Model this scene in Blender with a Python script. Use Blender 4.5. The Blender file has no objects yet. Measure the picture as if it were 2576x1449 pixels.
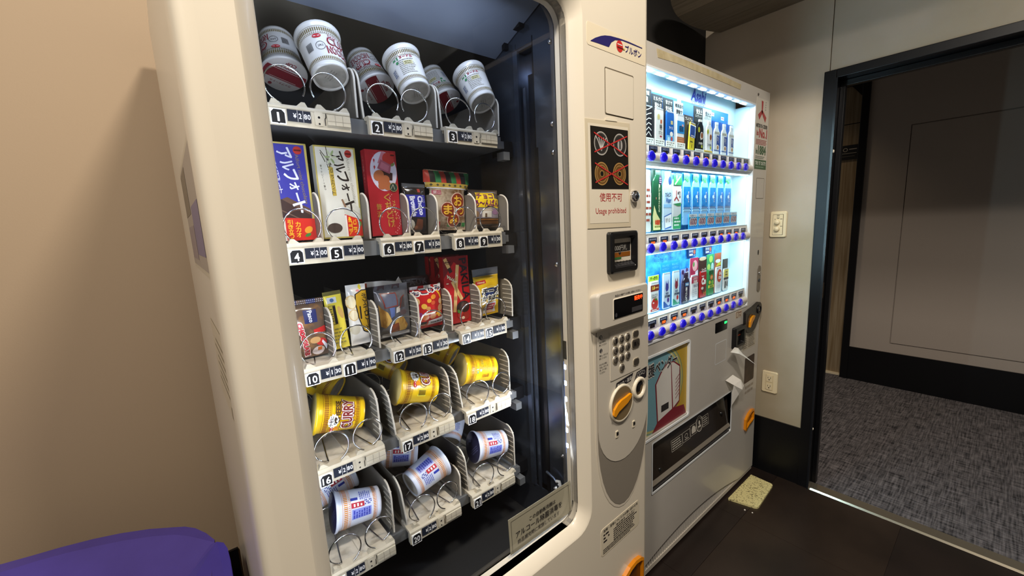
import bpy, math, random
from mathutils import Matrix, Vector
R = math.radians
random.seed(7)
scene = bpy.context.scene
C = scene.collection

# ------------------------------------------------------------------ camera, world, lights, exposure
cam_data = bpy.data.cameras.new('camera'); cam = bpy.data.objects.new('camera', cam_data); C.objects.link(cam)
cam_data.sensor_fit = 'HORIZONTAL'; cam_data.sensor_width = 36.0
cam_data.lens = 36.0 * 1011.16 / 2576.0
cam_data.clip_start = 0.02; cam_data.clip_end = 60
rx = Vector((0.77504175, -0.63000951, -0.04897242))
dn = Vector((-0.13630231, -0.09099817, -0.9864791))
fw = Vector((0.61703482, 0.77123754, -0.15639914))
cam.matrix_world = Matrix(((rx.x, -dn.x, -fw.x, 0), (rx.y, -dn.y, -fw.y, 0), (rx.z, -dn.z, -fw.z, 1.325), (0, 0, 0, 1)))
scene.camera = cam

w = bpy.data.worlds.new('world'); scene.world = w; w.use_nodes = True
w.node_tree.nodes['Background'].inputs[0].default_value = (1.0, 0.92, 0.84, 1)
w.node_tree.nodes['Background'].inputs[1].default_value = 0.13

def lamp(name, kind, loc, power, color, size=0.1, to=None, size_y=None, spread=None, cone=None, blend=0.5):
    d = bpy.data.lights.new(name, kind); d.energy = power; d.color = color
    if kind == 'AREA':
        d.size = size
        if size_y: d.shape = 'RECTANGLE'; d.size_y = size_y
        if spread: d.spread = R(spread)
    else:
        d.shadow_soft_size = size
    if cone: d.spot_size = R(cone); d.spot_blend = blend
    o = bpy.data.objects.new(name, d); C.objects.link(o); o.location = loc
    if to is not None:
        o.rotation_euler = (Vector(to) - Vector(loc)).to_track_quat('-Z', 'Y').to_euler()
    return o
WARM = (1.0, 0.90, 0.78)
lamp('downlight_and_fill', 'SPOT', (0.49, -0.30, 2.88), 145, WARM, size=0.11, to=(0.49, -0.30, 0), cone=160, blend=0.25)
lamp('downlight_and_fill', 'SPOT', (-0.85, -0.25, 2.88), 160, WARM, size=0.10, to=(-0.85, -0.25, 0), cone=160, blend=0.3)  # unseen fill lamp, added to brighten the left wall and the snack machine
lamp('wall_washer', 'SPOT', (1.55, -0.55, 2.07), 10, WARM, size=0.05, to=(2.176, -0.32, 2.03), cone=118, blend=1.0)
lamp('corridor_downlight', 'SPOT', (2.80, -0.55, 2.58), 24, (1.0, 0.86, 0.72), size=0.05, to=(2.95, -0.55, 0), cone=88, blend=1.0)
lamp('corridor_downlight', 'SPOT', (3.45, 1.35, 2.58), 24, (1.0, 0.78, 0.52), size=0.05, to=(3.55, 1.25, 0), cone=92, blend=0.9)

scene.view_settings.view_transform = 'Standard'
scene.view_settings.look = 'None'
scene.view_settings.gamma = 1.0
scene.view_settings.use_curve_mapping = False
scene.view_settings.exposure = 0.0

# ------------------------------------------------------------------ materials
def lin(h):
    h = h.lstrip('#'); o = []
    for i in (0, 2, 4):
        c = int(h[i:i + 2], 16) / 255
        o.append(c / 12.92 if c <= 0.04045 else ((c + 0.055) / 1.055) ** 2.4)
    return (*o, 1.0)
MATS = {}
def mat(name, hexcol, rough=0.5, metal=0.0, noise=None, bump=None, emit=0.0, spec=0.5, stretch=(1, 1, 1), emitcol=None, coat=0.0):
    if name in MATS: return MATS[name]
    m = bpy.data.materials.new(name); m.use_nodes = True; nt = m.node_tree; b = nt.nodes['Principled BSDF']
    col = lin(hexcol); b.inputs['Base Color'].default_value = col
    b.inputs['Roughness'].default_value = rough; b.inputs['Metallic'].default_value = metal
    b.inputs['Specular IOR Level'].default_value = spec
    if coat: b.inputs['Coat Weight'].default_value = coat; b.inputs['Coat Roughness'].default_value = 0.08
    if emit:
        b.inputs['Emission Color'].default_value = lin(emitcol or hexcol); b.inputs['Emission Strength'].default_value = emit
    if noise or bump:
        tc = nt.nodes.new('ShaderNodeTexCoord'); mp = nt.nodes.new('ShaderNodeMapping'); mp.inputs['Scale'].default_value = stretch
        nt.links.new(tc.outputs['Object'], mp.inputs['Vector'])
    if noise:
        sc, hex2, lo, hi = noise
        n = nt.nodes.new('ShaderNodeTexNoise'); n.inputs['Scale'].default_value = sc; n.inputs['Detail'].default_value = 6
        nt.links.new(mp.outputs[0], n.inputs['Vector'])
        r = nt.nodes.new('ShaderNodeValToRGB'); r.color_ramp.elements[0].position = lo; r.color_ramp.elements[1].position = hi
        r.color_ramp.elements[0].color = lin(hex2); r.color_ramp.elements[1].color = col
        nt.links.new(n.outputs['Fac'], r.inputs[0]); nt.links.new(r.outputs[0], b.inputs['Base Color'])
    if bump:
        sc, st = bump
        n2 = nt.nodes.new('ShaderNodeTexNoise'); n2.inputs['Scale'].default_value = sc; n2.inputs['Detail'].default_value = 4
        nt.links.new(mp.outputs[0], n2.inputs['Vector'])
        bp = nt.nodes.new('ShaderNodeBump'); bp.inputs['Strength'].default_value = st; bp.inputs['Distance'].default_value = 0.002
        nt.links.new(n2.outputs['Fac'], bp.inputs['Height']); nt.links.new(bp.outputs[0], b.inputs['Normal'])
    MATS[name] = m; return m
def ink(h, rough=0.35):                                   # printed colour
    return mat('print_' + h.lstrip('#') + ('_matt' if rough > 0.5 else ''), h, rough)
def glow(name, h, s):
    return mat(name, h, 0.4, emit=s)
def glass(name, tint=(1, 1, 1, 1), refl=1.0, ior=1.5):
    if name in MATS: return MATS[name]
    m = bpy.data.materials.new(name); m.use_nodes = True; nt = m.node_tree; nt.nodes.clear()
    out = nt.nodes.new('ShaderNodeOutputMaterial'); mx = nt.nodes.new('ShaderNodeMixShader')
    tr = nt.nodes.new('ShaderNodeBsdfTransparent'); gl = nt.nodes.new('ShaderNodeBsdfGlossy'); fr = nt.nodes.new('ShaderNodeFresnel')
    tr.inputs[0].default_value = tint; gl.inputs['Roughness'].default_value = 0.02; gl.inputs[0].default_value = (refl, refl, refl, 1)
    ge = nt.nodes.new('ShaderNodeNewGeometry'); ma = nt.nodes.new('ShaderNodeMath'); ma.operation = 'MULTIPLY_ADD'   # same reflectance seen from either side
    ma.inputs[1].default_value = 1 / ior - ior; ma.inputs[2].default_value = ior
    nt.links.new(ge.outputs['Backfacing'], ma.inputs[0]); nt.links.new(ma.outputs[0], fr.inputs[0])
    nt.links.new(fr.outputs[0], mx.inputs[0]); nt.links.new(tr.outputs[0], mx.inputs[1]); nt.links.new(gl.outputs[0], mx.inputs[2])
    nt.links.new(mx.outputs[0], out.inputs[0]); MATS[name] = m; return m

# ------------------------------------------------------------------ mesh builder
GLYPH = {}
def glyphs(s, bold):
    k = (s, bold)
    if k in GLYPH: return GLYPH[k]
    cu = bpy.data.curves.new('text_source', 'FONT'); cu.body = s; cu.size = 1; cu.resolution_u = 2; cu.offset = bold; cu.fill_mode = 'FRONT'
    ob = bpy.data.objects.new('text_source', cu); C.objects.link(ob)
    dg = bpy.context.evaluated_depsgraph_get(); ev = ob.evaluated_get(dg); me = ev.to_mesh()
    vs = [tuple(v.co[:2]) for v in me.vertices]; fs = [tuple(p.vertices) for p in me.polygons]
    ev.to_mesh_clear(); bpy.data.objects.remove(ob); bpy.data.curves.remove(cu)
    GLYPH[k] = (vs, fs); return vs, fs

class MB:
    def __init__(s): s.v = []; s.f = []; s.fm = []; s.fs = []; s.mats = []
    def mi(s, m):
        if m not in s.mats: s.mats.append(m)
        return s.mats.index(m)
    def raw(s, vs, fs, m, smooth=False):
        o = len(s.v); s.v.extend([tuple(v) for v in vs]); i = s.mi(m)
        for f in fs: s.f.append([o + k for k in f]); s.fm.append(i); s.fs.append(smooth)
        return s
    def poly(s, pts, m, smooth=False): return s.raw(pts, [list(range(len(pts)))], m, smooth)
    def box(s, x0, x1, y0, y1, z0, z1, m):
        v = [(x, y, z) for x in (x0, x1) for y in (y0, y1) for z in (z0, z1)]
        return s.raw(v, [(0, 1, 3, 2), (4, 6, 7, 5), (0, 4, 5, 1), (2, 3, 7, 6), (0, 2, 6, 4), (1, 5, 7, 3)], m)
    def loft(s, loops, m, closed=True, smooth=False, cap0=False, cap1=False):
        n = len(loops[0]); v = [p for l in loops for p in l]; f = []
        for i in range(len(loops) - 1):
            for j in range(n if closed else n - 1):
                k = (j + 1) % n; f.append((i * n + j, i * n + k, (i + 1) * n + k, (i + 1) * n + j))
        s.raw(v, f, m, smooth)
        if cap0: s.poly(loops[0], m)
        if cap1: s.poly(loops[-1], m)
        return s
    def prism(s, outline, axis, d0, d1, m, mside=None):
        P = {'y': lambda a, b, d: (a, d, b), 'x': lambda a, b, d: (d, a, b), 'z': lambda a, b, d: (a, b, d)}[axis]
        A = [P(a, b, d0) for a, b in outline]; B = [P(a, b, d1) for a, b in outline]
        s.loft([A, B], mside or m); s.poly(A, m); s.poly(B, m); return s
    def lathe(s, prof, n, m, at=(0, 0, 0), axis='z', smooth=True, a0=0.0, a1=2 * math.pi, caps=True):
        full = abs(a1 - a0 - 2 * math.pi) < 1e-6; k = n if full else n + 1; loops = []
        T = {'z': lambda x, y, h: (x, y, h), 'y': lambda x, y, h: (x, h, y), 'x': lambda x, y, h: (h, x, y)}[axis]
        for r, h in prof:
            l = []
            for i in range(k):
                a = a0 + (a1 - a0) * i / n; p = T(r * math.cos(a), r * math.sin(a), h)
                l.append((p[0] + at[0], p[1] + at[1], p[2] + at[2]))
            loops.append(l)
        s.loft(loops, m, closed=full, smooth=smooth)
        if full and caps:
            if prof[0][0] > 1e-6: s.poly(loops[0], m)
            if prof[-1][0] > 1e-6: s.poly(loops[-1], m)
        return s
    def tube(s, path, r, n, m, closed=False):
        path = [Vector(p) for p in path]; loops = []; up = None; N = len(path)
        for i, p in enumerate(path):
            a = path[i - 1] if (i > 0 or closed) else p; b = path[(i + 1) % N] if (i < N - 1 or closed) else p
            t = (b - a).normalized()
            if up is None: up = t.orthogonal().normalized()
            up = (up - t * up.dot(t)).normalized(); q = t.cross(up)
            loops.append([tuple(p + (up * math.cos(2 * math.pi * j / n) + q * math.sin(2 * math.pi * j / n)) * r) for j in range(n)])
        if closed: loops.append(loops[0])
        s.loft(loops, m, smooth=True)
        if not closed: s.poly(loops[0], m); s.poly(loops[-1], m)
        return s
    # flat print laid on a surface F(u, v, d)
    def rect(s, F, u0, u1, v0, v1, m, d=0.0004, n=1, k=1):
        loops = [[F(u0 + (u1 - u0) * i / n, v0 + (v1 - v0) * j / k, d) for i in range(n + 1)] for j in range(k + 1)]
        return s.loft(loops, m, closed=False, smooth=n + k > 2)
    def disc(s, F, cu, cv, ru, rv, m, d=0.0004, n=18, rot=0.0):
        c, q = math.cos(rot), math.sin(rot); pts = []
        for i in range(n):
            a = 2 * math.pi * i / n; x, y = ru * math.cos(a), rv * math.sin(a)
            pts.append(F(cu + x * c - y * q, cv + x * q + y * c, d))
        ctr = F(cu, cv, d)
        return s.raw(pts + [ctr], [(i, (i + 1) % n, n) for i in range(n)], m)
    def ring(s, F, cu, cv, ru, rv, t, m, d=0.0004, n=24):
        A = [F(cu + ru * math.cos(2 * math.pi * i / n), cv + rv * math.sin(2 * math.pi * i / n), d) for i in range(n)]
        B = [F(cu + (ru - t) * math.cos(2 * math.pi * i / n), cv + (rv - t) * math.sin(2 * math.pi * i / n), d) for i in range(n)]
        return s.loft([A, B], m)
    def pol(s, F, pts, m, d=0.0004): return s.poly([F(u, v, d) for u, v in pts], m)
    def line(s, F, pts, t, m, d=0.0004):
        for (a, b), (c, e) in zip(pts[:-1], pts[1:]):
            L = math.hypot(c - a, e - b) or 1e-9; nx, ny = -(e - b) / L * t / 2, (c - a) / L * t / 2
            s.poly([F(a + nx, b + ny, d), F(c + nx, e + ny, d), F(c - nx, e - ny, d), F(a - nx, b - ny, d)], m)
        return s
    def text(s, F, st, cu, cv, w, h, m, d=0.0006, rot=0, bold=0.0, shear=0.0):
        """text centred on (cu, cv); w is the length along the line of writing, h the height across it"""
        cjk = any(ord(ch) > 0x2fff for ch in st)
        vs, fs = glyphs(st, 0.0 if cjk else bold)
        if not vs: return s
        xs = [p[0] for p in vs]; ys = [p[1] for p in vs]; x0, x1, y0, y1 = min(xs), max(xs), min(ys), max(ys)
        c, q = math.cos(R(rot)), math.sin(R(rot))
        # heavy strokes of Japanese characters: the glyph laid a few times with small shifts
        sh = [(0, 0)]
        if cjk and bold > 0.005:
            b = min(bold * 0.75, 0.1) * h
            k = 2 if bold < 0.03 else (4 if bold < 0.09 else 10)
            sh = [(b * math.cos(2 * math.pi * i / k), b * math.sin(2 * math.pi * i / k) if k > 2 else 0) for i in range(k)]
        for si, (sx, sy) in enumerate(sh):
            out = []; dd = d + 0.00005 * si
            for x, y in vs:
                a = ((x - x0) / max(1e-6, x1 - x0) - 0.5) * w + sx; e = ((y - y0) / max(1e-6, y1 - y0) - 0.5) * h + sy; a += shear * e
                out.append(F(cu + a * c - e * q, cv + a * q + e * c, dd))
            s.raw(out, fs, m)
        return s
    def vtext(s, F, st, cu, v1, v0, wd, m, d=0.0006, bold=0.0, hgap=0.9):
        """upright characters stacked from v1 down to v0"""
        n = len(st); h = (v1 - v0) / n
        for i, ch in enumerate(st):
            if ch == 'ー': s.rect(F, cu - wd * 0.07, cu + wd * 0.07, v1 - h * (i + 0.92), v1 - h * (i + 0.08), m, d)
            elif ch in 'っォゃゅょ': s.text(F, ch, cu + wd * 0.15, v1 - h * (i + 0.4), wd * 0.6, h * 0.55, m, d, bold=bold)
            else: s.text(F, ch, cu, v1 - h * (i + 0.5), wd, h * hgap, m, d, bold=bold)
        return s
    def lines(s, F, u0, u1, v0, v1, n, m, d=0.0005, fill=0.5, ragged=0.25, gap=0.0):
        """small unreadable print: n rows of short strokes"""
        h = (v1 - v0) / n; rnd = random.Random(int((u0 + v0) * 1e5) & 0xffff)
        for i in range(n):
            y = v0 + h * (i + 0.5); u = u0; end = u1 - (u1 - u0) * ragged * rnd.random()
            while u < end:
                L = h * (0.5 + 1.1 * rnd.random()); e = min(end, u + L)
                s.rect(F, u, e, y - h * fill / 2, y + h * fill / 2, m, d); u = e + h * (0.22 + gap * rnd.random())
        return s
    def conform(s, F, step=0.004):
        """vertices are (u, v, d) on a flat sheet: cut them fine, then lay them on the surface F"""
        import bmesh
        me = bpy.data.meshes.new('sheet'); me.from_pydata(s.v, [], s.f); me.polygons.foreach_set('material_index', s.fm)
        bm = bmesh.new(); bm.from_mesh(me); bmesh.ops.triangulate(bm, faces=bm.faces)
        for _ in range(4):
            ed = [e for e in bm.edges if e.calc_length() > step]
            if not ed: break
            bmesh.ops.subdivide_edges(bm, edges=ed, cuts=1, use_grid_fill=False)
            bmesh.ops.triangulate(bm, faces=[f for f in bm.faces if len(f.verts) > 3])
        bm.verts.index_update()
        s.v = [F(*v.co) for v in bm.verts]; s.f = [[v.index for v in f.verts] for f in bm.faces]; s.fm = [f.material_index for f in bm.faces]; s.fs = [True] * len(s.f)
        bm.free(); bpy.data.meshes.remove(me); return s
    def build(s, name, parent=None, mw=None, bevel=None, seg=2):
        me = bpy.data.meshes.new(name); me.from_pydata(s.v, [], s.f)
        for m in s.mats: me.materials.append(m)
        me.polygons.foreach_set('material_index', s.fm); me.polygons.foreach_set('use_smooth', s.fs); me.update()
        o = bpy.data.objects.new(name, me); C.objects.link(o)
        if parent is not None: o.parent = parent
        if mw is not None: o.matrix_basis = mw
        if bevel:
            b = o.modifiers.new('edge', 'BEVEL'); b.width = bevel; b.segments = seg; b.limit_method = 'ANGLE'; b.angle_limit = R(40)
        return o

def rrect(x0, x1, z0, z1, r, n=5):
    o = []
    for cx, cz, a in ((x1 - r, z1 - r, 0), (x0 + r, z1 - r, 90), (x0 + r, z0 + r, 180), (x1 - r, z0 + r, 270)):
        for i in range(n + 1):
            t = R(a + 90 * i / n); o.append((cx + r * math.cos(t), cz + r * math.sin(t)))
    return o
def at_y(o, y): return [(a, y, b) for a, b in o]
def at_x(o, x): return [(x, a, b) for a, b in o]

def tag(o, label=None, cat=None, group=None, kind=None):
    for k, v in (('label', label), ('category', cat), ('group', group), ('kind', kind)):
        if v: o[k] = v
    return o
def empty(name, mw, label, cat, group=None):
    o = bpy.data.objects.new(name, None); o.empty_display_size = 0.05; C.objects.link(o); o.matrix_world = mw
    return tag(o, label, cat, group)
def copy_tree(o, parent=None):
    c = o.copy(); C.objects.link(c); c.parent = parent
    for ch in list(o.children): copy_tree(ch, c)
    return c
T = Matrix.Translation
def rotz(a): return Matrix.Rotation(R(a), 4, 'Z')
def rotx(a): return Matrix.Rotation(R(a), 4, 'X')
def roty(a): return Matrix.Rotation(R(a), 4, 'Y')

# ------------------------------------------------------------------ the room
WX = 2.176                                               # room side of the right-hand wall
def struct(o): o['kind'] = 'structure'; return o
wall_m = mat('wall_paint', '#b9ad9c', 0.75, bump=(220, 0.12), noise=(2.2, '#a5987f', 0.30, 0.62))
wall_b = mat('wall_paint_brown', '#b59f84', 0.75, bump=(220, 0.15))
black_m = mat('black_trim', '#0c0c0f', 0.34, spec=0.35)
floor_m = mat('dark_vinyl', '#2b211d', 0.32, noise=(3.0, '#1d1613', 0.35, 0.65), bump=(60, 0.08))
floor_m2 = mat('dark_vinyl_warm', '#33271f', 0.34, noise=(3.0, '#221914', 0.35, 0.65), bump=(60, 0.08))
joint_m = mat('vinyl_joint', '#1a1411', 0.6)

fl = struct(MB().box(-2.2, 2.19, -1.6, 1.62, -0.06, -0.003, joint_m).build('floor'))
ts = 0.457
for i in range(-4, 5):
    for j in range(-4, 4):
        x0, x1 = 2.187 - (i + 5) * ts + 0.0006, 2.187 - (i + 4) * ts - 0.0006
        y0, y1 = 0.18 + j * ts + 0.0006, 0.18 + (j + 1) * ts - 0.0006
        if x1 < -2.0 or y1 > 1.62: y1 = min(y1, 1.6)
        if y1 - y0 < 0.02: continue
        MB().box(x0, x1, y0, y1, -0.003, 0, floor_m if (i * 3 + j * 5) % 3 else floor_m2).build('floor_tile', fl)

# right wall in panels round the doorway (doorway Y -0.50 .. 0.512, up to z 1.80)
wr = struct(MB().box(WX + 0.01, WX + 0.10, 0.55, 1.62, 0, 2.94, wall_m).box(WX + 0.01, WX + 0.10, -1.6, 0.55, 1.885, 2.94, wall_m).build('wall_right'))
MB().box(WX, WX + 0.01, 0.5385, 1.62, 0.0, 2.94, wall_m).build('wall_panel', wr, bevel=0.001)
MB().box(WX, WX + 0.01, -0.55, 0.5355, 1.885, 2.94, wall_m).build('wall_panel', wr, bevel=0.001)
MB().box(WX, WX + 0.01, -1.6, -0.553, 0.0, 2.94, wall_m).build('wall_panel', wr, bevel=0.001)
struct(MB().box(-2.2, WX + 0.1, 1.56, 1.62, 0, 2.94, wall_b).build('wall_back'))
struct(MB().box(WX - 0.008, WX + 0.002, 0.553, 1.56, 0, 0.291, black_m).build('baseboard_right'))
struct(MB().box(-2.2, 0.0, 1.55, 1.561, 0, 0.291, black_m).build('baseboard_back'))

# ceiling: planks in front, beyond their curved end shade is put into a near-black colour
plank_cols = ('#8f8473', '#857a6a', '#998d7b', '#7f7566', '#8a8072')
ce = struct(MB().box(-2.2, 2.3, -1.8, 1.62, 2.92, 2.96, mat('ceiling_shade_black', '#14110e', 0.9)).build('ceiling'))
def plank_end(x): return 1.035 - 0.10 * ((x - 1.95) / 0.33) ** 2 if x > 1.5 else 0.85
px = 1.53; k = 0
while px < WX - 0.001:
    wd = 0.105; x1 = min(px + wd, WX)
    pts = [(px + 0.001, -1.6), (x1 - 0.001, -1.6)] + [(px + 0.001 + (x1 - px - 0.002) * (1 - i / 4), plank_end(px + (x1 - px) * (1 - i / 4))) for i in range(5)]
    MB().prism(pts, 'z', 2.2, 2.225, mat('ceiling_plank_%d' % (k % 5), plank_cols[k % 5], 0.55, stretch=(18, 1, 18), noise=(4, '#6d6458', 0.2, 0.8))).build('ceiling_plank', ce)
    px = x1; k += 1

struct(MB().box(0.93, WX - 0.001, 1.06, 1.10, 1.86, 2.92, mat('ceiling_shade_black', '#14110e', 0.9)).build('light_block_board'))  # added board keeping lamp light off the back wall, coloured near black as shade
# doorway
dr = struct(MB().box(WX - 0.012, WX + 0.13, 0.512, 0.553, 0, 1.886, black_m).build('door_1', bevel=0.002))
MB().box(WX - 0.012, WX + 0.13, -0.55, 0.512, 1.852, 1.886, black_m).build('door_header', dr, bevel=0.002)
MB().box(WX - 0.012, WX + 0.13, -0.55, -0.51, 0, 1.852, black_m).build('door_jamb', dr, bevel=0.002)
MB().box(WX + 0.055, WX + 0.085, 0.494, 0.512, 0, 1.828, black_m).build('door_stop', dr, bevel=0.002)
MB().box(WX + 0.055, WX + 0.085, -0.51, 0.512, 1.828, 1.852, black_m).build('door_stop', dr, bevel=0.002)
MB().box(WX - 0.016, WX - 0.012, 0.505, 0.513, 0.0, 1.852, mat('jamb_edge', '#15171c', 0.25)).build('seal_strip', dr)
MB().box(WX - 0.005, WX + 0.02, 0.509, 0.5125, 0.93, 1.0, mat('strike_metal', '#8a7a63', 0.3, 1.0)).build('strike_plate', dr)
dot_m = mat('white_stud', '#efe6d2', 0.3)
MB().lathe([(0.0075, 0), (0.0075, -0.004), (0.005, -0.007), (0, -0.0075)], 14, dot_m, (WX + 0.008, 0.512, 1.563), 'y').build('door_stud', dr)
MB().lathe([(0.006, 0), (0.006, -0.004), (0, -0.006)], 12, dot_m, (WX + 0.010, 0.512, 0.300), 'y').build('door_stud', dr)
MB().lathe([(0.004, 0), (0.004, -0.003), (0, -0.004)], 12, mat('grey_stud', '#8d8677', 0.4), (WX - 0.006, 0.512, 1.556), 'y').build('door_stud', dr)
th_m = mat('threshold_metal', '#d9cdb6', 0.22, 0.9)
struct(MB().prism([(WX - 0.012, 0.0), (WX - 0.004, 0.006), (WX + 0.045, 0.009), (WX + 0.055, 0.0)], 'y', -1.6, 0.512, th_m).build('trim_1'))

# corridor beyond the doorway
carpet_m = bpy.data.materials.new('woven_carpet'); carpet_m.use_nodes = True
nt = carpet_m.node_tree; b = nt.nodes['Principled BSDF']; b.inputs['Roughness'].default_value = 0.95
tc = nt.nodes.new('ShaderNodeTexCoord')
def wv(scale):
    mp = nt.nodes.new('ShaderNodeMapping'); mp.inputs['Scale'].default_value = scale
    n = nt.nodes.new('ShaderNodeTexNoise'); n.inputs['Scale'].default_value = 1; n.inputs['Detail'].default_value = 4
    nt.links.new(tc.outputs['Object'], mp.inputs[0]); nt.links.new(mp.outputs[0], n.inputs['Vector']); return n
n1, n2, n3 = wv((150, 10, 1)), wv((10, 150, 1)), wv((30, 30, 1))
def mth(op, a, bb):
    m = nt.nodes.new('ShaderNodeMath'); m.operation = op
    for i, x in enumerate((a, bb)):
        if isinstance(x, (int, float)): m.inputs[i].default_value = x
        else: nt.links.new(x, m.inputs[i])
    return m.outputs[0]
sm = mth('ADD', mth('ADD', n1.outputs['Fac'], n2.outputs['Fac']), mth('MULTIPLY', n3.outputs['Fac'], 0.4))
cr = nt.nodes.new('ShaderNodeValToRGB'); e = cr.color_ramp.elements
e[0].position = 0.40; e[0].color = lin('#141216'); e[1].position = 0.66; e[1].color = lin('#827c7e')
nt.links.new(mth('MULTIPLY', sm, 0.42), cr.inputs[0]); nt.links.new(cr.outputs[0], b.inputs['Base Color'])
bp = nt.nodes.new('ShaderNodeBump'); bp.inputs['Strength'].default_value = 0.5; bp.inputs['Distance'].default_value = 0.004
nt.links.new(sm, bp.inputs['Height']); nt.links.new(bp.outputs[0], b.inputs['Normal'])
cp = struct(MB().box(2.2, 4.1, -1.6, 2.2, -0.06, -0.004, joint_m).build('floor_carpet'))
for i in range(4):
    for j in range(8):
        MB().box(2.215 + i * 0.47, 2.215 + (i + 1) * 0.47 - 0.0008, -1.6 + j * 0.475, -1.6 + (j + 1) * 0.475 - 0.0008, -0.004, 0.004, carpet_m).build('carpet_tile', cp)
far_m = mat('corridor_wall_fabric', '#a59a90', 0.8, bump=(400, 0.25))
FX = 3.9
wf = struct(MB().box(FX + 0.01, FX + 0.06, -1.6, 0.74, 0, 2.6, far_m).build('wall_far'))
MB().box(FX, FX + 0.012, 0.492, 0.74, 0.25, 2.6, far_m).build('wall_panel', wf)
MB().box(FX, FX + 0.012, -1.6, 0.492, 1.856, 2.6, far_m).build('wall_panel', wf)
MB().box(FX, FX + 0.012, -1.6, 0.492, 0.25, 0.330, far_m).build('wall_panel', wf)
MB().box(FX - 0.002, FX + 0.012, -1.6, 0.487, 0.3345, 1.850, far_m).build('wall_panel', wf, bevel=0.002)
struct(MB().box(FX - 0.012, FX + 0.012, -1.6, 0.742, 0.004, 0.262, black_m).build('baseboard_far'))
wood_m = mat('wood_panel', '#93836a', 0.45, stretch=(30, 30, 1.2), noise=(2.2, '#6f5a3c', 0.3, 0.7), coat=0.2)
ww = struct(MB().box(FX + 0.06, FX + 0.09, 0.70, 2.2, 0.0, 2.6, mat('wood_backing', '#2a221a', 0.8)).build('wall_corridor'))
MB().box(FX + 0.04, FX + 0.06, 0.742, 1.30, 0.02, 1.93, wood_m).build('wood_panel', ww)
MB().box(FX + 0.04, FX + 0.06, 0.742, 1.30, 1.936, 2.6, wood_m).build('wood_panel', ww)
struct(MB().box(FX + 0.02, FX + 0.04, 0.742, 1.3, 0.004, 0.02, mat('pale_strip', '#d8c9aa', 0.4)).build('baseboard_corridor'))
t2 = struct(MB().box(FX - 0.02, FX + 0.045, 0.715, 0.76, 0.004, 2.6, black_m).build('trim_2', bevel=0.003))
MB().prism([(0.755, 2.10), (0.755, 2.215), (0.86, 2.215), (0.82, 2.185)], 'x', FX - 0.015, FX + 0.04, black_m).build('corner_brace', t2)
MB().box(FX - 0.015, FX + 0.04, 0.755, 1.3, 2.195, 2.26, black_m).build('head_rail', t2)
struct(MB().box(2.3, 4.1, -1.6, 2.2, 2.62, 2.66, mat('corridor_ceiling', '#3a3632', 0.9)).build('ceiling_corridor'))

sg = empty('sign', T((FX + 0.039, 0.83, 1.73)), 'black sign plate with pale bars and a round symbol on the wooden corridor panel', 'sign')
SF = lambda u, v, d: (-0.008 - d, -u, v)
mb = MB().box(-0.008, 0, -0.065, 0.065, -0.052, 0.052, mat('sign_black', '#101014', 0.4))
sg_w = ink('#a59f95')
mb.ring(SF, -0.012, 0.02, 0.014, 0.014, 0.004, sg_w).rect(SF, -0.055, -0.032, 0.018, 0.022, sg_w).rect(SF, 0.010, 0.055, 0.019, 0.025, sg_w)
mb.rect(SF, -0.055, 0.055, -0.008, -0.005, sg_w).rect(SF, -0.05, 0.045, -0.03, -0.026, ink('#55524d'))
mb.build('plate', sg)

# wall plates
ivory = mat('ivory_plastic', '#e9d9b4', 0.35)
ivory_d = mat('ivory_plastic_dark', '#d9c79f', 0.4); slot_m = mat('slot_dark', '#3a3026', 0.6)  # darker ivory for the outlet insert
WF = lambda u, v, d: (WX - 0.009 - d, u, v)
sw = empty('dimmer_switch', T((WX, 0, 0)), 'ivory wall plate with two round dimmer knobs beside the drinks machine', 'switch')
sw.matrix_world = T((0, 0, 0))
def plate(parent, y0, y1, z0, z1):
    a, bb = rrect(y0, y1, z0, z1, 0.008), rrect(y0 + 0.003, y1 - 0.003, z0 + 0.003, z1 - 0.003, 0.006)
    MB().loft([at_x(a, WX), at_x(a, WX - 0.005), at_x(bb, WX - 0.009)], ivory, cap1=True).build('plate', parent)
plate(sw, 0.660, 0.729, 1.203, 1.323)
mb = MB(); mb.loft([at_x(rrect(0.673, 0.716, 1.214, 1.310, 0.002), WX - 0.0092), at_x(rrect(0.674, 0.715, 1.215, 1.309, 0.002), WX - 0.0105)], slot_m)
mb.prism(rrect(0.6745, 0.7145, 1.2155, 1.3085, 0.002), 'x', WX - 0.0112, WX - 0.008, ivory)
DF = lambda u, v, d: (WX - 0.0112 - d, u, v)
for (u, v, wd) in ((0.694, 1.305, 0.012), (0.697, 1.297, 0.004), (0.691, 1.297, 0.004), (0.694, 1.291, 0.010), (0.681, 1.288, 0.009), (0.706, 1.287, 0.004), (0.680, 1.255, 0.008)):
    mb.rect(DF, u - wd / 2, u + wd / 2, v - 0.0012, v + 0.0012, slot_m)
mb.build('insert', sw)
for zc in (1.273, 1.242):
    MB().lathe([(0.0105, WX - 0.011), (0.0105, WX - 0.020), (0.0095, WX - 0.0225), (0, WX - 0.0225)], 22, ivory, (0, 0.696, zc), 'x').build('knob', sw)
ou = empty('wall_outlet', T((0, 0, 0)), 'ivory double power outlet plate low on the wall beside the drinks machine', 'outlet')
plate(ou, 0.6605, 0.7295, 0.430, 0.540)
MB().prism(rrect(0.678, 0.712, 0.446, 0.524, 0.002), 'x', WX - 0.0105, WX - 0.008, ivory_d).build('insert', ou)
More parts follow.
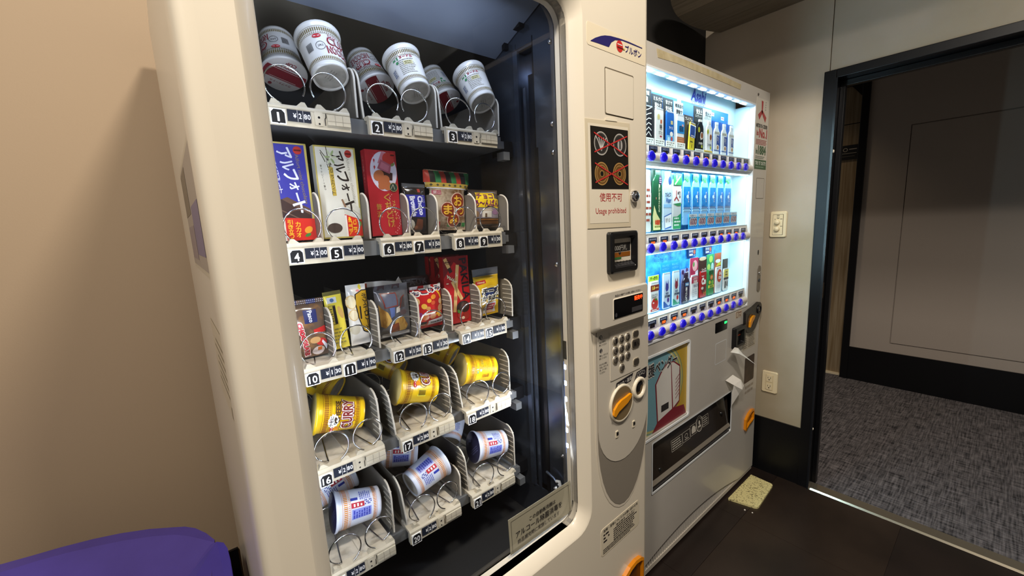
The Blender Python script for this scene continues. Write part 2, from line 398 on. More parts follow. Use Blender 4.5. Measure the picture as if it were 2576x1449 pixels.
for zc in (0.506, 0.464):
    mb = MB().prism(rrect(0.682, 0.708, zc - 0.017, zc + 0.017, 0.003), 'x', WX - 0.0118, WX - 0.010, ivory)
    QF = lambda u, v, d: (WX - 0.0118 - d, u, v)
    mb.rect(QF, 0.6885, 0.6905, zc - 0.002, zc + 0.007, slot_m).rect(QF, 0.6995, 0.7015, zc - 0.001, zc + 0.007, slot_m).disc(QF, 0.695, zc - 0.007, 0.003, 0.003, slot_m, n=10)
    mb.build('socket', ou)

# pad and crumbs on the floor
pad_m = mat('worn_yellow_pad', '#e2d79a', 0.7, noise=(150, '#6f6440', 0.33, 0.47), bump=(150, 0.4))
pad = MB(); po = [(1.812, 0.725), (1.839, 0.622), (1.846, 0.613), (1.858, 0.610), (2.058, 0.622), (2.068, 0.626), (2.071, 0.636), (2.076, 0.725)]
pad.prism(po, 'z', 0.0, 0.009, pad_m); o = pad.build('floor_pad', bevel=0.002)
tag(o, 'worn yellowish speckled pad on the dark floor at the foot of the drinks machine', 'pad')
for (x, y, r, cl) in ((1.797, 0.646, 0.0036, 'tiny white crumb on the dark floor at the near corner of the yellow pad'), (1.803, 0.617, 0.003, 'smaller white crumb on the dark floor, farther out from the yellow pad')):
    mb = MB().lathe([(0.0, 0.0), (r, 0.0005), (r * 1.1, r * 0.7), (r * 0.5, r * 1.3), (0, r * 1.4)], 9, mat('white_crumb', '#f4efe4', 0.6), (0, 0, 0))
    tag(mb.build('crumb', mw=T((x, y, 0))), cl, 'crumb', 'crumbs by the yellow pad')

# purple bin lid at the left
pur = mat('purple_plastic', '#4c3fa6', 0.25, noise=(14, '#473a9c', 0.3, 0.7), coat=0.5)
bn = empty('bin', T((0, 0, 0)), 'glossy purple moulded plastic bin with a domed lid, beside the snack machine', 'bin')
# ridge of the lid (back and front edge), then the sloping front and the raised cheek beside the machine
back = [(-1.00, 1.30), (-0.80, 1.42), (-0.62, 1.44), (-0.50, 1.41), (-0.42, 1.378), (-0.37, 1.366), (-0.327, 1.357), (-0.27, 1.34), (-0.220, 1.319), (-0.165, 1.288), (-0.122, 1.256), (-0.095, 1.235), (-0.075, 1.210), (-0.055, 1.17), (-0.040, 1.128)]
fron = [(-0.98, 1.25), (-0.79, 1.36), (-0.61, 1.385), (-0.49, 1.365), (-0.405, 1.342), (-0.36, 1.335), (-0.312, 1.322), (-0.26, 1.302), (-0.210, 1.280), (-0.155, 1.248), (-0.115, 1.218), (-0.090, 1.190), (-0.071, 1.163), (-0.052, 1.135), (-0.0405, 1.118)]
def arcpts(z, pts): return [(x, y, z) for x, y in pts]
low = [(x * 0.62 - 0.09, y - 0.42 - 0.12 * (x + 0.04)) for x, y in fron]
md = [((a[0] * 0.6 + c[0] * 0.4), (a[1] * 0.6 + c[1] * 0.4)) for a, c in zip(fron, low)]
mb = MB()
mb.loft([arcpts(0.40, [(x, y + 0.014) for x, y in back]), arcpts(0.602, [(x, y + 0.012) for x, y in back]), arcpts(0.614, [(x, y + 0.008) for x, y in back]), arcpts(0.62, back)], pur, closed=False, smooth=True)
mb.loft([arcpts(0.62, back), arcpts(0.6195, fron)], pur, closed=False)
mb.loft([arcpts(0.6195, fron), arcpts(0.608, [(a[0] * 0.93 + c[0] * 0.07, a[1] * 0.93 + c[1] * 0.07) for a, c in zip(fron, low)]), arcpts(0.555, md), arcpts(0.43, low), arcpts(0.40, low)], pur, closed=False, smooth=True)
# cheek: a flat raised side panel with a rounded top corner
ck = [(-0.048, 1.112, 0.622), (-0.036, 1.110, 0.624), (-0.024, 1.100, 0.621), (-0.0185, 1.085, 0.613), (-0.0165, 1.06, 0.600), (-0.0165, 0.80, 0.44), (-0.0165, 0.78, 0.40), (-0.27, 0.78, 0.40), (-0.235, 0.84, 0.475), (-0.165, 0.95, 0.553), (-0.105, 1.045, 0.604)]
ck2 = [(x, y - 0.004, z - 0.03) for x, y, z in ck]
mb.poly(ck, pur).loft([ck, ck2], pur)
mb.build('lid', bn)
MB().prism([(-1.0, 0.86), (-0.22, 0.87), (-0.012, 0.84), (-0.012, 1.10), (-0.13, 1.21), (-0.40, 1.33), (-0.62, 1.40), (-0.8, 1.38), (-1.0, 1.28)], 'z', 0.0, 0.405, mat('bin_black', '#121216', 0.5)).build('body', bn)
# ------------------------------------------------------------------ snack machine (local frame: x along the front, y into the cabinet)
M1 = T((0.021, 0.577, 0)) @ rotz(1.3)
cream = mat('cream_enamel', '#e6dcc8', 0.34, coat=0.15)
cream2 = mat('cream_plastic', '#dad0be', 0.42)
grey_p = mat('beige_grey_plastic', '#c9c1b2', 0.45)
taupe = mat('taupe_plastic', '#898175', 0.5)
blk = mat('black_plastic', '#101012', 0.32)
dark_in = mat('dark_liner', '#171615', 0.6)
steel = mat('dark_steel_liner', '#5c626d', 0.20, 0.75)
chrome = mat('chrome_wire', '#e4e4e6', 0.12, 1.0)
m1 = empty('snack_vending_machine', M1, 'cream snack vending machine with a tall glass front and a numbered keypad', 'vending machine')
def P1(name, mb, bevel=None, seg=2, parent=None, label=None):
    o = mb.build(name, parent or m1, bevel=bevel, seg=seg)
    if label: o['label'] = label
    return o
F1 = lambda u, v, d: (u, -d, v)

# cabinet shell and interior liner
mb = MB().box(0.004, 0.03, 0.062, 0.875, 0.06, 1.865, cream).box(0.895, 0.917, 0.062, 0.875, 0.06, 1.865, cream)
mb.box(0.03, 0.895, 0.062, 0.875, 1.845, 1.865, cream).box(0.03, 0.895, 0.85, 0.875, 0.06, 1.845, cream).box(0.03, 0.895, 0.062, 0.85, 0.06, 0.10, cream)
P1('cabinet', mb)
for x, y in ((0.08, 0.12), (0.84, 0.12), (0.08, 0.80), (0.84, 0.80)):
    P1('foot', MB().lathe([(0.03, 0), (0.03, 0.012), (0.014, 0.016), (0.014, 0.06)], 14, blk, (x, y, 0)))
mb = MB().box(0.031, 0.036, 0.10, 0.80, 0.45, 1.84, dark_in).box(0.031, 0.70, 0.795, 0.80, 0.45, 1.84, dark_in).box(0.031, 0.70, 0.062, 0.80, 0.445, 0.45, mat('bin_floor', '#161514', 0.7))
mb.box(0.031, 0.70, 0.066, 0.070, 0.45, 0.592, dark_in)
P1('interior_liner', mb)
top_m = mat('light_duct', '#9aa3b2', 0.42, 0.4)
mb = MB().prism([(0.315, 1.760), (0.315, 1.766), (0.11, 1.845), (0.11, 1.839)], 'x', 0.036, 0.695, top_m)
P1('duct_panel', mb)
P1('duct_seal', MB().box(0.680, 0.697, 0.20, 0.275, 1.795, 1.822, blk).box(0.683, 0.6965, 0.262, 0.272, 1.765, 1.82, blk))
# right interior wall with a sunken slide channel
XW = 0.697
mb = MB().box(XW, XW + 0.004, 0.238, 0.80, 0.45, 1.84, steel).box(XW, XW + 0.004, 0.062, 0.174, 0.45, 1.84, steel)
mb.box(XW, XW + 0.004, 0.174, 0.238, 1.755, 1.84, steel).box(XW, XW + 0.004, 0.174, 0.238, 0.45, 0.56, steel)
mb.box(XW + 0.03, XW + 0.034, 0.174, 0.238, 0.55, 1.77, steel).box(XW, XW + 0.03, 0.234, 0.238, 0.55, 1.77, steel).box(XW, XW + 0.03, 0.174, 0.178, 0.55, 1.77, blk).box(XW, XW + 0.03, 0.174, 0.238, 1.75, 1.757, steel)
P1('side_liner', mb)
P1('slide_rail', MB().box(XW - 0.004, XW + 0.004, 0.228, 0.244, 0.56, 1.752, mat('rail_steel', '#8892a4', 0.22, 0.9)).box(XW - 0.001, XW + 0.002, 0.205, 0.214, 0.56, 1.66, mat('rail_steel', '#8892a4', 0.22, 0.9)))
P1('slide_cover', MB().box(XW - 0.002, XW + 0.006, 0.168, 0.181, 0.57, 1.51, blk).box(XW + 0.01, XW + 0.014, 0.18, 0.205, 0.57, 1.69, mat('cover_dark', '#26282e', 0.35, 0.5)))
mb = MB()
for z in (1.735, 1.555, 1.49, 1.22, 0.70):
    mb.lathe([(0.0065, XW + 0.001), (0.006, XW - 0.003), (0.003, XW - 0.0045), (0, XW - 0.0048)], 12, chrome, (0, 0.117, z), 'x')
    P1('screw', mb); mb = MB()
P1('front_flange', MB().box(0.668, XW, 0.078, 0.084, 0.47, 1.84, steel).box(XW - 0.003, XW, 0.084, 0.105, 0.47, 1.84, mat('rail_steel', '#8892a4', 0.22, 0.9)))
P1('latch', MB().tube([(0.685, 0.17, 0.635), (0.685, 0.145, 0.628), (0.685, 0.125, 0.615)], 0.004, 8, steel).tube([(0.68, 0.128, 0.628), (0.68, 0.118, 0.632), (0.68, 0.113, 0.620), (0.68, 0.118, 0.606)], 0.0045, 8, mat('latch_white', '#cfcfcb', 0.4)).lathe([(0.008, 0.688), (0.008, 0.676), (0.004, 0.672), (0, 0.671)], 12, chrome, (0, 0.130, 0.606), 'x'))

# door frame with rolled outer edge and sloping inner edge
N = 6
def rr(x0, x1, z0, z1, r): return rrect(x0, x1, z0, z1, r, N)
loops = [at_y(rr(0.0, 0.923, 0.07, 1.862, 0.012), 0.060), at_y(rr(0.0, 0.923, 0.07, 1.862, 0.012), 0.020),
         at_y(rr(0.0017, 0.9215, 0.072, 1.860, 0.012), 0.0105), at_y(rr(0.006, 0.917, 0.076, 1.856, 0.012), 0.004), at_y(rr(0.013, 0.911, 0.083, 1.849, 0.012), 0.0008), at_y(rr(0.022, 0.905, 0.092, 1.842, 0.012), 0.0)]
P1('door_frame', MB().loft(loops, cream, smooth=True)
   .loft([loops[-1], at_y(rr(0.060, 0.672, 0.571, 1.795, 0.055), 0.0)], cream)
   .loft([at_y(rr(0.060, 0.672, 0.571, 1.795, 0.055), 0.0), at_y(rr(0.064, 0.668, 0.575, 1.791, 0.053), 0.002), at_y(rr(0.082, 0.654, 0.5885, 1.772, 0.043), 0.022), at_y(rr(0.085, 0.651, 0.591, 1.768, 0.040), 0.027), at_y(rr(0.085, 0.651, 0.591, 1.768, 0.040), 0.060)], cream, smooth=True))
g_out = lambda k, y: at_y(rr(0.085 + k, 0.651 - k, 0.591 + k, 1.768 - k, 0.040 - k), y)
P1('black_seal', MB().loft([g_out(0.0, 0.0275), g_out(0.0, 0.0300)], blk).loft([g_out(0.0, 0.0415), g_out(0.0, 0.047)], blk))
P1('gasket', MB().loft([g_out(0.0, 0.0300), g_out(0.0, 0.0415)], mat('gasket_grey', '#b4b0a8', 0.6, noise=(1100, '#77736c', 0.42, 0.58))))
gl_m = glass('window_glass', (0.97, 0.98, 0.98, 1), 0.85)
P1('glass_pane', MB().poly(at_y(rr(0.086, 0.650, 0.592, 1.767, 0.039), 0.0455), gl_m))

# LED strips behind the frame: the right one shows at the lower right, its twin stands behind the left frame
led_b = mat('led_housing', '#7f93b8', 0.25, emit=0.35, emitcol='#5c86e0')
led_e = glow('led_chip', '#cfe0ff', 26.0)
def strip(name, x, z0, z1, n, sgn):
    o = P1(name, MB().prism(rrect(0.051, 0.063, z0, z1, 0.004, 3), 'x', x - 0.004, x + 0.004, led_b))
    for i in range(n):
        z = z0 + (z1 - z0) * (i + 0.62) / n
        P1('led_chip', MB().prism(rrect(0.0535, 0.0605, z - 0.006, z + 0.006, 0.002, 2), 'x', x + sgn * 0.0040, x + sgn * 0.0056, led_e).prism(rrect(x - 0.003, x + 0.003, z - 0.006, z + 0.006, 0.002, 2), 'y', 0.0495, 0.0508, led_e), parent=o)
    return o
strip('led_strip', 0.6565, 0.750, 0.995, 6, -1)
P1('led_connector', MB().box(0.650, 0.660, 0.051, 0.063, 1.0, 1.045, blk))
strip('led_strip', 0.0755, 0.66, 1.60, 12, 1)
COOL = (0.78, 0.86, 1.0)
def m1lamp(name, loc, power, sx, sy, to, color=COOL, spread=None):
    o = lamp(name, 'AREA', (0, 0, 0), power, color, sx, None, sy, spread)
    d = (Vector(to) - Vector(loc)).normalized()
    o.matrix_world = M1 @ T(loc) @ d.to_track_quat('-Z', 'Y').to_matrix().to_4x4()
    return o
m1lamp('led_strip_light', (0.6505, 0.057, 0.872), 2.4, 0.008, 0.24, (0.40, 0.36, 0.82))
m1lamp('led_strip_light', (0.0815, 0.057, 1.13), 3.4, 0.008, 0.92, (0.40, 0.30, 1.13))
m1lamp('led_strip_light', (0.36, 0.10, 1.765), 1.2, 0.50, 0.01, (0.36, 0.22, 1.62), (0.62, 0.74, 1.0))

# --- right column of the door: labels, hatch, notice, lock, bill slot
navy = ink('#2a2466'); inkb = ink('#1d1a20'); red = ink('#b3262c'); white = ink('#f2efe6')
stk = P1('brand_sticker', MB().prism(rrect(0.684, 0.905, 1.687, 1.732, 0.006, 3), 'y', -0.0006, 0.0, mat('sticker_pale', '#e9dcc0', 0.3)))
FS = lambda u, v, d: (u, -0.0006 - d, v)
mb = MB()
sw_top = [(0.696, 1.6965), (0.712, 1.7055), (0.731, 1.7135), (0.745, 1.7178), (0.765, 1.7215), (0.800, 1.7245), (0.835, 1.7257), (0.890, 1.7252)]
sw_bot = [(0.696, 1.6955), (0.718, 1.6965), (0.739, 1.6970), (0.759, 1.6975), (0.768, 1.709), (0.782, 1.717), (0.810, 1.7222), (0.890, 1.7232)]
mb.loft([[FS(u, v, 0.0004) for u, v in sw_top], [FS(u, v, 0.0004) for u, v in sw_bot]], navy, closed=False)
mb.disc(FS, 0.799, 1.708, 0.0125, 0.0125, ink('#c9302b')).rect(FS, 0.790, 0.808, 1.7105, 1.7125, white, 0.0008).rect(FS, 0.810, 0.818, 1.7035, 1.7065, ink('#b6a13a'), 0.0008).rect(FS, 0.79, 0.812, 1.704, 1.7065, ink('#6e1517'), 0.0009)
mb.text(FS, 'ブルボン', 0.853, 1.7085, 0.066, 0.0155, navy, 0.0005, bold=0.03)
P1('brand_print', mb, parent=stk)
mb = MB().loft([at_y(rrect(0.743, 0.8545, 1.556, 1.6555, 0.004, 3), -0.0002), at_y(rrect(0.7455, 0.852, 1.5585, 1.653, 0.003, 3), -0.0002)], mat('hatch_gap', '#6d6250', 0.7))
mb.prism(rrect(0.7457, 0.8518, 1.5587, 1.6515, 0.003, 3), 'y', -0.0016, 0.0, cream)
P1('hatch', mb)
# coin notice in a clear sleeve
sl = P1('notice', MB().prism([(0.675, 1.307), (0.8405, 1.305), (0.837, 1.547), (0.672, 1.539)], 'y', -0.0012, 0.0, mat('sleeve', '#d9ccb0', 0.18)), label='laminated notice with crossed-out coins')
NF = lambda u, v, d: (u, -0.0012 - d, v)
mb = MB().pol(NF, [(0.682, 1.318), (0.832, 1.316), (0.829, 1.537), (0.680, 1.531)], mat('notice_paper', '#e6dcc6', 0.5))
mb.pol(NF, [(0.690, 1.393), (0.831, 1.395), (0.828, 1.530), (0.688, 1.526)], ink('#15120f'), 0.0008)
for cu, cv, c1, c2 in ((0.725, 1.492, '#55524f', '#2c2a28'), (0.795, 1.494, '#55524f', '#2c2a28'), (0.726, 1.427, '#6b4a20', '#3c2810'), (0.793, 1.429, '#6b4a20', '#3c2810')):
    mb.disc(NF, cu, cv, 0.0255, 0.0255, ink(c1), 0.0011, 26).ring(NF, cu, cv, 0.0255, 0.0255, 0.0025, ink('#b5b0a8' if c1 == '#55524f' else '#b08a50'), 0.0013)
    if c1 == '#55524f':
        mb.disc(NF, cu, cv, 0.021, 0.021, ink(c2), 0.0013, 24)
        if cu < 0.75:
            for a in range(-2, 3): mb.line(NF, [(cu, cv - 0.016), (cu + a * 0.006, cv + 0.006), (cu + a * 0.009, cv + 0.013)], 0.0022, ink('#d0cdc8'), 0.0015)
        else:
            mb.disc(NF, cu, cv, 0.010, 0.013, ink('#a8a5a2'), 0.0015, 16).text(NF, '1', cu, cv, 0.005, 0.018, ink('#33312f'), 0.0017)
    else:
        mb.ring(NF, cu, cv, 0.019, 0.019, 0.0016, ink('#b08a50'), 0.0014); mb.disc(NF, cu, cv, 0.0075, 0.0075, ink('#b08a50'), 0.0014).disc(NF, cu, cv, 0.0058, 0.0058, ink('#0d0b09'), 0.0016)
cross = ink('#c4312f')
for (a, bq, c, dq) in ((0.699, 1.513, 0.824, 1.470), (0.700, 1.472, 0.823, 1.516), (0.701, 1.449, 0.826, 1.405), (0.702, 1.407, 0.826, 1.451)):
    mb.line(NF, [(a, bq), (c, dq)], 0.0028, cross, 0.002)
mb.text(NF, '使用不可', 0.7605, 1.3755, 0.086, 0.0195, red, 0.0008).text(NF, 'Usage prohibited', 0.761, 1.343, 0.116, 0.0165, red, 0.0008)
P1('notice_print', mb, parent=sl)
P1('tape', MB().prism([(0.742, 1.543), (0.785, 1.545), (0.786, 1.549), (0.765, 1.551), (0.742, 1.547)], 'y', -0.0022, -0.0012, mat('torn_tape', '#efe6d0', 0.3)), parent=sl)
lk = P1('lock', MB().lathe([(0.0145, 0.0), (0.0145, -0.006), (0.0125, -0.010), (0.008, -0.011), (0, -0.011)], 24, chrome, (0.852, 0, 1.378), 'y'))
P1('keyway', MB().lathe([(0.0075, -0.0109), (0.0075, -0.0125), (0, -0.0125)], 16, steel, (0.852, 0, 1.378), 'y').box(0.846, 0.858, -0.0135, -0.0124, 1.3772, 1.3788, blk), parent=lk)
bl = P1('bill_slot', MB().loft([at_y(rrect(0.743, 0.858, 1.196, 1.296, 0.008), 0.0), at_y(rrect(0.744, 0.857, 1.197, 1.295, 0.008), -0.010), at_y(rrect(0.748, 0.853, 1.201, 1.291, 0.006), -0.0125), at_y(rrect(0.757, 0.845, 1.208, 1.284, 0.004), -0.0125), at_y(rrect(0.760, 0.842, 1.214, 1.278, 0.004), 0.0)], blk, cap1=True))
BF = lambda u, v, d: (u, -0.0002 - d, v)
mb = MB().rect(BF, 0.765, 0.838, 1.247, 1.268, ink('#1c1b1a')).text(BF, '000円札', 0.799, 1.2565, 0.050, 0.0145, ink('#a7a49c'), 0.0006)
mb.rect(BF, 0.763, 0.838, 1.234, 1.2455, ink('#8a4f12'), 0.0005).pol(BF, [(0.788, 1.2455), (0.800, 1.2455), (0.794, 1.238)], inkb, 0.0008).rect(BF, 0.763, 0.800, 1.229, 1.234, ink('#2f6a35'), 0.0006)
P1('bill_label', mb, parent=bl)
mb = MB().prism([(0.0, 1.222), (-0.012, 1.214), (-0.012, 1.209), (0.0, 1.209)], 'x', 0.762, 0.841, mat('bill_lip', '#2a2a2c', 0.35))
for i in range(6): mb.box(0.768 + i * 0.013, 0.7705 + i * 0.013, -0.0125, 0.0, 1.2215, 1.2235, blk)
P1('bill_lip', mb, parent=bl)
clear_m = glass('clear_plastic', (0.9, 0.9, 0.88, 1), 0.8)

# --- coin panel
def ell_bottom(x0, x1, zt, zs, zb, n=16):
    """outline: straight sides from zt down to zs, then half an ellipse down to zb"""
    cx, a = (x0 + x1) / 2, (x1 - x0) / 2; pts = [(x1, zt), (x0, zt)]
    for i in range(n + 1):
        t = math.pi + math.pi * i / n; pts.append((cx + a * math.cos(t), zs + (zs - zb) * math.sin(t)))
    return pts
cp_ = P1('coin_panel', MB().prism(ell_bottom(0.690, 0.921, 1.07, 0.80, 0.562), 'y', -0.0012, 0.0, cream2).prism(ell_bottom(0.697, 0.9145, 1.07, 0.80, 0.571), 'y', -0.0022, -0.001, taupe))
P1('panel_apron', MB().prism(ell_bottom(0.698, 0.914, 1.07, 0.815, 0.700), 'y', -0.0035, -0.002, grey_p), bevel=0.001)
hd = [at_y(rr(0.678, 0.890, 1.064, 1.157, 0.011), 0.0), at_y(rr(0.678, 0.889, 1.072, 1.161, 0.011), -0.016), at_y(rr(0.680, 0.887, 1.075, 1.161, 0.011), -0.020), at_y(rr(0.684, 0.883, 1.078, 1.158, 0.010), -0.022)]
P1('panel_head', MB().loft(hd, grey_p, smooth=True, cap1=True))
HF = lambda u, v, d: (u, -0.0222 - d, v)
# the head stands proud of the door face
dp = P1('display', MB().prism(rrect(0.7365, 0.8585, 1.0925, 1.1395, 0.003, 3), 'y', -0.0232, -0.021, mat('display_black', '#070709', 0.12)))
DPF = lambda u, v, d: (u, -0.0232 - d, v)
P1('display_message', MB().text(DPF, '販売中', 0.8385, 1.1305, 0.034, 0.0115, glow('led_red', '#ff3a12', 5.0), 0.0004, bold=0.02), parent=dp)
P1('display_window', MB().rect(DPF, 0.810, 0.855, 1.097, 1.109, ink('#3b3a3d')), parent=dp)
P1('display_sensor', MB().disc(DPF, 0.7455, 1.1015, 0.0042, 0.0052, ink('#3d3c40')), parent=dp)
P1('display_trim', MB().loft([at_y(rrect(0.734, 0.861, 1.090, 1.142, 0.004, 3), -0.0224), at_y(rrect(0.7365, 0.8585, 1.0925, 1.1395, 0.003, 3), -0.0236)], mat('trim_pale', '#e9dfca', 0.3)))
P1('head_text', MB().text(HF, '商品は1個ずつお買い求めください', 0.797, 1.1475, 0.108, 0.0056, inkb, 0.0004, bold=0.02))
A = -0.0035
AF = lambda u, v, d: (u, A - d, v)
kp = P1('keypad', MB().prism(rrect(0.746, 0.878, 0.931, 1.056, 0.003, 3), 'y', A - 0.0018, A, grey_p).loft([at_y(rrect(0.7445, 0.8795, 0.9290, 1.0575, 0.003, 3), A - 0.0004), at_y(rrect(0.746, 0.878, 0.9305, 1.056, 0.003, 3), A - 0.0004)], mat('keypad_edge', '#efe6d2', 0.3)))
KF = lambda u, v, d: (u, A - 0.0060 - d, v)
key_m = mat('key_dark_metal', '#6a635a', 0.3, 0.3)
ring_m = mat('key_ring', '#d8cdb6', 0.25, 0.5)
keys = {'1': (0.765, 1.031), '2': (0.791, 1.0305), '3': (0.8165, 1.030), '4': (0.765, 1.0062), '5': (0.791, 1.0055), '6': (0.817, 1.005), '7': (0.765, 0.982), '8': (0.7915, 0.981), '9': (0.8172, 0.9803), '0': (0.7917, 0.955)}
for ch, (u, v) in keys.items():
    k = P1('number_key', MB().lathe([(0.0112, A - 0.0018), (0.0112, A - 0.0032), (0.0096, A - 0.004), (0.0092, A - 0.0025)], 20, ring_m, (u, 0, v), 'y', caps=False).lathe([(0.0092, A - 0.0022), (0.0088, A - 0.0055), (0.006, A - 0.0060), (0, A - 0.0060)], 20, key_m, (u, 0, v), 'y'), parent=kp)
    k2 = MB().text(KF, ch, u, v, 0.0062, 0.0115, ink('#0e0d0d'), 0.0004, bold=0.02)
    o = k2.build('key_digit', None); o.data.name = 'key_digit'
    # join digit into its key: same thing, deeper level not allowed
    me, kd = k.data, o.data
    bpy.data.objects.remove(o)
    vs = [tuple(q.co) for q in me.vertices] + [tuple(q.co) for q in kd.vertices]; off = len(me.vertices)
    fs = [tuple(p.vertices) for p in me.polygons] + [tuple(i + off for i in p.vertices) for p in kd.polygons]
    mi = [p.material_index for p in me.polygons] + [2] * len(kd.polygons); smo = [p.use_smooth for p in me.polygons] + [False] * len(kd.polygons)
    nm = bpy.data.meshes.new('number_key'); nm.from_pydata(vs, [], fs); nm.materials.append(ring_m); nm.materials.append(key_m); nm.materials.append(ink('#0e0d0d'))
    nm.polygons.foreach_set('material_index', mi); nm.polygons.foreach_set('use_smooth', smo); k.data = nm
for (u, v, wd, hh, t) in ((0.853, 1.030, 0.022, 0.0145, ''), (0.853, 1.0045, 0.031, 0.021, '購入'), (0.855, 0.954, 0.022, 0.016, '')):
    mb = MB().loft([at_y(rrect(u - wd / 2 - 0.002, u + wd / 2 + 0.002, v - hh / 2 - 0.002, v + hh / 2 + 0.002, 0.006, 3), A - 0.0018), at_y(rrect(u - wd / 2 - 0.002, u + wd / 2 + 0.002, v - hh / 2 - 0.002, v + hh / 2 + 0.002, 0.006, 3), A - 0.0034), at_y(rrect(u - wd / 2, u + wd / 2, v - hh / 2, v + hh / 2, 0.005, 3), A - 0.0030)], ring_m)
    mb.prism(rrect(u - wd / 2, u + wd / 2, v - hh / 2, v + hh / 2, 0.005, 3), 'y', A - 0.005, A - 0.002, mat('function_key_dark', '#4b453e', 0.3, 0.3))
    if t: mb.text(lambda a, b2, d: (a, A - 0.005 - d, b2), t, u, v, 0.022, 0.012, ink('#0e0d0d'), 0.0004, bold=0.02)
    P1('function_key', mb, parent=kp)
pf = ink('#f4ecd8')
KB = lambda u, v, d: (u, A - 0.0018 - d, v)
P1('key_caption', MB().text(KB, 'ボタン', 0.8535, 0.9895, 0.018, 0.0055, pf), parent=kp)
P1('key_caption', MB().text(KB, '訂正', 0.8545, 0.9415, 0.016, 0.006, pf), parent=kp)
mb = MB()
for st, v, big in (('1', 1.051, 1), ('商品の番号を', 1.040, 0), ('押してください', 1.033, 0), ('2', 1.018, 1), ('「購入」ボタンを', 1.007, 0), ('押してください', 1.000, 0), ('まちがえた時は', 0.985, 0), ('「訂正」ボタンを', 0.978, 0), ('押してやり直し', 0.971, 0), ('てください', 0.964, 0)):
    if big: mb.disc(AF, 0.7115, v, 0.0052, 0.0052, inkb).text(AF, st, 0.7115, v, 0.003, 0.007, white, 0.0008)
    else: mb.text(AF, st, 0.706 + 0.0019 * len(st), v - 0.001, 0.0041 * len(st), 0.0048, inkb, bold=0.015)
P1('instructions', mb)
# coin return lever and coin slot
P1('lever_label', MB().pol(AF, [(0.765, 0.901), (0.835, 0.906), (0.846, 0.926), (0.772, 0.919)], inkb).text(AF, 'おつり・返却', 0.806, 0.9125, 0.062, 0.0105, white, 0.0008, rot=4, bold=0.01))
P1('slot_label', MB().pol(AF, [(0.841, 0.888), (0.908, 0.896), (0.910, 0.926), (0.862, 0.922)], inkb).ring(AF, 0.868, 0.914, 0.0055, 0.0055, 0.0008, white, 0.0008, 14).ring(AF, 0.877, 0.915, 0.0055, 0.0055, 0.0008, white, 0.0008, 14).ring(AF, 0.886, 0.916, 0.0055, 0.0055, 0.0008, white, 0.0008, 14).ring(AF, 0.895, 0.914, 0.0055, 0.0055, 0.0008, white, 0.0008, 14))
dish_m = mat('dish_brown', '#8a7553', 0.35, 0.3); rim_m = mat('rim_ivory', '#e6dcc5', 0.25)
P1('lever_dish', MB().lathe([(0.0495, A), (0.0495, A - 0.004), (0.0475, A - 0.006), (0.044, A - 0.005)], 40, rim_m, (0.790, 0, 0.861), 'y', caps=False).lathe([(0.044, A - 0.005), (0.042, A - 0.0022), (0.020, A - 0.0008), (0, A - 0.0008)], 40, dish_m, (0.790, 0, 0.861), 'y'))
lev = [(0.746, 0.842), (0.754, 0.838), (0.768, 0.848), (0.786, 0.853), (0.806, 0.859), (0.820, 0.868), (0.826, 0.877), (0.820, 0.8795), (0.800, 0.876), (0.780, 0.8735), (0.764, 0.868), (0.750, 0.857)]
P1('coin_lever', MB().prism(lev, 'y', A - 0.011, A - 0.001, mat('orange_plastic', '#e8960f', 0.35)), bevel=0.003, label='orange coin return lever')
P1('coin_slot', MB().lathe([(0.030, A), (0.030, A - 0.005), (0.027, A - 0.0075), (0.021, A - 0.007), (0.020, A - 0.001)], 32, rim_m, (0.870, 0, 0.877), 'y', caps=False).lathe([(0.0205, A - 0.001), (0, A - 0.001)], 32, dish_m, (0.870, 0, 0.877), 'y').prism([(0.858, 0.870), (0.868, 0.868), (0.868, 0.882), (0.882, 0.887), (0.880, 0.893), (0.860, 0.886)], 'y', A - 0.006, A - 0.001, blk))
for u in (0.771, 0.846):
    P1('clip', MB().prism(rrect(u - 0.005, u + 0.005, 0.773, 0.791, 0.001, 2), 'y', A - 0.002, A, mat('clip_ivory', '#e4d9bf', 0.4)).box(u - 0.0035, u + 0.0035, A - 0.0035, A - 0.001, 0.780, 0.788, blk))
lb = P1('contact_label', MB().prism(rrect(0.704, 0.878, 0.462, 0.541, 0.010, 4), 'y', -0.0008, 0.0, mat('label_ivory', '#ded3ba', 0.4)))
LF = lambda u, v, d: (u, -0.0008 - d, v)
mb = MB().text(LF, '故障・苦情についてのお問い合わせ先', 0.792, 0.533, 0.155, 0.0085, inkb, bold=0.015).text(LF, '株式会社 ブルボン', 0.812, 0.522, 0.088, 0.007, inkb, bold=0.015)
mb.lines(LF, 0.714, 0.745, 0.497, 0.526, 3, inkb, fill=0.45, gap=1.5).lines(LF, 0.757, 0.868, 0.481, 0.518, 6, inkb, fill=0.5).lines(LF, 0.712, 0.868, 0.467, 0.482, 3, inkb, fill=0.5)
P1('contact_print', mb, parent=lb)
cr_o = [(0.890, 0.270), (0.890, 0.352), (0.876, 0.362), (0.850, 0.3665), (0.822, 0.362), (0.797, 0.350), (0.778, 0.330), (0.768, 0.300), (0.768, 0.270)]
cr_i = [(0.884, 0.275), (0.884, 0.347), (0.872, 0.354), (0.850, 0.358), (0.826, 0.353), (0.804, 0.342), (0.788, 0.325), (0.780, 0.300), (0.780, 0.275)]
orange = mat('amber_plastic', '#e08a10', 0.22, coat=0.4)
P1('coin_return', MB().loft([at_y(cr_o, 0), at_y(cr_o, -0.010), at_y(cr_i, -0.012), at_y(cr_i, 0.0)], orange).poly(at_y(cr_i, -0.001), mat('amber_dark', '#5e3208', 0.25)))
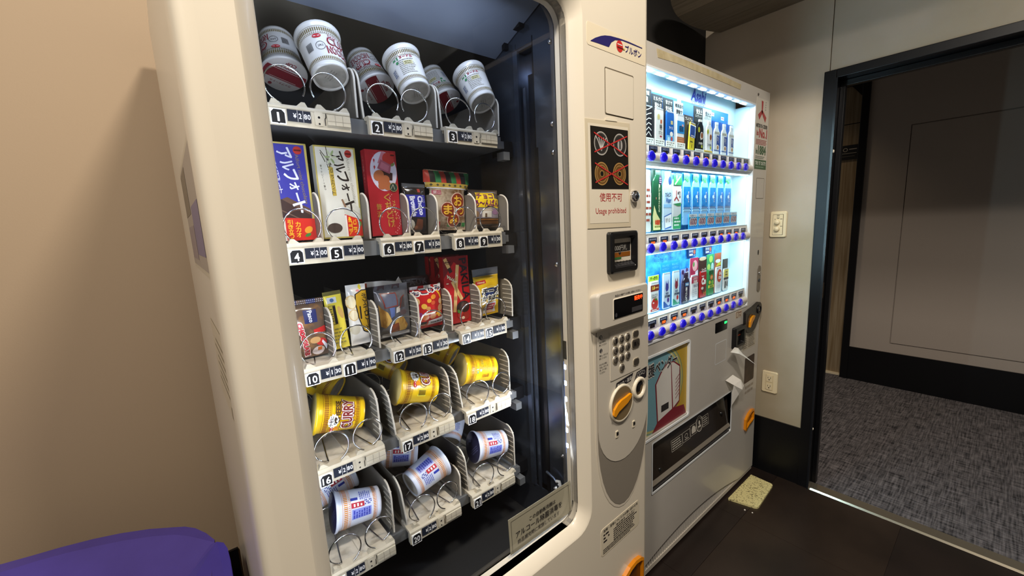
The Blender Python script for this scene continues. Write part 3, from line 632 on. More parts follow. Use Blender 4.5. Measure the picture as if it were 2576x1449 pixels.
# notice on the inside of the glass
gs = P1('glass_notice', MB().prism([(0.446, 0.602), (0.648, 0.602), (0.645, 0.688), (0.444, 0.690)], 'y', 0.0465, 0.0472, mat('clear_label', '#b5ae98', 0.4)))
GF = lambda u, v, d: (u, 0.0462 - d, v)
mb = MB().text(GF, 'この自動販売機は', 0.548, 0.660, 0.085, 0.0115, inkb, bold=0.02).text(GF, 'アルコール除菌消毒を', 0.538, 0.642, 0.150, 0.0165, inkb, bold=0.02).text(GF, '商品補充時に実施しています', 0.535, 0.623, 0.135, 0.0115, inkb, bold=0.02)
mb.line(GF, [(0.452, 0.608), (0.451, 0.682), (0.638, 0.680), (0.641, 0.610)], 0.0009, ink('#6f6a5c'))
P1('notice_print', mb, parent=gs)
# posters on the left side of the cabinet
SF1 = lambda u, v, d: (0.0035 - d, u, v)
mb = MB().rect(SF1, 0.10, 0.52, 1.27, 1.463, mat('side_poster', '#cfc5ae', 0.35), 0.0003).rect(SF1, 0.115, 0.505, 1.278, 1.455, ink('#a99f94'), 0.0006)
mb.rect(SF1, 0.12, 0.30, 1.30, 1.38, ink('#6f6790'), 0.0009).rect(SF1, 0.33, 0.50, 1.37, 1.45, ink('#6d6457'), 0.0009).rect(SF1, 0.31, 0.49, 1.29, 1.35, ink('#8d7f86'), 0.0009)
P1('side_poster', mb)
mb = MB().rect(SF1, 0.05, 0.30, 1.055, 1.19, mat('side_sticker', '#d8ccb2', 0.35), 0.0003).lines(SF1, 0.07, 0.28, 1.085, 1.17, 6, ink('#94886f'), 0.0006, fill=0.25).rect(SF1, 0.06, 0.13, 1.06, 1.078, ink('#7c715c'), 0.0006)
P1('side_sticker', mb)

# --- trays
XS = (0.122, 0.2945, 0.4685); XE = (0.2585, 0.433, 0.611)
rail_m = mat('rail_beige', '#cabfa8', 0.45, noise=(40, '#b9ad95', 0.3, 0.7)); tray_m = mat('tray_dusty', '#cfc6b4', 0.6, noise=(26, '#978c79', 0.30, 0.58))
shelf_m = mat('shelf_steel', '#8d8d8c', 0.35, 0.6); div_m = mat('divider_shade_grey', '#7d766b', 0.5); bead_m = mat('divider_bead', '#cfc6b6', 0.45); navy_tag = ink('#20242f'); ttxt = ink('#e9e7e2'); tagw = ink('#f3f0ea'); tagb = ink('#131214')  # divider faces coloured darker than their beads to stand in for shade
ROWS = ((1.511, 1.547), (1.2715, 1.310), (1.0445, 1.077), (0.839, 0.871), (0.607, 0.640))
LANES = (0.157, 0.2295, 0.3345, 0.4045, 0.514, 0.5905)
YR = 0.223
RF = lambda u, v, d: (u, YR - d, v)
def coil(cx, zc, ys, a0, hand, tilt=0.006, r=0.0315):
    """spring wire: upright turns at the depths ys, the wire stepping back along the tray floor between them"""
    pts = []; last = len(ys) - 1; n = 26
    for k, y in enumerate(ys):
        b0 = a0 if k == 0 else -75
        for i in range(n + 1):
            a = b0 + (255 - b0) * i / n
            yy = y + tilt * i / n
            t = R(a) if hand > 0 else R(180 - a)
            pts.append((cx + r * math.cos(t), yy, zc + r * math.sin(t)))
        if k < last:
            for i in range(1, 6):
                a = 255 + 30 * i / 6; t = R(a) if hand > 0 else R(180 - a)
                pts.append((cx + r * math.cos(t), y + tilt + (ys[k + 1] - y - tilt) * i / 6, zc + r * math.sin(t)))
    return MB().tube(pts, 0.0016, 6, chrome)
def divider(sh, x, z, h, lean=0.0, ribs=True, back=0.62):
    mb = MB(); n = 7
    prof = [(back, z), (0.250, z), (0.247, z + h * 0.72)] + [(0.247 + 0.030 * (1 - math.cos(R(90 * i / n))), z + h * 0.72 + h * 0.28 * math.sin(R(90 * i / n))) for i in range(1, n + 1)] + [(back, z + h)]
    mb.prism(prof, 'x', x - 0.001, x + 0.001, div_m)
    mb.tube([(x, a, b2) for a, b2 in prof[1:-1]], 0.0022, 6, bead_m)
    if ribs:
        for i in range(1, 8):
            zz = z + h * i / 8.2; mb.box(x - 0.0028, x + 0.0028, 0.249, 0.285, zz - 0.0009, zz + 0.0009, bead_m)
    o = P1('divider', mb, parent=sh)
    if lean:
        o.matrix_basis = T((x, 0, z)) @ roty(lean) @ T((-x, 0, -z))
    return o
num = 0
prices = {1: '280', 2: '280', 3: '280', 4: '200', 5: '200', 6: '280', 7: '150', 8: '140', 9: '130', 10: '130', 11: '190', 12: '150', 13: '130', 14: '190', 15: '180'}
for r, (z0, z1) in enumerate(ROWS):
    zt = z1
    sh = P1('shelf', MB().box(0.06, 0.655, 0.25, 0.66, zt - 0.030, zt - 0.012, shelf_m).box(0.06, 0.640, 0.244, 0.250, z0 + 0.004, zt - 0.004, shelf_m))
    P1('shelf_bracket', MB().box(0.655, 0.692, 0.26, 0.30, zt - 0.045, zt - 0.008, blk).box(0.640, 0.660, 0.235, 0.262, zt - 0.060, zt - 0.040, shelf_m).lathe([(0.005, 0.655), (0.005, 0.650), (0, 0.648)], 10, chrome, (0, 0.27, zt - 0.02), 'x'), parent=sh)
    two = r in (1, 2)
    for k in range(3):
        xa, xb = XS[k], XE[k]
        mb = MB().prism([(YR, z0), (YR, z1 - 0.004), (YR + 0.003, z1), (YR + 0.024, z1 + 0.001), (YR + 0.024, z1 - 0.005), (YR + 0.010, z1 - 0.007), (YR + 0.010, z0 + 0.003)], 'x', xa, xb, rail_m)
        for L in LANES[2 * k:2 * k + 2]:
            for sx in (-1, 1):
                c = L + sx * 0.021
                mb.prism([(c - sx * 0.012, z1 - 0.002), (c - sx * 0.001, z1 + 0.008), (c + sx * 0.005, z1 + 0.008), (c + sx * 0.010, z1 - 0.002)], 'y', YR + 0.004, YR + 0.014, rail_m)
        # groove line along the rail
        mb.rect(RF, xa, xb, z1 - 0.0075, z1 - 0.0068, ink('#8f8672'), 0.0003)
        rail = P1('price_rail', mb, parent=sh)
        P1('tray_floor', MB().box(xa + 0.002, xb - 0.002, YR + 0.020, 0.62, zt - 0.012, zt - 0.001, tray_m).box(xa + 0.066, xa + 0.070, YR + 0.03, 0.62, zt - 0.001, zt + 0.003, tray_m), parent=sh)
        zm = (z0 + z1) / 2 - 0.001
        slots = ((0.000, 0.0265), (0.0685, 0.095)) if two else ((0.000, 0.0265),)
        for si, (s0, s1) in enumerate(slots):
            num += 1; num_ = num if num < 19 else num
            n = num
            a, b2 = xa + s0 + 0.003, xa + s1
            zc = zm - (0.0055 if r >= 3 else 0.003)
            mb = MB().prism([(a, zc - 0.0125), (b2, zc - 0.0125), (b2, zc + 0.0125), (a, zc + 0.0125)], 'y', YR - 0.0025, YR, tagw)
            NFm = lambda u, v, d: (u, YR - 0.0025 - d, v)
            c = (a + b2) / 2
            mb.pol(NFm, [(a + 0.0015, zc - 0.0105), (c - 0.002, zc - 0.0105), (c, zc - 0.0118), (c + 0.002, zc - 0.0105), (b2 - 0.0015, zc - 0.0105), (b2 - 0.0015, zc + 0.0065), (c + 0.006, zc + 0.0112), (c - 0.006, zc + 0.0112), (a + 0.0015, zc + 0.0065)], tagb, 0.0003)
            mb.text(NFm, str(n), c, zc - 0.0008, (0.0034 if n == 1 else 0.0085) if n < 10 else (0.0115 if n == 11 else 0.015), 0.0145, ttxt, 0.0006, bold=0.02)
            P1('number_tag', mb, parent=sh)
            q0 = xa + s1 + 0.0028; q1 = q0 + 0.0375; zq = zm + 0.001
            mb = MB().box(q0, q1, YR - 0.002, YR, zq - 0.0095, zq + 0.0095, navy_tag)
            PFm = lambda u, v, d: (u, YR - 0.002 - d, v)
            for gx in (0.0155, 0.0245): mb.rect(PFm, q0 + gx, q0 + gx + 0.0008, zq - 0.0095, zq + 0.0095, ink('#c9c6c0'), 0.0003)
            pr = prices.get(n, '280')
            mb.text(PFm, '¥', q0 + 0.0115, zq, 0.0055, 0.008, ttxt, bold=0.02).text(PFm, pr[0], q0 + 0.0200, zq, 0.0048 if pr[0] != '1' else 0.0019, 0.009, ttxt, bold=0.02).text(PFm, pr[1], q0 + 0.0285, zq, 0.0052 if pr[1] != '1' else 0.0019, 0.009, ttxt, bold=0.02).text(PFm, pr[2], q0 + 0.0343, zq, 0.0052, 0.009, ttxt, bold=0.02)
            P1('price_tag', mb, parent=sh)
        if not two:
            mb = MB().prism(rrect(xa + 0.073, xa + 0.088, zm - 0.011, zm + 0.012, 0.002, 2), 'y', YR - 0.0015, YR, rail_m)
            CF = lambda u, v, d: (u, YR - 0.0015 - d, v)
            mb.disc(CF, xa + 0.0805, zm + 0.003, 0.0021, 0.0021, tagb).disc(CF, xa + 0.0805, zm - 0.008, 0.0017, 0.0017, tagb).line(CF, [(xa + 0.0905, zm - 0.010), (xa + 0.0905, zm + 0.002), (xa + 0.0925, zm + 0.004), (xa + 0.0925, zm + 0.011)], 0.0013, tagb)
            mb.box(xa + 0.0945, xb - 0.001, YR - 0.0035, YR, zm - 0.0085, zm + 0.0095, rail_m)
            for i in range(1, 3): mb.box(xa + 0.0945 + i * 0.0132, xa + 0.0955 + i * 0.0132, YR - 0.0037, YR - 0.003, zm - 0.0085, zm + 0.0095, ink('#958b78'))
            mb.box(xa + 0.0945, xb - 0.001, YR - 0.0037, YR - 0.003, zm - 0.002, zm - 0.0012, ink('#958b78'))
            P1('rail_clip', mb, parent=sh)
    for li, L in enumerate(LANES):
        hd_ = 1 if li % 2 == 0 else -1
        if two: o = coil(L, z1 + 0.030, (0.238, 0.318, 0.393, 0.468, 0.543), -40, 1, 0.004)
        elif r == 0: o = coil(L, z1 + 0.037, (0.236, 0.470), -30, hd_, 0.008)
        else: o = coil(L, z1 + 0.034, (0.228, 0.345, 0.500), -65, hd_, 0.012)
        P1('coil', o, parent=sh)
    if r == 0:
        for x, ln in ((0.283, 0), (0.296, -4), (0.462, 0), (0.474, -4), (0.640, 0)): divider(sh, x, zt, 0.097, ln, False)
    elif r == 1:
        for x in (0.1915, 0.2845, 0.373, 0.445, 0.552, 0.655): divider(sh, x, zt, 0.093, 0, False)
    elif r == 2:
        for x in (0.189, 0.281, 0.3755, 0.4630, 0.549, 0.655): divider(sh, x, zt, 0.100, 0, True)
    elif r == 3:
        for x, ln in ((0.262, -1), (0.296, -6), (0.4415, -2), (0.475, -8), (0.632, -1)): divider(sh, x, zt, 0.112, ln, True)
    else:
        for x, ln, rb in ((0.269, 0, True), (0.302, -6, False), (0.4505, 0, False), (0.477, -5, True), (0.636, -1, True)): divider(sh, x, zt, 0.118 if x != 0.4505 else 0.072, ln, rb)
# ------------------------------------------------------------------ drinks machine (front face at Y = 0.74)
MY = 0.74
m2 = empty('drinks_vending_machine', T((0, 0, 0)), 'pale grey drinks vending machine with a bright cyan lit showcase, beyond the snack machine', 'vending machine')
pale = mat('pale_grey_enamel', '#cdc8c0', 0.30, noise=(3, '#c4beb4', 0.3, 0.7), coat=0.2)
pale_top = mat('pale_enamel_top', '#dccfb6', 0.35, noise=(3, '#d2c4a8', 0.3, 0.7))
def P2(name, mb, bevel=None, parent=None, label=None):
    o = mb.build(name, parent or m2, bevel=bevel)
    if label: o['label'] = label
    return o
F2 = lambda u, v, d: (u, MY - d, v)
XL, XR, ZT = 0.990, 2.128, 1.848
hx0, hx1, hz0, hz1 = 1.065, 1.967, 0.905, 1.777
mb = MB()
def slab(x0, x1, z0, z1): mb.box(x0, x1, MY, MY + 0.03, z0, z1, pale)
slab(XL, XR, hz1, ZT); slab(XL, hx0, hz0, hz1); slab(hx1, XR, hz0, hz1)
slab(XL, XR, 0.853, hz0); slab(XL, 1.04, 0.560, 0.853); slab(1.449, XR, 0.560, 0.853)
slab(XL, XR, 0.527, 0.560); slab(XL, 1.197, 0.335, 0.527); slab(1.841, XR, 0.335, 0.527)
slab(XL, XR, 0.12, 0.335)
# kick plate with an arched vent opening
def arch(x): return 0.030 + 0.062 * max(0.0, 1 - ((x - 1.50) / 0.47) ** 2)
xs = [XL + (XR - XL) * i / 40 for i in range(41)]
mb.loft([[(x, MY, 0.12) for x in xs], [(x, MY, arch(x)) for x in xs], [(x, MY + 0.03, arch(x)) for x in xs]], pale, closed=False)
P2('front_panel', mb)
P2('cabinet', MB().box(XL, XL + 0.02, MY + 0.03, 1.45, 0.03, ZT, pale).box(XR - 0.02, XR, MY + 0.03, 1.45, 0.03, ZT, pale).box(XL, XR, MY + 0.03, 1.45, ZT - 0.02, ZT, pale).box(XL, XR, 1.43, 1.45, 0.03, ZT, pale).box(XL, XR, MY + 0.05, 1.45, 0.03, 0.05, blk))
P2('kick_plate', MB().box(XL, XR, MY + 0.004, MY + 0.012, 0.012, 0.030, mat('kick_pale', '#d3cabb', 0.35)).box(XL + 0.01, XR - 0.01, MY + 0.034, MY + 0.036, 0.012, 0.12, blk))
mb = MB()
for i in range(62):
    x = 1.08 + i * 0.0138
    if arch(x) > 0.034: mb.box(x, x + 0.006, MY + 0.006, MY + 0.03, 0.030, arch(x), pale)
tag(P2('vent_slats', mb), kind='stuff')
for x in (1.06, 2.05):
    for y in (0.80, 1.38): P2('foot', MB().lathe([(0.03, 0), (0.03, 0.012), (0.012, 0.016), (0.012, 0.04)], 14, blk, (x, y, 0)))
# gloss trim round the showcase, glass
trim_w = mat('trim_white', '#eef2f4', 0.25)
P2('showcase_trim', MB().loft([at_y(rrect(hx0 - 0.004, hx1 + 0.006, hz0 - 0.004, hz1 + 0.004, 0.006, 3), MY - 0.003), at_y(rrect(hx0 + 0.002, hx1 - 0.001, hz0 + 0.002, hz1 - 0.002, 0.004, 3), MY - 0.003), at_y(rrect(hx0 + 0.002, hx1 - 0.001, hz0 + 0.002, hz1 - 0.002, 0.004, 3), MY + 0.02)], trim_w).loft([at_y(rrect(hx0 - 0.004, hx1 + 0.006, hz0 - 0.004, hz1 + 0.004, 0.006, 3), MY), at_y(rrect(hx0 - 0.004, hx1 + 0.006, hz0 - 0.004, hz1 + 0.004, 0.006, 3), MY - 0.003)], trim_w))
YB = 0.818
cyan_in = mat('showcase_white', '#d9eef4', 0.35); 
mb = MB().box(hx0, hx1, YB, YB + 0.006, hz0, hz1, cyan_in).box(hx0 - 0.004, hx0, MY + 0.02, YB, hz0, hz1, cyan_in).box(hx1 - 0.004, hx1 + 0.002, MY + 0.02, YB, hz0, hz1, cyan_in)
mb.box(hx0, hx1, MY + 0.012, YB, hz0 - 0.004, hz0 + 0.004, cyan_in).prism([(MY + 0.012, hz1 + 0.006), (YB, hz1 + 0.03), (YB, hz1 + 0.034), (MY + 0.012, hz1 + 0.012)], 'x', hx0, hx1, cyan_in).box(hx0, hx1, YB, YB + 0.006, hz1, hz1 + 0.034, cyan_in)
P2('showcase_liner', mb)
P2('glass_pane', MB().poly([(hx0, MY + 0.004, hz0), (hx1, MY + 0.004, hz0), (hx1, MY + 0.004, hz1), (hx0, MY + 0.004, hz1)], glass('showcase_glass', (0.98, 0.99, 1, 1), 0.5, 1.3)))
BP = lambda u, v, d: (u, YB - d, v)
sky_b = mat('backing_blue', '#0c7cd0', 0.45); ice_b = mat('backing_ice', '#49aee8', 0.45, noise=(38, '#1878cc', 0.35, 0.65)); dk_b = ink('#0b62b8')
mb = MB().rect(BP, hx0 + 0.01, 1.893, 1.555, 1.748, sky_b, 0.001)
for x, z in ((1.47, 1.735), (1.735, 1.722), (1.825, 1.715)): mb.rect(BP, x, x + 0.028, z, z + 0.014, ink('#e7e4ee'), 0.0014).rect(BP, x + 0.003, x + 0.025, z + 0.005, z + 0.009, ink('#b46a86'), 0.0018)
mb.rect(BP, 1.868, 1.886, 1.70, 1.718, dk_b, 0.0014)
P2('backing_card', mb, label='bright blue backing card of the top shelf')
mb = MB().rect(BP, hx0 + 0.01, 1.870, 1.268, 1.490, mat('backing_cyan', '#179ce0', 0.45, noise=(20, '#3fb0ea', 0.3, 0.7)), 0.001)
for x in (1.40, 1.428): mb.rect(BP, x, x + 0.018, 1.470, 1.490, dk_b, 0.0014)
P2('backing_card', mb)
mb = MB().rect(BP, hx0 + 0.01, 1.872, 0.985, 1.208, ice_b, 0.001)
P2('backing_card', mb, label='ice-patterned blue backing card of the lowest shelf')
mb = MB()
for x in (1.330, 1.400):
    mb.text(BP, '0カロリー', x + 0.026, 1.187, 0.056, 0.013, inkb, 0.0018).text(BP, '&', x + 0.026, 1.178, 0.006, 0.005, inkb, 0.0018).text(BP, '0シュガー', x + 0.026, 1.168, 0.056, 0.013, inkb, 0.0018)
P2('shelf_talker', mb)
for x in (1.555, 1.693):
    mb = MB().box(x, x + 0.060, YB - 0.012, YB - 0.010, 1.160, 1.192, ink('#17336b')); TF = lambda u, v, d: (u, YB - 0.012 - d, v)
    mb.text(TF, '熱中症', x + 0.020, 1.182, 0.032, 0.010, white).rect(TF, x + 0.006, x + 0.034, 1.165, 1.172, ink('#c9ccd6')).disc(TF, x + 0.047, 1.178, 0.008, 0.009, ink('#c0573a')).rect(TF, x + 0.040, x + 0.055, 1.163, 1.167, ink('#8fa0c0'))
    P2('shelf_talker', mb)
mb = MB().text(BP, 'Asahi', 1.632, 1.781, 0.112, 0.046, ink('#1226a0'), 0.0012, bold=0.035, shear=0.25).text(BP, 'SOFT DRINKS', 1.631, 1.751, 0.113, 0.016, ink('#0f2f86'), 0.0022)
P2('brand_print', mb)
# LEDs under the showcase top
lo = P2('light_bar', MB().prism([(MY + 0.012, 1.781), (MY + 0.028, 1.787), (MY + 0.028, 1.783), (MY + 0.012, 1.777)], 'x', hx0 + 0.01, hx1 - 0.02, trim_w))
chip = glow('showcase_led', '#e6fbff', 18.0)
for i in range(12):
    x = 1.10 + i * 0.0705
    P2('light_chip', MB().prism([(MY + 0.013, 1.7775), (MY + 0.027, 1.7822), (MY + 0.027, 1.7765), (MY + 0.013, 1.7718)], 'x', x, x + 0.034, chip), parent=lo)
CY = (0.60, 0.90, 1.0)
def area2(name, loc, p, sx, sy, to, col=CY, spread=None):
    return lamp(name, 'AREA', loc, p, col, sx, to, sy, spread)
area2('showcase_light', (1.51, MY + 0.014, 1.772), 1.5, 0.86, 0.012, (1.51, MY + 0.034, 1.60))
area2('showcase_light', (1.51, MY + 0.014, 1.4845), 1.9, 0.86, 0.012, (1.51, MY + 0.040, 1.30))
area2('showcase_light', (1.51, MY + 0.014, 1.2015), 1.9, 0.86, 0.012, (1.51, MY + 0.040, 1.02))
area2('showcase_side_light', (hx0 + 0.012, MY + 0.016, 1.34), 4.5, 0.012, 0.84, (1.50, MY + 0.050, 1.34))
# button rails
roll = mat('button_rail_white', '#e6ddd2', 0.4); blue_b = mat('button_blue', '#1a12c8', 0.15, coat=0.6, emit=0.25, emitcol='#1c10f0'); rim_b = mat('button_rim', '#4f3fc4', 0.2, coat=0.5, emit=0.2, emitcol='#5a40ff')
navy_p = ink('#31466e'); seg_off = mat('price_glass', '#2a2522', 0.2); seg_on = glow('price_amber', '#ff6a28', 3.0); plate_w = mat('price_plate', '#e9e4e2', 0.4)
BX = [1.173 + 0.0711 * (i - 1) for i in range(12)]
hot = {0: (4, 5, 6), 1: (1, 2, 8, 9, 10), 2: (2, 3, 4, 8, 9, 10)}
for r, (zb, zbot, ztop, zprice) in enumerate(((1.5135, 1.488, 1.556, 1.538), (1.2235, 1.204, 1.272, 1.2475), (0.931, 0.906, 0.986, 0.966))):
    # rolled white front with a ledge behind it
    prof = [(MY + 0.045, ztop), (MY + 0.010, ztop - 0.004), (MY + 0.006, zb + 0.016)] + [(MY - 0.002 - 0.016 * math.cos(R(a)) + 0.012, zb + 0.016 * math.sin(R(a))) for a in (65, 45, 25, 8, -8, -25, -45, -65)] + [(MY + 0.008, zbot), (YB, zbot)]
    mb = MB().loft([[(hx0, a, b2) for a, b2 in prof], [(hx1 - 0.005, a, b2) for a, b2 in prof]], roll, closed=False)
    mb.poly([(hx1 - 0.005, a, b2) for a, b2 in prof], roll)
    mb.box(hx0, hx1 - 0.005, MY + 0.010, YB, ztop - 0.003, ztop, cyan_in)
    if r < 2: mb.box(hx0, hx1 - 0.005, MY + 0.012, MY + 0.034, zbot - 0.002, zbot - 0.0005, glow('strip_white', '#d8f4ff', 3.0))
    rail = P2('button_rail', mb)
    for i, x in enumerate(BX):
        cz = zb
        u = MB()
        egg = [(0.0215 * math.cos(R(a)) * (1 - 0.12 * max(0, math.sin(R(a)))), 0.0165 * math.sin(R(a)) + 0.002 * math.sin(R(a)) ** 2) for a in range(0, 360, 18)]
        L0 = [(x + a, MY - 0.004, cz + b2) for a, b2 in egg]; L1 = [(x + a, MY - 0.0075, cz + b2) for a, b2 in egg]
        L2 = [(x + a * 0.86, MY - 0.0100, cz + b2 * 0.86) for a, b2 in egg]; L3 = [(x + a * 0.55, MY - 0.0122, cz + b2 * 0.55) for a, b2 in egg]
        u.loft([L0, L1, L2], rim_b, smooth=True).loft([L2, L3], blue_b, smooth=True).poly(L3, blue_b)
        P2('selector_button', u, parent=rail)
        pm = MB(); y0 = MY + 0.0055; PFr = lambda a, b2, d: (a, y0 - d, b2)
        pm.box(x + 0.002, x + 0.054, y0, y0 + 0.002, zprice - 0.022, zprice + 0.0125, plate_w)
        pm.pol(PFr, [(x + 0.004, zprice + 0.011), (x + 0.052, zprice + 0.011), (x + 0.052, zprice - 0.005), (x + 0.044, zprice - 0.005), (x + 0.044, zprice + 0.0), (x + 0.013, zprice + 0.0), (x + 0.013, zprice - 0.005), (x + 0.004, zprice - 0.005)], navy_p)
        pm.rect(PFr, x + 0.014, x + 0.043, zprice - 0.014, zprice + 0.001, seg_off, 0.0006)
        if r == 0: pm.text(PFr, 'つめた〜い', x + 0.028, zprice + 0.0055, 0.040, 0.0075, ink('#cfe0ff'), 0.0007, bold=0.01)
        else: pm.lines(PFr, x + 0.008, x + 0.048, zprice + 0.002, zprice + 0.009, 1, ink('#b9c8e4'), 0.0007, fill=0.7)
        if i in hot[r]: pm.text(PFr, '売切', x + 0.0285, zprice - 0.0065, 0.021, 0.0105, seg_on, 0.0009, bold=0.02)
        else: pm.text(PFr, '130', x + 0.0285, zprice - 0.0065, 0.016, 0.008, ink('#4a403a'), 0.0009)
        P2('price_display', pm, parent=rail)
# poster behind a clear window
PY = MY + 0.008
px_ = P2('poster_window', MB().loft([at_y(rrect(1.028, 1.455, 0.546, 0.858, 0.012), MY - 0.0025), at_y(rrect(1.036, 1.447, 0.554, 0.850, 0.010), MY - 0.0025), at_y(rrect(1.036, 1.447, 0.554, 0.850, 0.010), PY)], trim_w).loft([at_y(rrect(1.028, 1.455, 0.546, 0.858, 0.012), MY), at_y(rrect(1.028, 1.455, 0.546, 0.858, 0.012), MY - 0.0025)], trim_w))
PPF = lambda u, v, d: (u, PY - d, v)
ps_y = mat('poster_yellow', '#cda62c', 0.5); ps_b = mat('poster_blue', '#7db0bd', 0.5); ps_w = ink('#f0ebe2'); ps_r = ink('#8d1d2d')
mb = MB().rect(PPF, 1.03, 1.453, 0.548, 0.856, ps_y, 0.0)
for k, (rad, m) in enumerate(((0.172, '#8f9a6a'), (0.166, '#cdc06a'), (0.158, '#7f9f92'), (0.152, '#c9c27c'), (0.143, '#7db0bd'))):
    mb.disc(PPF, 1.225, 0.715, rad * 1.12, rad, ink(m, 0.7), 0.0003 * (k + 1), 40)
mb.disc(PPF, 1.225, 0.715, 0.155, 0.138, ps_b, 0.0018, 40)
# plain upright cabinet drawing in white and red
mb.pol(PPF, [(1.245, 0.598), (1.345, 0.612), (1.425, 0.600), (1.445, 0.556), (1.20, 0.556)], ps_r, 0.0021)
mb.pol(PPF, [(1.222, 0.740), (1.258, 0.778), (1.300, 0.802), (1.345, 0.797), (1.392, 0.770), (1.392, 0.625), (1.345, 0.605), (1.236, 0.588)], ps_r, 0.0024)
mb.pol(PPF, [(1.229, 0.738), (1.262, 0.773), (1.300, 0.796), (1.325, 0.796), (1.337, 0.612), (1.242, 0.594)], ps_w, 0.0027)
mb.pol(PPF, [(1.329, 0.796), (1.345, 0.792), (1.386, 0.766), (1.386, 0.630), (1.345, 0.613)], ps_w, 0.0027)
mb.rect(PPF, 1.262, 1.312, 0.622, 0.648, ink('#2a2524'), 0.003)
for i in range(6): mb.line(PPF, [(1.360, 0.72 - i * 0.015), (1.385, 0.735 - i * 0.015)], 0.003, ps_r, 0.003)
mb.text(PPF, '応援ベンダー', 1.253, 0.801, 0.232, 0.050, ps_w, 0.0033, bold=0.075, rot=1.5).text(PPF, '応援ベンダー', 1.253, 0.801, 0.226, 0.044, ink('#2b2a2e'), 0.0038, bold=0.03, rot=1.5)
P2('poster', mb, parent=px_)
P2('window_pane', MB().poly(at_y(rrect(1.036, 1.447, 0.554, 0.850, 0.010), MY + 0.002), glass('showcase_glass')), parent=px_)
# delivery slot
ds = P2('delivery_slot', MB().loft([at_y(rrect(1.190, 1.848, 0.328, 0.534, 0.008), MY - 0.0025), at_y(rrect(1.197, 1.841, 0.335, 0.527, 0.006), MY - 0.0025), at_y(rrect(1.197, 1.841, 0.335, 0.527, 0.006), MY + 0.05)], trim_w)
        .box(1.19, 1.85, MY + 0.05, MY + 0.10, 0.33, 0.53, mat('slot_inside', '#141210', 0.6)))
P2('flap', MB().prism([(MY + 0.020, 0.525), (MY + 0.006, 0.372), (MY + 0.009, 0.372), (MY + 0.023, 0.525)], 'x', 1.20, 1.838, mat('smoked_flap', '#1b1816', 0.12, noise=(6, '#332c26', 0.4, 0.7))), parent=ds)
P2('flap_lip', MB().prism([(MY + 0.006, 0.372), (MY - 0.002, 0.358), (MY + 0.004, 0.352), (MY + 0.012, 0.368)], 'x', 1.20, 1.838, mat('lip_steel', '#a79e90', 0.3, 0.5)).box(1.199, 1.839, MY + 0.002, MY + 0.04, 0.336, 0.352, mat('slot_step', '#2a2320', 0.4)), parent=ds)
for u, v in ((1.262, 0.395), (1.765, 0.442)): P2('flap_knob', MB().lathe([(0.008, MY + 0.012), (0.007, MY + 0.004), (0.003, MY + 0.003), (0, MY + 0.003)], 14, blk, (u, 0, v), 'y'), parent=ds)
dw = ink('#cfc9bd'); FF = lambda u, v, d: (u, MY + 0.0060 + (v - 0.372) * 0.0915 - 0.0004 - d, v)
mb = MB()
for (u0, u1, v0, v1) in ((1.350, 1.430, 0.426, 0.470), (1.434, 1.492, 0.430, 0.470), (1.496, 1.548, 0.434, 0.476), (1.600, 1.650, 0.436, 0.480)):
    mb.line(FF, [(u0, v0), (u1, v0), (u1, v1), (u0, v1), (u0, v0)], 0.0016, dw)
mb.lines(FF, 1.356, 1.426, 0.430, 0.466, 4, dw, fill=0.45).lines(FF, 1.606, 1.645, 0.440, 0.476, 4, dw, fill=0.4)
mb.ring(FF, 1.572, 0.462, 0.030, 0.034, 0.004, dw).ring(FF, 1.572, 0.462, 0.022, 0.026, 0.003, ink('#8d877c')).disc(FF, 1.572, 0.466, 0.007, 0.010, dw).rect(FF, 1.560, 1.584, 0.446, 0.455, dw)
mb.pol(FF, [(1.506, 0.440), (1.540, 0.440), (1.540, 0.458), (1.528, 0.470), (1.514, 0.470), (1.506, 0.458)], dw).ring(FF, 1.462, 0.451, 0.012, 0.009, 0.002, dw).rect(FF, 1.448, 1.480, 0.436, 0.439, dw)
P2('flap_stickers', mb, parent=ds)
# money side: display, hatch, bill slot, lever
d2 = P2('display', MB().prism(rrect(1.660, 1.771, 0.834, 0.878, 0.004, 3), 'y', MY - 0.001, MY, mat('display_black', '#070709', 0.12)))
P2('display_message', MB().rect(lambda u, v, d: (u, MY - 0.001 - d, v), 1.742, 1.766, 0.860, 0.872, ink('#0b3a1c')).text(lambda u, v, d: (u, MY - 0.001 - d, v), '販売中', 1.754, 0.866, 0.023, 0.010, glow('led_green', '#25ff6a', 4.0), 0.0008, bold=0.03), parent=d2)
P2('hatch', MB().loft([at_y(rrect(1.666, 1.771, 0.695, 0.789, 0.006, 3), MY - 0.0005), at_y(rrect(1.669, 1.768, 0.698, 0.786, 0.005, 3), MY - 0.0005)], trim_w).prism(rrect(1.669, 1.768, 0.698, 0.786, 0.005, 3), 'y', MY - 0.0003, MY, pale))
b2_ = P2('bill_slot', MB().loft([at_y(rrect(1.823, 1.934, 0.729, 0.824, 0.006), MY), at_y(rrect(1.824, 1.933, 0.730, 0.823, 0.006), MY - 0.014), at_y(rrect(1.829, 1.928, 0.735, 0.818, 0.005), MY - 0.017), at_y(rrect(1.843, 1.914, 0.745, 0.808, 0.004), MY - 0.017), at_y(rrect(1.845, 1.912, 0.747, 0.806, 0.004), MY - 0.003)], blk, cap1=True))
B2F = lambda u, v, d: (u, MY - 0.003 - d, v)
P2('bill_label', MB().rect(B2F, 1.858, 1.905, 0.778, 0.784, ink('#b5471d')).rect(B2F, 1.850, 1.880, 0.765, 0.770, ink('#2f6a35')).disc(B2F, 1.862, 0.767, 0.003, 0.003, glow('led_green', '#25ff6a', 4.0), 0.0008, 10).rect(B2F, 1.852, 1.908, 0.786, 0.800, ink('#2c2826')), parent=b2_)
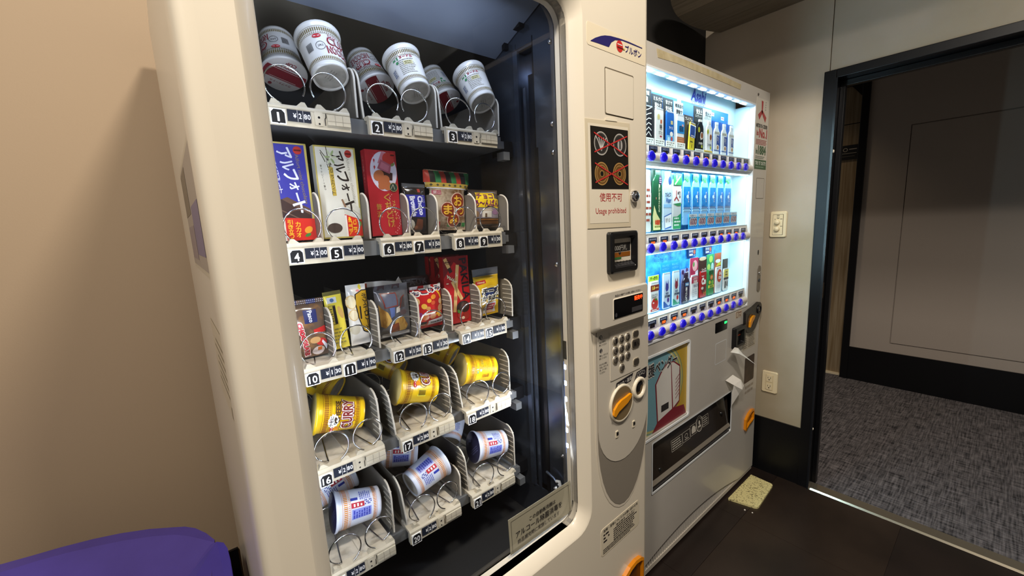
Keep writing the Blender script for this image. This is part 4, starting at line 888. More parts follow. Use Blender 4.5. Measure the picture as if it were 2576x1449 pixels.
out = [(1.936, 0.875), (1.985, 0.884), (2.020, 0.888)] + [(2.085 + 0.034 * math.cos(R(a)), 0.868 + 0.034 * math.sin(R(a))) for a in range(110, -61, -17)] + [(2.075, 0.806), (2.050, 0.782), (2.015, 0.768), (1.975, 0.772), (1.948, 0.786), (1.938, 0.805)]
lp = P2('coin_plate', MB().prism(out, 'y', MY - 0.012, MY, mat('plate_black', '#1e1b19', 0.35)), bevel=0.003)
P2('coin_slot', MB().lathe([(0.022, MY - 0.0125), (0.022, MY - 0.016), (0.017, MY - 0.017), (0.015, MY - 0.0125)], 24, blk, (2.083, 0, 0.868), 'y', caps=False).lathe([(0.015, MY - 0.0128), (0, MY - 0.0128)], 20, mat('slot_inside', '#141210', 0.6), (2.083, 0, 0.868), 'y').box(2.081, 2.085, MY - 0.0145, MY - 0.0128, 0.858, 0.878, mat('lip_steel', '#a79e90', 0.3, 0.5)), parent=lp)
P2('lever_dish', MB().lathe([(0.040, MY - 0.0123), (0.036, MY - 0.0135), (0.034, MY - 0.0125), (0, MY - 0.0125)], 28, mat('dish_dark', '#2d2824', 0.3, 0.3), (1.992, 0, 0.826), 'y'), parent=lp)
P2('coin_lever', MB().prism([(1.969, 0.800), (1.980, 0.803), (1.996, 0.822), (2.014, 0.835), (2.024, 0.846), (2.020, 0.851), (2.004, 0.850), (1.984, 0.842), (1.973, 0.826)], 'y', MY - 0.020, MY - 0.012, mat('orange_plastic', '#e8960f', 0.35)), bevel=0.003, parent=lp, label='orange coin return lever')
P2('payment_badge', MB().prism(rrect(1.853, 1.918, 0.861, 0.892, 0.003, 2), 'y', MY - 0.0006, MY, mat('badge_cream', '#d3c4ad', 0.4)).line(lambda u, v, d: (u, MY - 0.0006 - d, v), [(1.860, 0.868), (1.858, 0.888), (1.880, 0.890), (1.879, 0.868), (1.868, 0.863), (1.860, 0.868)], 0.0025, ink('#7a3b2a')).text(lambda u, v, d: (u, MY - 0.0006 - d, v), 'OK', 1.898, 0.871, 0.020, 0.010, ink('#7a3b2a')).lines(lambda u, v, d: (u, MY - 0.0006 - d, v), 1.884, 1.914, 0.880, 0.889, 1, ink('#7a3b2a')))
i1 = P2('price_notice', MB().prism(rrect(1.944, 2.088, 0.688, 0.762, 0.003, 2), 'y', MY - 0.0006, MY, mat('notice_grey', '#c4bba8', 0.45)))
I1F = lambda u, v, d: (u, MY - 0.0006 - d, v)
P2('notice_print', MB().lines(I1F, 1.950, 1.998, 0.694, 0.748, 6, ink('#5f574b'), fill=0.4).lines(I1F, 2.006, 2.080, 0.694, 0.758, 8, ink('#6f6659'), fill=0.45), parent=i1)
P2('worn_sticker', MB().prism(rrect(1.978, 2.088, 0.518, 0.646, 0.008, 3), 'y', MY - 0.0008, MY, mat('worn_brown_sticker', '#4a342b', 0.5, noise=(24, '#2e211c', 0.35, 0.65))))
P2('faded_print', MB().lines(F2, 1.992, 2.100, 0.455, 0.505, 2, ink('#a3978a'), fill=0.5))
oc = [(1.996, 0.280), (1.999, 0.330), (2.030, 0.352), (2.066, 0.362), (2.094, 0.358), (2.099, 0.340), (2.097, 0.305), (2.080, 0.296), (2.040, 0.288), (2.006, 0.268)]
ic = [(2.006, 0.290), (2.008, 0.326), (2.034, 0.344), (2.066, 0.353), (2.087, 0.350), (2.090, 0.338), (2.088, 0.311), (2.074, 0.305), (2.038, 0.298), (2.010, 0.287)]
P2('coin_return', MB().loft([at_y(oc, MY), at_y(oc, MY - 0.010), at_y(ic, MY - 0.012), at_y(ic, MY)], orange).poly(at_y(ic, MY - 0.001), mat('amber_deep', '#7d4a12', 0.3)))
# right margin of the front: brand panel, hatch, keyhole, handle
bs = P2('history_sticker', MB().prism(rrect(1.984, 2.117, 1.512, 1.812, 0.002, 2), 'y', MY - 0.0004, MY, mat('sticker_grey', '#d6d0c4', 0.35)))
S2 = lambda u, v, d: (u, MY - 0.0004 - d, v)
rd = ink('#b03038'); gd = ink('#1f5a34')
mb = MB().pol(S2, [(2.036, 1.804), (2.056, 1.802), (2.052, 1.760), (2.040, 1.760)], rd).pol(S2, [(2.040, 1.764), (2.052, 1.764), (2.052, 1.755), (2.018, 1.722), (2.002, 1.742)], rd).pol(S2, [(2.040, 1.764), (2.052, 1.764), (2.096, 1.738), (2.084, 1.716), (2.042, 1.752)], rd)
mb.lines(lambda u, v, d: S2(u, v, d), 2.080, 2.088, 1.765, 1.806, 4, ink('#7a746c'), fill=0.4)
mb.text(S2, 'MITSUYA CIDER', 2.050, 1.698, 0.126, 0.0165, ink('#3a3a3c'), bold=0.05).text(S2, 'is', 2.005, 1.667, 0.022, 0.022, rd, bold=0.03).text(S2, 'No.1', 2.067, 1.668, 0.090, 0.040, rd, bold=0.04)
mb.lines(S2, 1.992, 2.112, 1.618, 1.642, 4, ink('#b05a5a'), fill=0.6).text(S2, 'in', 2.003, 1.590, 0.018, 0.022, gd, bold=0.03).text(S2, '1884', 2.062, 1.596, 0.088, 0.040, gd, bold=0.04).lines(S2, 1.992, 2.112, 1.558, 1.572, 2, ink('#6f7a6c'), fill=0.5)
mb.rect(S2, 1.985, 2.116, 1.514, 1.555, gd).text(S2, 'TRY IT OUT!!', 2.050, 1.540, 0.118, 0.016, ink('#cfd8cc'), 0.0008, bold=0.04).lines(S2, 1.998, 2.104, 1.519, 1.527, 1, ink('#8fae97'), 0.0008, fill=0.5)
P2('history_print', mb, parent=bs)
P2('panel_plug', MB().lathe([(0.006, MY), (0.005, MY - 0.002), (0, MY - 0.002)], 10, mat('plug_dark', '#4d4640', 0.5), (1.996, 0, 1.823), 'y'))
P2('hatch', MB().loft([at_y(rrect(2.018, 2.106, 1.385, 1.476, 0.003, 2), MY - 0.0004), at_y(rrect(2.0205, 2.1035, 1.3875, 1.4735, 0.003, 2), MY - 0.0004)], mat('hatch_line', '#7f766a', 0.6)).prism(rrect(2.0205, 2.1035, 1.3875, 1.4735, 0.003, 2), 'y', MY - 0.0005, MY, pale))
P2('keyhole', MB().prism([(2.072, 1.128), (2.080, 1.128), (2.083, 1.140), (2.080, 1.150), (2.072, 1.150), (2.069, 1.140)], 'y', MY - 0.001, MY, blk))
hn = P2('handle', MB().prism(rrect(2.076, 2.112, 0.950, 1.075, 0.017, 6), 'y', MY - 0.003, MY, mat('handle_grey', '#8b8378', 0.35, 0.4)))
P2('handle_lock', MB().lathe([(0.009, MY - 0.003), (0.009, MY - 0.007), (0, MY - 0.007)], 18, chrome, (2.094, 0, 1.040), 'y').lathe([(0.009, MY - 0.003), (0.007, MY - 0.006), (0, MY - 0.006)], 18, steel, (2.094, 0, 1.005), 'y'), parent=hn)
tp = mat('old_tape', '#d0c3a0', 0.5, noise=(30, '#b9a983', 0.35, 0.7))
P2('old_tape', MB().prism([(1.206, 1.837), (1.214, 1.812), (1.33, 1.817), (1.45, 1.8165), (1.60, 1.816), (1.815, 1.8135), (1.822, 1.833), (1.60, 1.839), (1.40, 1.838)], 'y', MY - 0.0008, MY, tp))

# torn slips tucked into the drinks machine
paper = mat('crumpled_paper', '#efebe2', 0.7, bump=(90, 0.5))
mb = MB(); ys = lambda k: MY - 0.022 - k
mb.poly([(1.750, ys(0.004), 0.738), (1.812, ys(-0.004), 0.744), (1.838, ys(0.0), 0.735), (1.800, ys(0.020), 0.722)], paper)
mb.poly([(1.838, ys(0.0), 0.735), (1.860, ys(0.012), 0.705), (1.835, ys(0.028), 0.702), (1.800, ys(0.020), 0.722)], paper)
mb.poly([(1.860, ys(0.012), 0.705), (1.900, ys(0.052), 0.655), (1.835, ys(0.028), 0.702)], paper)
o = mb.build('paper_slip', bevel=None); s_ = o.modifiers.new('thick', 'SOLIDIFY'); s_.thickness = 0.0006
tag(o, 'white torn paper slip sticking out below the black bill slot of the drinks machine', 'paper', 'torn paper slips')
mb = MB()
mb.poly([(1.770, MY - 0.002, 0.598), (1.838, MY - 0.004, 0.606), (1.862, MY - 0.030, 0.582), (1.800, MY - 0.026, 0.574)], paper)
mb.poly([(1.862, MY - 0.030, 0.582), (1.875, MY - 0.038, 0.553), (1.838, MY - 0.046, 0.548), (1.800, MY - 0.026, 0.574)], paper)
mb.poly([(1.838, MY - 0.046, 0.548), (1.846, MY - 0.030, 0.520), (1.800, MY - 0.020, 0.478), (1.794, MY - 0.022, 0.540), (1.800, MY - 0.026, 0.574)], paper)
mb.poly([(1.846, MY - 0.030, 0.520), (1.832, MY - 0.018, 0.500), (1.804, MY - 0.012, 0.452), (1.800, MY - 0.020, 0.478)], paper)
o = mb.build('paper_slip'); s_ = o.modifiers.new('thick', 'SOLIDIFY'); s_.thickness = 0.0006
tag(o, 'crumpled white paper slip hanging beside the top right of the dark delivery slot', 'paper', 'torn paper slips')
# ------------------------------------------------------------------ goods in the snack machine
CAML = M1.inverted() @ Vector((0, 0, 1.325))
RB, RT, HC = 0.0325, 0.0412, 0.0965                         # noodle cup: base and brim radius, height
cup_cols = {'white': ('#e4e1da', '#7d6c3a', '#8d1f2d'), 'yellow': ('#efc414', '#8e4a12', '#7a1f1a'), 'blue': ('#dfe4f2', '#d98a2a', '#3a44a8')}
def cup_meshes(kind):
    body_c, dash_c, main_c = cup_cols[kind]
    body = mat('cup_' + kind, body_c, 0.28, coat=0.35); dash, main = ink(dash_c), ink(main_c)
    rad = lambda h: RB + (RT - RB) * h / HC
    vs_ = HC / 0.102
    F = lambda u, v, d: ((rad(v * vs_) + d) * math.cos(u / 0.040), (rad(v * vs_) + d) * math.sin(u / 0.040), v * vs_)
    mb = MB().lathe([(RB - 0.004, 0.003), (RB - 0.003, 0.0), (RB, 0.0), (RB + 0.0003, 0.004), (RT - 0.0015, HC - 0.008), (RT + 0.001, HC - 0.006), (RT + 0.002, HC - 0.002), (RT, HC)], 40, body, caps=False)
    C2 = 0.040 * 2 * math.pi
    for i in range(64):
        u = C2 * i / 64
        mb.rect(F, u, u + C2 / 64 * 0.55, 0.0765, 0.0855, dash, 0.0003); mb.rect(F, u, u + C2 / 64 * 0.55, 0.0125, 0.0190, dash, 0.0003)
        mb.rect(F, u, u + C2 / 64 * 0.45, 0.0725, 0.0745, dash, 0.0003)
    for v in (0.0880, 0.0105, 0.0705):
        mb.rect(F, 0, C2, v, v + 0.0007, dash, 0.0003, 40)
    mb.disc(F, -0.036, 0.0655, 0.0085, 0.0045, ink('#c22a32'), 0.0005, 16); mb.rect(F, -0.042, -0.030, 0.0648, 0.0662, white, 0.0008)
    mb.ring(F, -0.034, 0.043, 0.0095, 0.0095, 0.0008, inkb, 0.0005).text(F, 'JAS', -0.034, 0.043, 0.011, 0.006, inkb, 0.0005)
    # bar code and side text
    for i in range(13): mb.rect(F, -0.064 + i * 0.0011, -0.064 + i * 0.0011 + (0.0004, 0.0007)[i % 2], 0.036, 0.054, inkb, 0.0006)
    if kind != 'white': mb.rect(F, -0.0665, -0.047, 0.034, 0.056, ink('#f2e04a' if kind == 'yellow' else '#f4f4f4'), 0.0003)
    if kind == 'white':
        mb.text(F, 'CUP', 0.0, 0.054, 0.040, 0.020, main, 0.0004, bold=0.05).text(F, 'CUP', 0.0, 0.054, 0.034, 0.015, body, 0.0008, bold=-0.01)
        mb.text(F, 'NOODLE', 0.002, 0.033, 0.052, 0.018, main, 0.0004, bold=0.05).text(F, 'NOODLE', 0.002, 0.033, 0.047, 0.0135, body, 0.0008, bold=-0.01)
        mb.text(F, 'カップヌードル', 0.0, 0.0665, 0.032, 0.006, main, 0.0005, bold=0.03)
        tx, bx, gr = ink('#9a9587'), ink('#a8313a'), ink('#3c8a55')
    elif kind == 'yellow':
        sun = [(-0.014 + (0.017 if i % 2 else 0.0135) * math.cos(i * math.pi / 12), 0.0655 + (0.0115 if i % 2 else 0.010) * math.sin(i * math.pi / 12)) for i in range(24)]
        mb.text(F, 'CURRY', 0.000, 0.037, 0.078, 0.029, main, 0.0003, bold=0.13).text(F, 'CURRY', 0.000, 0.037, 0.075, 0.026, white, 0.0007, bold=0.08).text(F, 'CURRY', 0.000, 0.037, 0.070, 0.022, main, 0.0011, bold=0.03)
        mb.text(F, 'CHEESE', 0.006, 0.0575, 0.050, 0.0115, ink('#5a3a10'), 0.0006, bold=0.05).text(F, 'チーズカレー', 0.002, 0.0218, 0.040, 0.006, ink('#8a2a1a'), 0.0006, bold=0.03)
        mb.pol(F, sun, white, 0.0009).text(F, 'クセに', -0.014, 0.069, 0.022, 0.0065, inkb, 0.0013, bold=0.03).text(F, 'なる', -0.014, 0.061, 0.015, 0.0065, inkb, 0.0013, bold=0.03)
        mb.disc(F, -0.034, 0.058, 0.006, 0.006, ink('#e8901a'), 0.0006, 14)
        tx, bx, gr = ink('#c07a12'), ink('#d9a012'), ink('#3c8a55')
    else:
        mb.text(F, 'CUP', 0.0, 0.054, 0.040, 0.020, ink('#2b3a8c'), 0.0004, bold=0.05).text(F, 'NOODLE', 0.002, 0.033, 0.052, 0.018, ink('#2b3a8c'), 0.0004, bold=0.05)
        tx, bx, gr = ink('#5a66c0'), ink('#b82a3a'), ink('#5564b8')
    # ingredient panel on the far side
    uo = 0.118
    if kind == 'blue':
        mb.rect(F, uo - 0.034, uo - 0.012, 0.024, 0.068, ink('#8d96d8'), 0.0003, 5).rect(F, uo - 0.009, uo + 0.002, 0.040, 0.069, ink('#b82a3a'), 0.0004, 3).lines(F, uo - 0.007, uo, 0.043, 0.066, 3, white, 0.0007, fill=0.5)
        mb.lines(F, uo - 0.032, uo - 0.014, 0.026, 0.066, 7, ink('#3a44a8'), 0.0006, fill=0.6).lines(F, uo + 0.006, uo + 0.030, 0.024, 0.050, 6, tx, 0.0005, fill=0.45).rect(F, uo + 0.007, uo + 0.013, 0.054, 0.070, ink('#2f3da0'), 0.0005, 2)
        for i in range(5):
            for j in range(3):
                if (i * 2 + j) % 3: mb.rect(F, uo - 0.007 + j * 0.004, uo - 0.004 + j * 0.004, 0.023 + i * 0.0034, 0.0255 + i * 0.0034, ink('#3440a0'), 0.0005)
    else:
        mb.text(F, '×1', uo - 0.014, 0.066, 0.014, 0.007, gr, 0.0005, bold=0.05).disc(F, uo - 0.012, 0.057, 0.0035, 0.0035, gr, 0.0005, 10).text(F, 'ヌードル', uo + 0.012, 0.067, 0.030, 0.006, bx, 0.0005, bold=0.08)
        mb.lines(F, uo - 0.010, uo + 0.030, 0.024, 0.062, 9, tx, 0.0005, fill=0.4).rect(F, uo + 0.002, uo + 0.024, 0.046, 0.056, ink('#d8cfa0' if kind == 'white' else '#f0b412'), 0.0007, 4).lines(F, uo + 0.004, uo + 0.022, 0.047, 0.055, 2, ink('#6f6a3a'), 0.0010, fill=0.5)
        mb.rect(F, uo - 0.034, uo - 0.022, 0.028, 0.050, ink('#c9c6c0' if kind == 'white' else '#e0a010'), 0.0004, 2).lines(F, uo - 0.033, uo - 0.023, 0.030, 0.048, 4, ink('#5f6d8a' if kind == 'white' else '#8a5a12'), 0.0007, fill=0.6)
    lid_c = {'white': '#d8d2cc', 'yellow': '#d9c27a', 'blue': '#2b2b4c'}[kind]
    lid = MB().lathe([(RT + 0.0005, HC), (RT - 0.001, HC + 0.0012), (0, HC + 0.0012)], 36, mat('lid_' + kind, lid_c, 0.35))
    LFn = lambda u, v, d: (u * 0.93, v * 0.93, HC + 0.0012 + d)
    if kind == 'white':
        rd2 = ink('#8e2430')
        lid.pol(LFn, [(-0.043 * math.cos(t), 0.043 * math.sin(t)) for t in [R(-20 + 40 * i / 6) for i in range(7)]] + [(0.043 * math.cos(t), 0.043 * math.sin(t)) for t in [R(20 - 40 * i / 6) for i in range(7)]], rd2, 0.0004)
        lid.rect(LFn, -0.028, 0.028, -0.012, -0.0112, white, 0.0007).rect(LFn, -0.028, 0.028, 0.0112, 0.012, white, 0.0007).text(LFn, 'NOODLE', 0, -0.022, 0.034, 0.008, rd2, 0.0005, bold=0.03).text(LFn, 'CUP', 0, -0.032, 0.022, 0.008, rd2, 0.0005, bold=0.03).text(LFn, 'カップヌードル', 0, 0.023, 0.044, 0.006, rd2, 0.0005, bold=0.02).disc(LFn, 0.018, 0.032, 0.004, 0.004, rd2, 0.0005, 10)
    elif kind == 'blue':
        lid.text(LFn, 'シーフード', 0.004, -0.022, 0.042, 0.010, ink('#8e98d0'), 0.0005, bold=0.03).lines(LFn, -0.028, 0.02, 0.004, 0.022, 3, ink('#5a5f8c'), 0.0005)
    base = MB().lathe([(RB - 0.0035, 0.0028), (0, 0.0032)], 36, mat('cup_base', '#b9b4aa', 0.5, noise=(60, '#a9a49a', 0.4, 0.6)))
    BFn = lambda u, v, d: (-u, v, 0.0028 - d)
    base.lines(BFn, -0.014, 0.012, -0.010, 0.006, 3, ink('#8a857b'), 0.0004, fill=0.3)
    return body, mb, lid, base
CUPS = {}
def make_cup(kind, base, brim, roll, label, group):
    k = 1.035 if 'lid' in label else (0.97 if 'shadow' in label or 'hidden' in label else 0.964)
    b, t = CAML + (Vector(base) - CAML) * k, CAML + (Vector(brim) - CAML) * k; z = (t - b).normalized()
    x = (CAML - (b + t) / 2); x = (x - z * x.dot(z)).normalized(); y = z.cross(x)
    ctr = (b + t) / 2 - z * HC / 2
    mw = M1 @ T(ctr) @ Matrix(((x.x, y.x, z.x, 0), (x.y, y.y, z.y, 0), (x.z, y.z, z.z, 0), (0, 0, 0, 1))) @ rotz(roll)
    if kind not in CUPS:
        _, mb, lid, bs = cup_meshes(kind)
        r = empty('noodle_cup', mw, label, 'noodle cup', group)
        mb.build('cup_body', r); lid.build('lid', r); bs.build('base', r); CUPS[kind] = r; return r
    c = copy_tree(CUPS[kind]); c.matrix_world = mw; c['label'] = label; c['group'] = group; return c
deg = lambda u: -math.degrees(u / 0.040)
GW, GY, GB = 'white noodle cups on the top shelf', 'yellow curry noodle cups on the fourth shelf', 'white and blue noodle cups on the bottom shelf'
make_cup('white', (0.256, 0.29, 1.622), (0.253, 0.345, 1.721), deg(-0.036), 'white noodle cup showing its grey base, in the pair beside the machine frame, top shelf', GW)
make_cup('white', (0.190, 0.40, 1.726), (0.185, 0.345, 1.628), deg(-0.040), 'white noodle cup showing its red lid, half cut off by the machine frame, top shelf', GW)
make_cup('white', (0.440, 0.29, 1.624), (0.434, 0.345, 1.721), deg(0.118), 'white noodle cup showing its grey base in the middle pair, top shelf', GW)
make_cup('white', (0.360, 0.40, 1.720), (0.371, 0.345, 1.637), deg(0.0), 'white noodle cup showing its red and white lid in the middle pair, top shelf', GW)
make_cup('white', (0.626, 0.288, 1.631), (0.623, 0.343, 1.719), deg(0.118), 'white noodle cup showing its grey base, beside the inner side wall, top shelf', GW)
make_cup('white', (0.548, 0.408, 1.724), (0.558, 0.356, 1.640), deg(0.128), 'white noodle cup showing its tilted red lid in the pair by the inner side wall', GW)
make_cup('yellow', (0.247, 0.315, 0.920), (0.151, 0.330, 0.944), deg(0.004), 'yellow curry noodle cup lying with its big maroon lettering and white burst showing', GY)
make_cup('yellow', (0.434, 0.315, 0.919), (0.338, 0.330, 0.948), deg(-0.044), 'yellow noodle cup lying with its bar code showing, middle of the fourth shelf', GY)
make_cup('yellow', (0.619, 0.315, 0.922), (0.531, 0.330, 0.939), deg(0.112), 'yellow noodle cup lying with its ingredient panel showing, by the inner side wall', GY)
make_cup('yellow', (0.236, 0.440, 0.940), (0.176, 0.510, 0.985), 60, 'yellow noodle cup in shadow behind the cup with maroon lettering', GY)
make_cup('yellow', (0.405, 0.440, 0.940), (0.350, 0.510, 0.985), 60, 'yellow noodle cup in shadow behind the cup with the bar code', GY)
make_cup('yellow', (0.575, 0.440, 0.940), (0.525, 0.510, 0.985), 60, 'yellow noodle cup in shadow behind the cup by the inner side wall', GY)
make_cup('blue', (0.260, 0.320, 0.686), (0.166, 0.330, 0.701), deg(0.112), 'white and blue noodle cup lying beside the machine frame on the bottom shelf', GB)
make_cup('blue', (0.346, 0.320, 0.684), (0.446, 0.330, 0.707), deg(0.112), 'white and blue noodle cup tilted brim upwards in the middle of the bottom shelf', GB)
make_cup('blue', (0.643, 0.318, 0.682), (0.554, 0.330, 0.698), deg(0.114), 'white and blue noodle cup lying level by the inner side wall, bottom shelf', GB)
make_cup('blue', (0.150, 0.440, 0.690), (0.242, 0.450, 0.712), deg(0.112), 'white and blue noodle cup half hidden behind the cup beside the machine frame', GB)
make_cup('blue', (0.425, 0.440, 0.690), (0.345, 0.480, 0.705), deg(0.112), 'white and blue noodle cup half hidden behind the tilted cup', GB)
make_cup('blue', (0.540, 0.440, 0.690), (0.580, 0.480, 0.730), deg(0.118), 'white and blue noodle cup in shadow behind the level cup by the side wall', GB)

# --- boxes (local: u across, v up from the base, front face at y = 0)
def placed(name, x, y, z, label, cat, group=None, roll=0.0, yaw=0.0, lean=0.0):
    return empty(name, M1 @ T((x, y, z + 0.0025)) @ rotz(yaw) @ roty(roll) @ rotx(lean), label, cat, group)
def sheet(x, d, y=0.0): return lambda u, v, dd: (u, y - d - dd, v)
BX_F = lambda u, v, d: (u, -d, v)
def carton(w, h, t, m, side):
    return MB().box(-w / 2, w / 2, 0, t, 0, h, m)
G2 = 'boxed chocolate biscuits on the second shelf'
def alfort(x, z, main, ttl, tcol, accent, label, wdt=0.086, h=0.181):
    r = placed('chocolate_box', x, 0.282, z, label, 'box', G2)
    BX_F = lambda u, v, d: (u * wdt / 0.086, -d, v)
    body = mat('carton_' + main.strip('#'), main, 0.3); edge = ink('#b8a85a')
    mb = carton(wdt, h, 0.022, body, None); F = BX_F; hw = 0.043
    mb.rect(F, hw - 0.004, hw, 0, h, edge, 0.0003).rect(F, -hw, hw, h - 0.003, h, edge, 0.0003)
    if main != '#3b3a93': mb.rect(F, -hw, -hw + 0.003, 0, h, edge, 0.0003).rect(F, -hw, hw, 0, 0.003, edge, 0.0003)
    mb.build('carton', r)
    p = MB()
    tc = ink(tcol)
    for i, ch in enumerate('アルフォート'):
        sz = (0.021, 0.020, 0.021, 0.016, 0.020, 0.022)[i]
        p.text(F, ch, 0.008 + 0.0035 * i - 0.004, 0.160 - i * 0.0195, sz * (0.9 if ch != 'ー' else 0.8), sz * (1.0 if ch != 'ー' else 0.16), tc, 0.0006, rot=-72 if ch != 'ー' else -80, bold=0.045)
    for i, ch in enumerate('ミニチョコレート'):
        p.text(F, ch, -0.016 + 0.001 * i, 0.152 - i * 0.0085, 0.0075, 0.0075 if ch != 'ー' else 0.0014, tc, 0.0006, rot=-80, bold=0.02)
    p.text(F, 'Alfort mini chocolate', 0.0285, 0.115, 0.092, 0.0062, ink('#8a7a4a' if main == '#3b3a93' else '#a7a291'), 0.0005, rot=-85)
    p.disc(F, 0.027, h - 0.013, 0.0075, 0.0075, ink('#b3352c'), 0.0006, 18).rect(F, 0.021, 0.033, h - 0.0145, h - 0.0115, ink('#5a1512'), 0.0009)
    p.build('printed_name', r)
    q = MB()
    if accent == 'choc':
        q.pol(F, [(-0.030, 0.070), (0.000, 0.082), (0.038, 0.056), (0.038, 0.0), (-0.043, 0.0), (-0.043, 0.05)], ink('#3a2620'), 0.0004).pol(F, [(-0.010, 0.078), (0.000, 0.082), (0.037, 0.060), (0.037, 0.048)], ink('#5d4436'), 0.0006).line(F, [(-0.02, 0.062), (0.037, 0.030)], 0.002, ink('#6b5142'), 0.0007)
        q.pol(F, [(-0.014, 0.0005), (0.043, 0.0005), (0.043, 0.041), (-0.014, 0.044)], ink('#c92a1e'), 0.0008).pol(F, [(-0.014, 0.0005), (-0.009, 0.0005), (-0.009, 0.0437), (-0.014, 0.044)], ink('#e6ddd0'), 0.001)
        yl = ink('#f0b92a')
        q.vtext(F, '引き立つ', -0.001, 0.040, 0.004, 0.0085, yl, 0.0012, bold=0.04).vtext(F, 'カカオ', 0.012, 0.036, 0.006, 0.0085, yl, 0.0012, bold=0.04)
        q.disc(F, 0.030, 0.020, 0.008, 0.006, ink('#e0962a'), 0.0012, 14, 0.6).disc(F, 0.028, 0.010, 0.006, 0.003, ink('#3f7d3a'), 0.0012, 12, 0.4)
    else:
        lt, dk = ink('#d9d4c8'), ink('#4a3c34')
        q.pol(F, [(-0.041, 0.066), (0.008, 0.060), (0.012, 0.004), (-0.039, 0.004)], ink('#bfb6aa'), 0.0004).pol(F, [(-0.038, 0.060), (0.002, 0.056), (0.006, 0.038), (-0.037, 0.040)], ink('#cfc8bc'), 0.0006).pol(F, [(-0.036, 0.034), (0.002, 0.034), (0.003, 0.008), (-0.035, 0.008)], ink('#c9c1a8'), 0.0006).prism if False else None
        q.disc(F, -0.017, 0.021, 0.0155, 0.010, dk, 0.0008, 20)
        q.pol(F, [(0.004, 0.074), (0.012, 0.080), (0.041, 0.060), (0.041, 0.034), (0.006, 0.050)], ink('#c8c4b4'), 0.0005).line(F, [(0.006, 0.070), (0.040, 0.046)], 0.0012, ink('#a79f90'), 0.0007).line(F, [(0.004, 0.078), (0.010, 0.062)], 0.004, ink('#8a6a50'), 0.0008)
        q.pol(F, [(0.006, 0.003), (0.042, 0.003), (0.042, 0.036), (0.006, 0.048)], ink('#cf3020'), 0.0009).rect(F, 0.006, 0.010, 0.003, 0.046, ink('#e6ddd0'), 0.0011)
        yl = ink('#f0b92a')
        q.vtext(F, '&ココア', 0.016, 0.043, 0.006, 0.008, yl, 0.0013, bold=0.04).vtext(F, 'バニラ', 0.026, 0.038, 0.010, 0.008, yl, 0.0013, bold=0.04).disc(F, 0.037, 0.028, 0.004, 0.006, ink('#5f9a3a'), 0.0013, 10)
        for (a, b2, c, d2) in ((-0.030, 0.172, -0.010, 0.145), (-0.018, 0.180, -0.014, 0.140), (-0.030, 0.168, -0.022, 0.150)): q.line(F, [(a, b2), (c, d2)], 0.0016, ink('#4a4630'), 0.0007)
        for a in range(6): q.disc(F, -0.010 + 0.007 * math.cos(a * 1.05), 0.160 + 0.009 * math.sin(a * 1.05), 0.006, 0.0022, ink('#9fae7a' if a % 2 else '#c6cba8'), 0.0009, 10, a * 1.05)
        q.pol(F, [(-0.017, 0.142), (-0.008, 0.140), (-0.006, 0.085), (-0.014, 0.085)], ink('#c2a548'), 0.0007).vtext(F, 'バニラホワイト', -0.0112, 0.139, 0.087, 0.0065, ink('#3a3120'), 0.0011)
        q.text(F, '準チョコレート菓子', -0.030, 0.120, 0.050, 0.004, ink('#5d5646'), 0.0006, rot=-85)
    q.build('printed_picture', r)
alfort(0.147, 1.3115, '#3b3a93', 0, '#d9dae6', 'choc', 'blue and purple chocolate biscuit box standing on end above tag 4')
alfort(0.2425, 1.3115, '#d5d1c2', 0, '#2e261f', 'van', 'white vanilla chocolate biscuit box standing on end above tag 5', 0.080)
# red strawberry box
r = placed('chocolate_box', 0.3368, 0.282, 1.3115, 'red strawberry chocolate box with a white oval picture above tag 6', 'box', G2)
F = lambda u, v, d: (u * 0.885, -d, v); mb = carton(0.0685, 0.181, 0.024, mat('carton_red', '#a8242c', 0.3), None); mb.build('carton', r)
p = MB()
p.disc(F, 0.004, 0.137, 0.0335, 0.0415, ink('#d6d3e4'), 0.0004, 34)
for v in (0.170, 0.158, 0.144): p.pol(F, [(-0.0205, v + 0.002), (-0.0185, v + 0.005), (-0.016, v + 0.002), (-0.0185, v - 0.004)], ink('#b3343c'), 0.0008)
p.disc(F, 0.018, 0.163, 0.015, 0.014, ink('#bf3a34'), 0.0007, 22).disc(F, 0.028, 0.152, 0.006, 0.003, ink('#7a8a4a'), 0.0009, 10, 0.5).pol(F, [(-0.010, 0.154), (0.002, 0.178), (0.014, 0.176), (0.008, 0.152)], ink('#c98090'), 0.0006)
p.pol(F, [(-0.012, 0.143), (-0.002, 0.162), (0.024, 0.151), (0.019, 0.132)], ink('#a85a6c'), 0.0010).pol(F, [(-0.006, 0.145), (0.000, 0.157), (0.019, 0.149), (0.015, 0.137)], ink('#bd7284'), 0.0012)
p.pol(F, [(-0.006, 0.140), (0.026, 0.134), (0.024, 0.118), (0.004, 0.120)], ink('#3f2420'), 0.0008)
for (a, b2, ra, rb_) in ((-0.010, 0.128, 0.014, 0.011), (0.002, 0.117, 0.016, 0.011), (-0.002, 0.108, 0.012, 0.009), (0.010, 0.107, 0.010, 0.010)): p.disc(F, a, b2, ra, rb_, ink('#b0663f'), 0.0009 + ra * 0.02, 16, 0.5)
p.disc(F, 0.025, 0.104, 0.0105, 0.0095, ink('#2f4038'), 0.0014, 20).ring(F, 0.025, 0.104, 0.0105, 0.0095, 0.001, ink('#a79a60'), 0.0017).line(F, [(0.018, 0.100), (0.024, 0.110), (0.028, 0.099)], 0.0012, ink('#b9b9a0'), 0.0018)
p.disc(F, 0.029, 0.172, 0.0065, 0.0055, ink('#c9302b'), 0.0012, 16).rect(F, 0.024, 0.034, 0.170, 0.173, ink('#5a1512'), 0.0015)
p.build('printed_picture', r)
p = MB(); go = ink('#b98a3a')
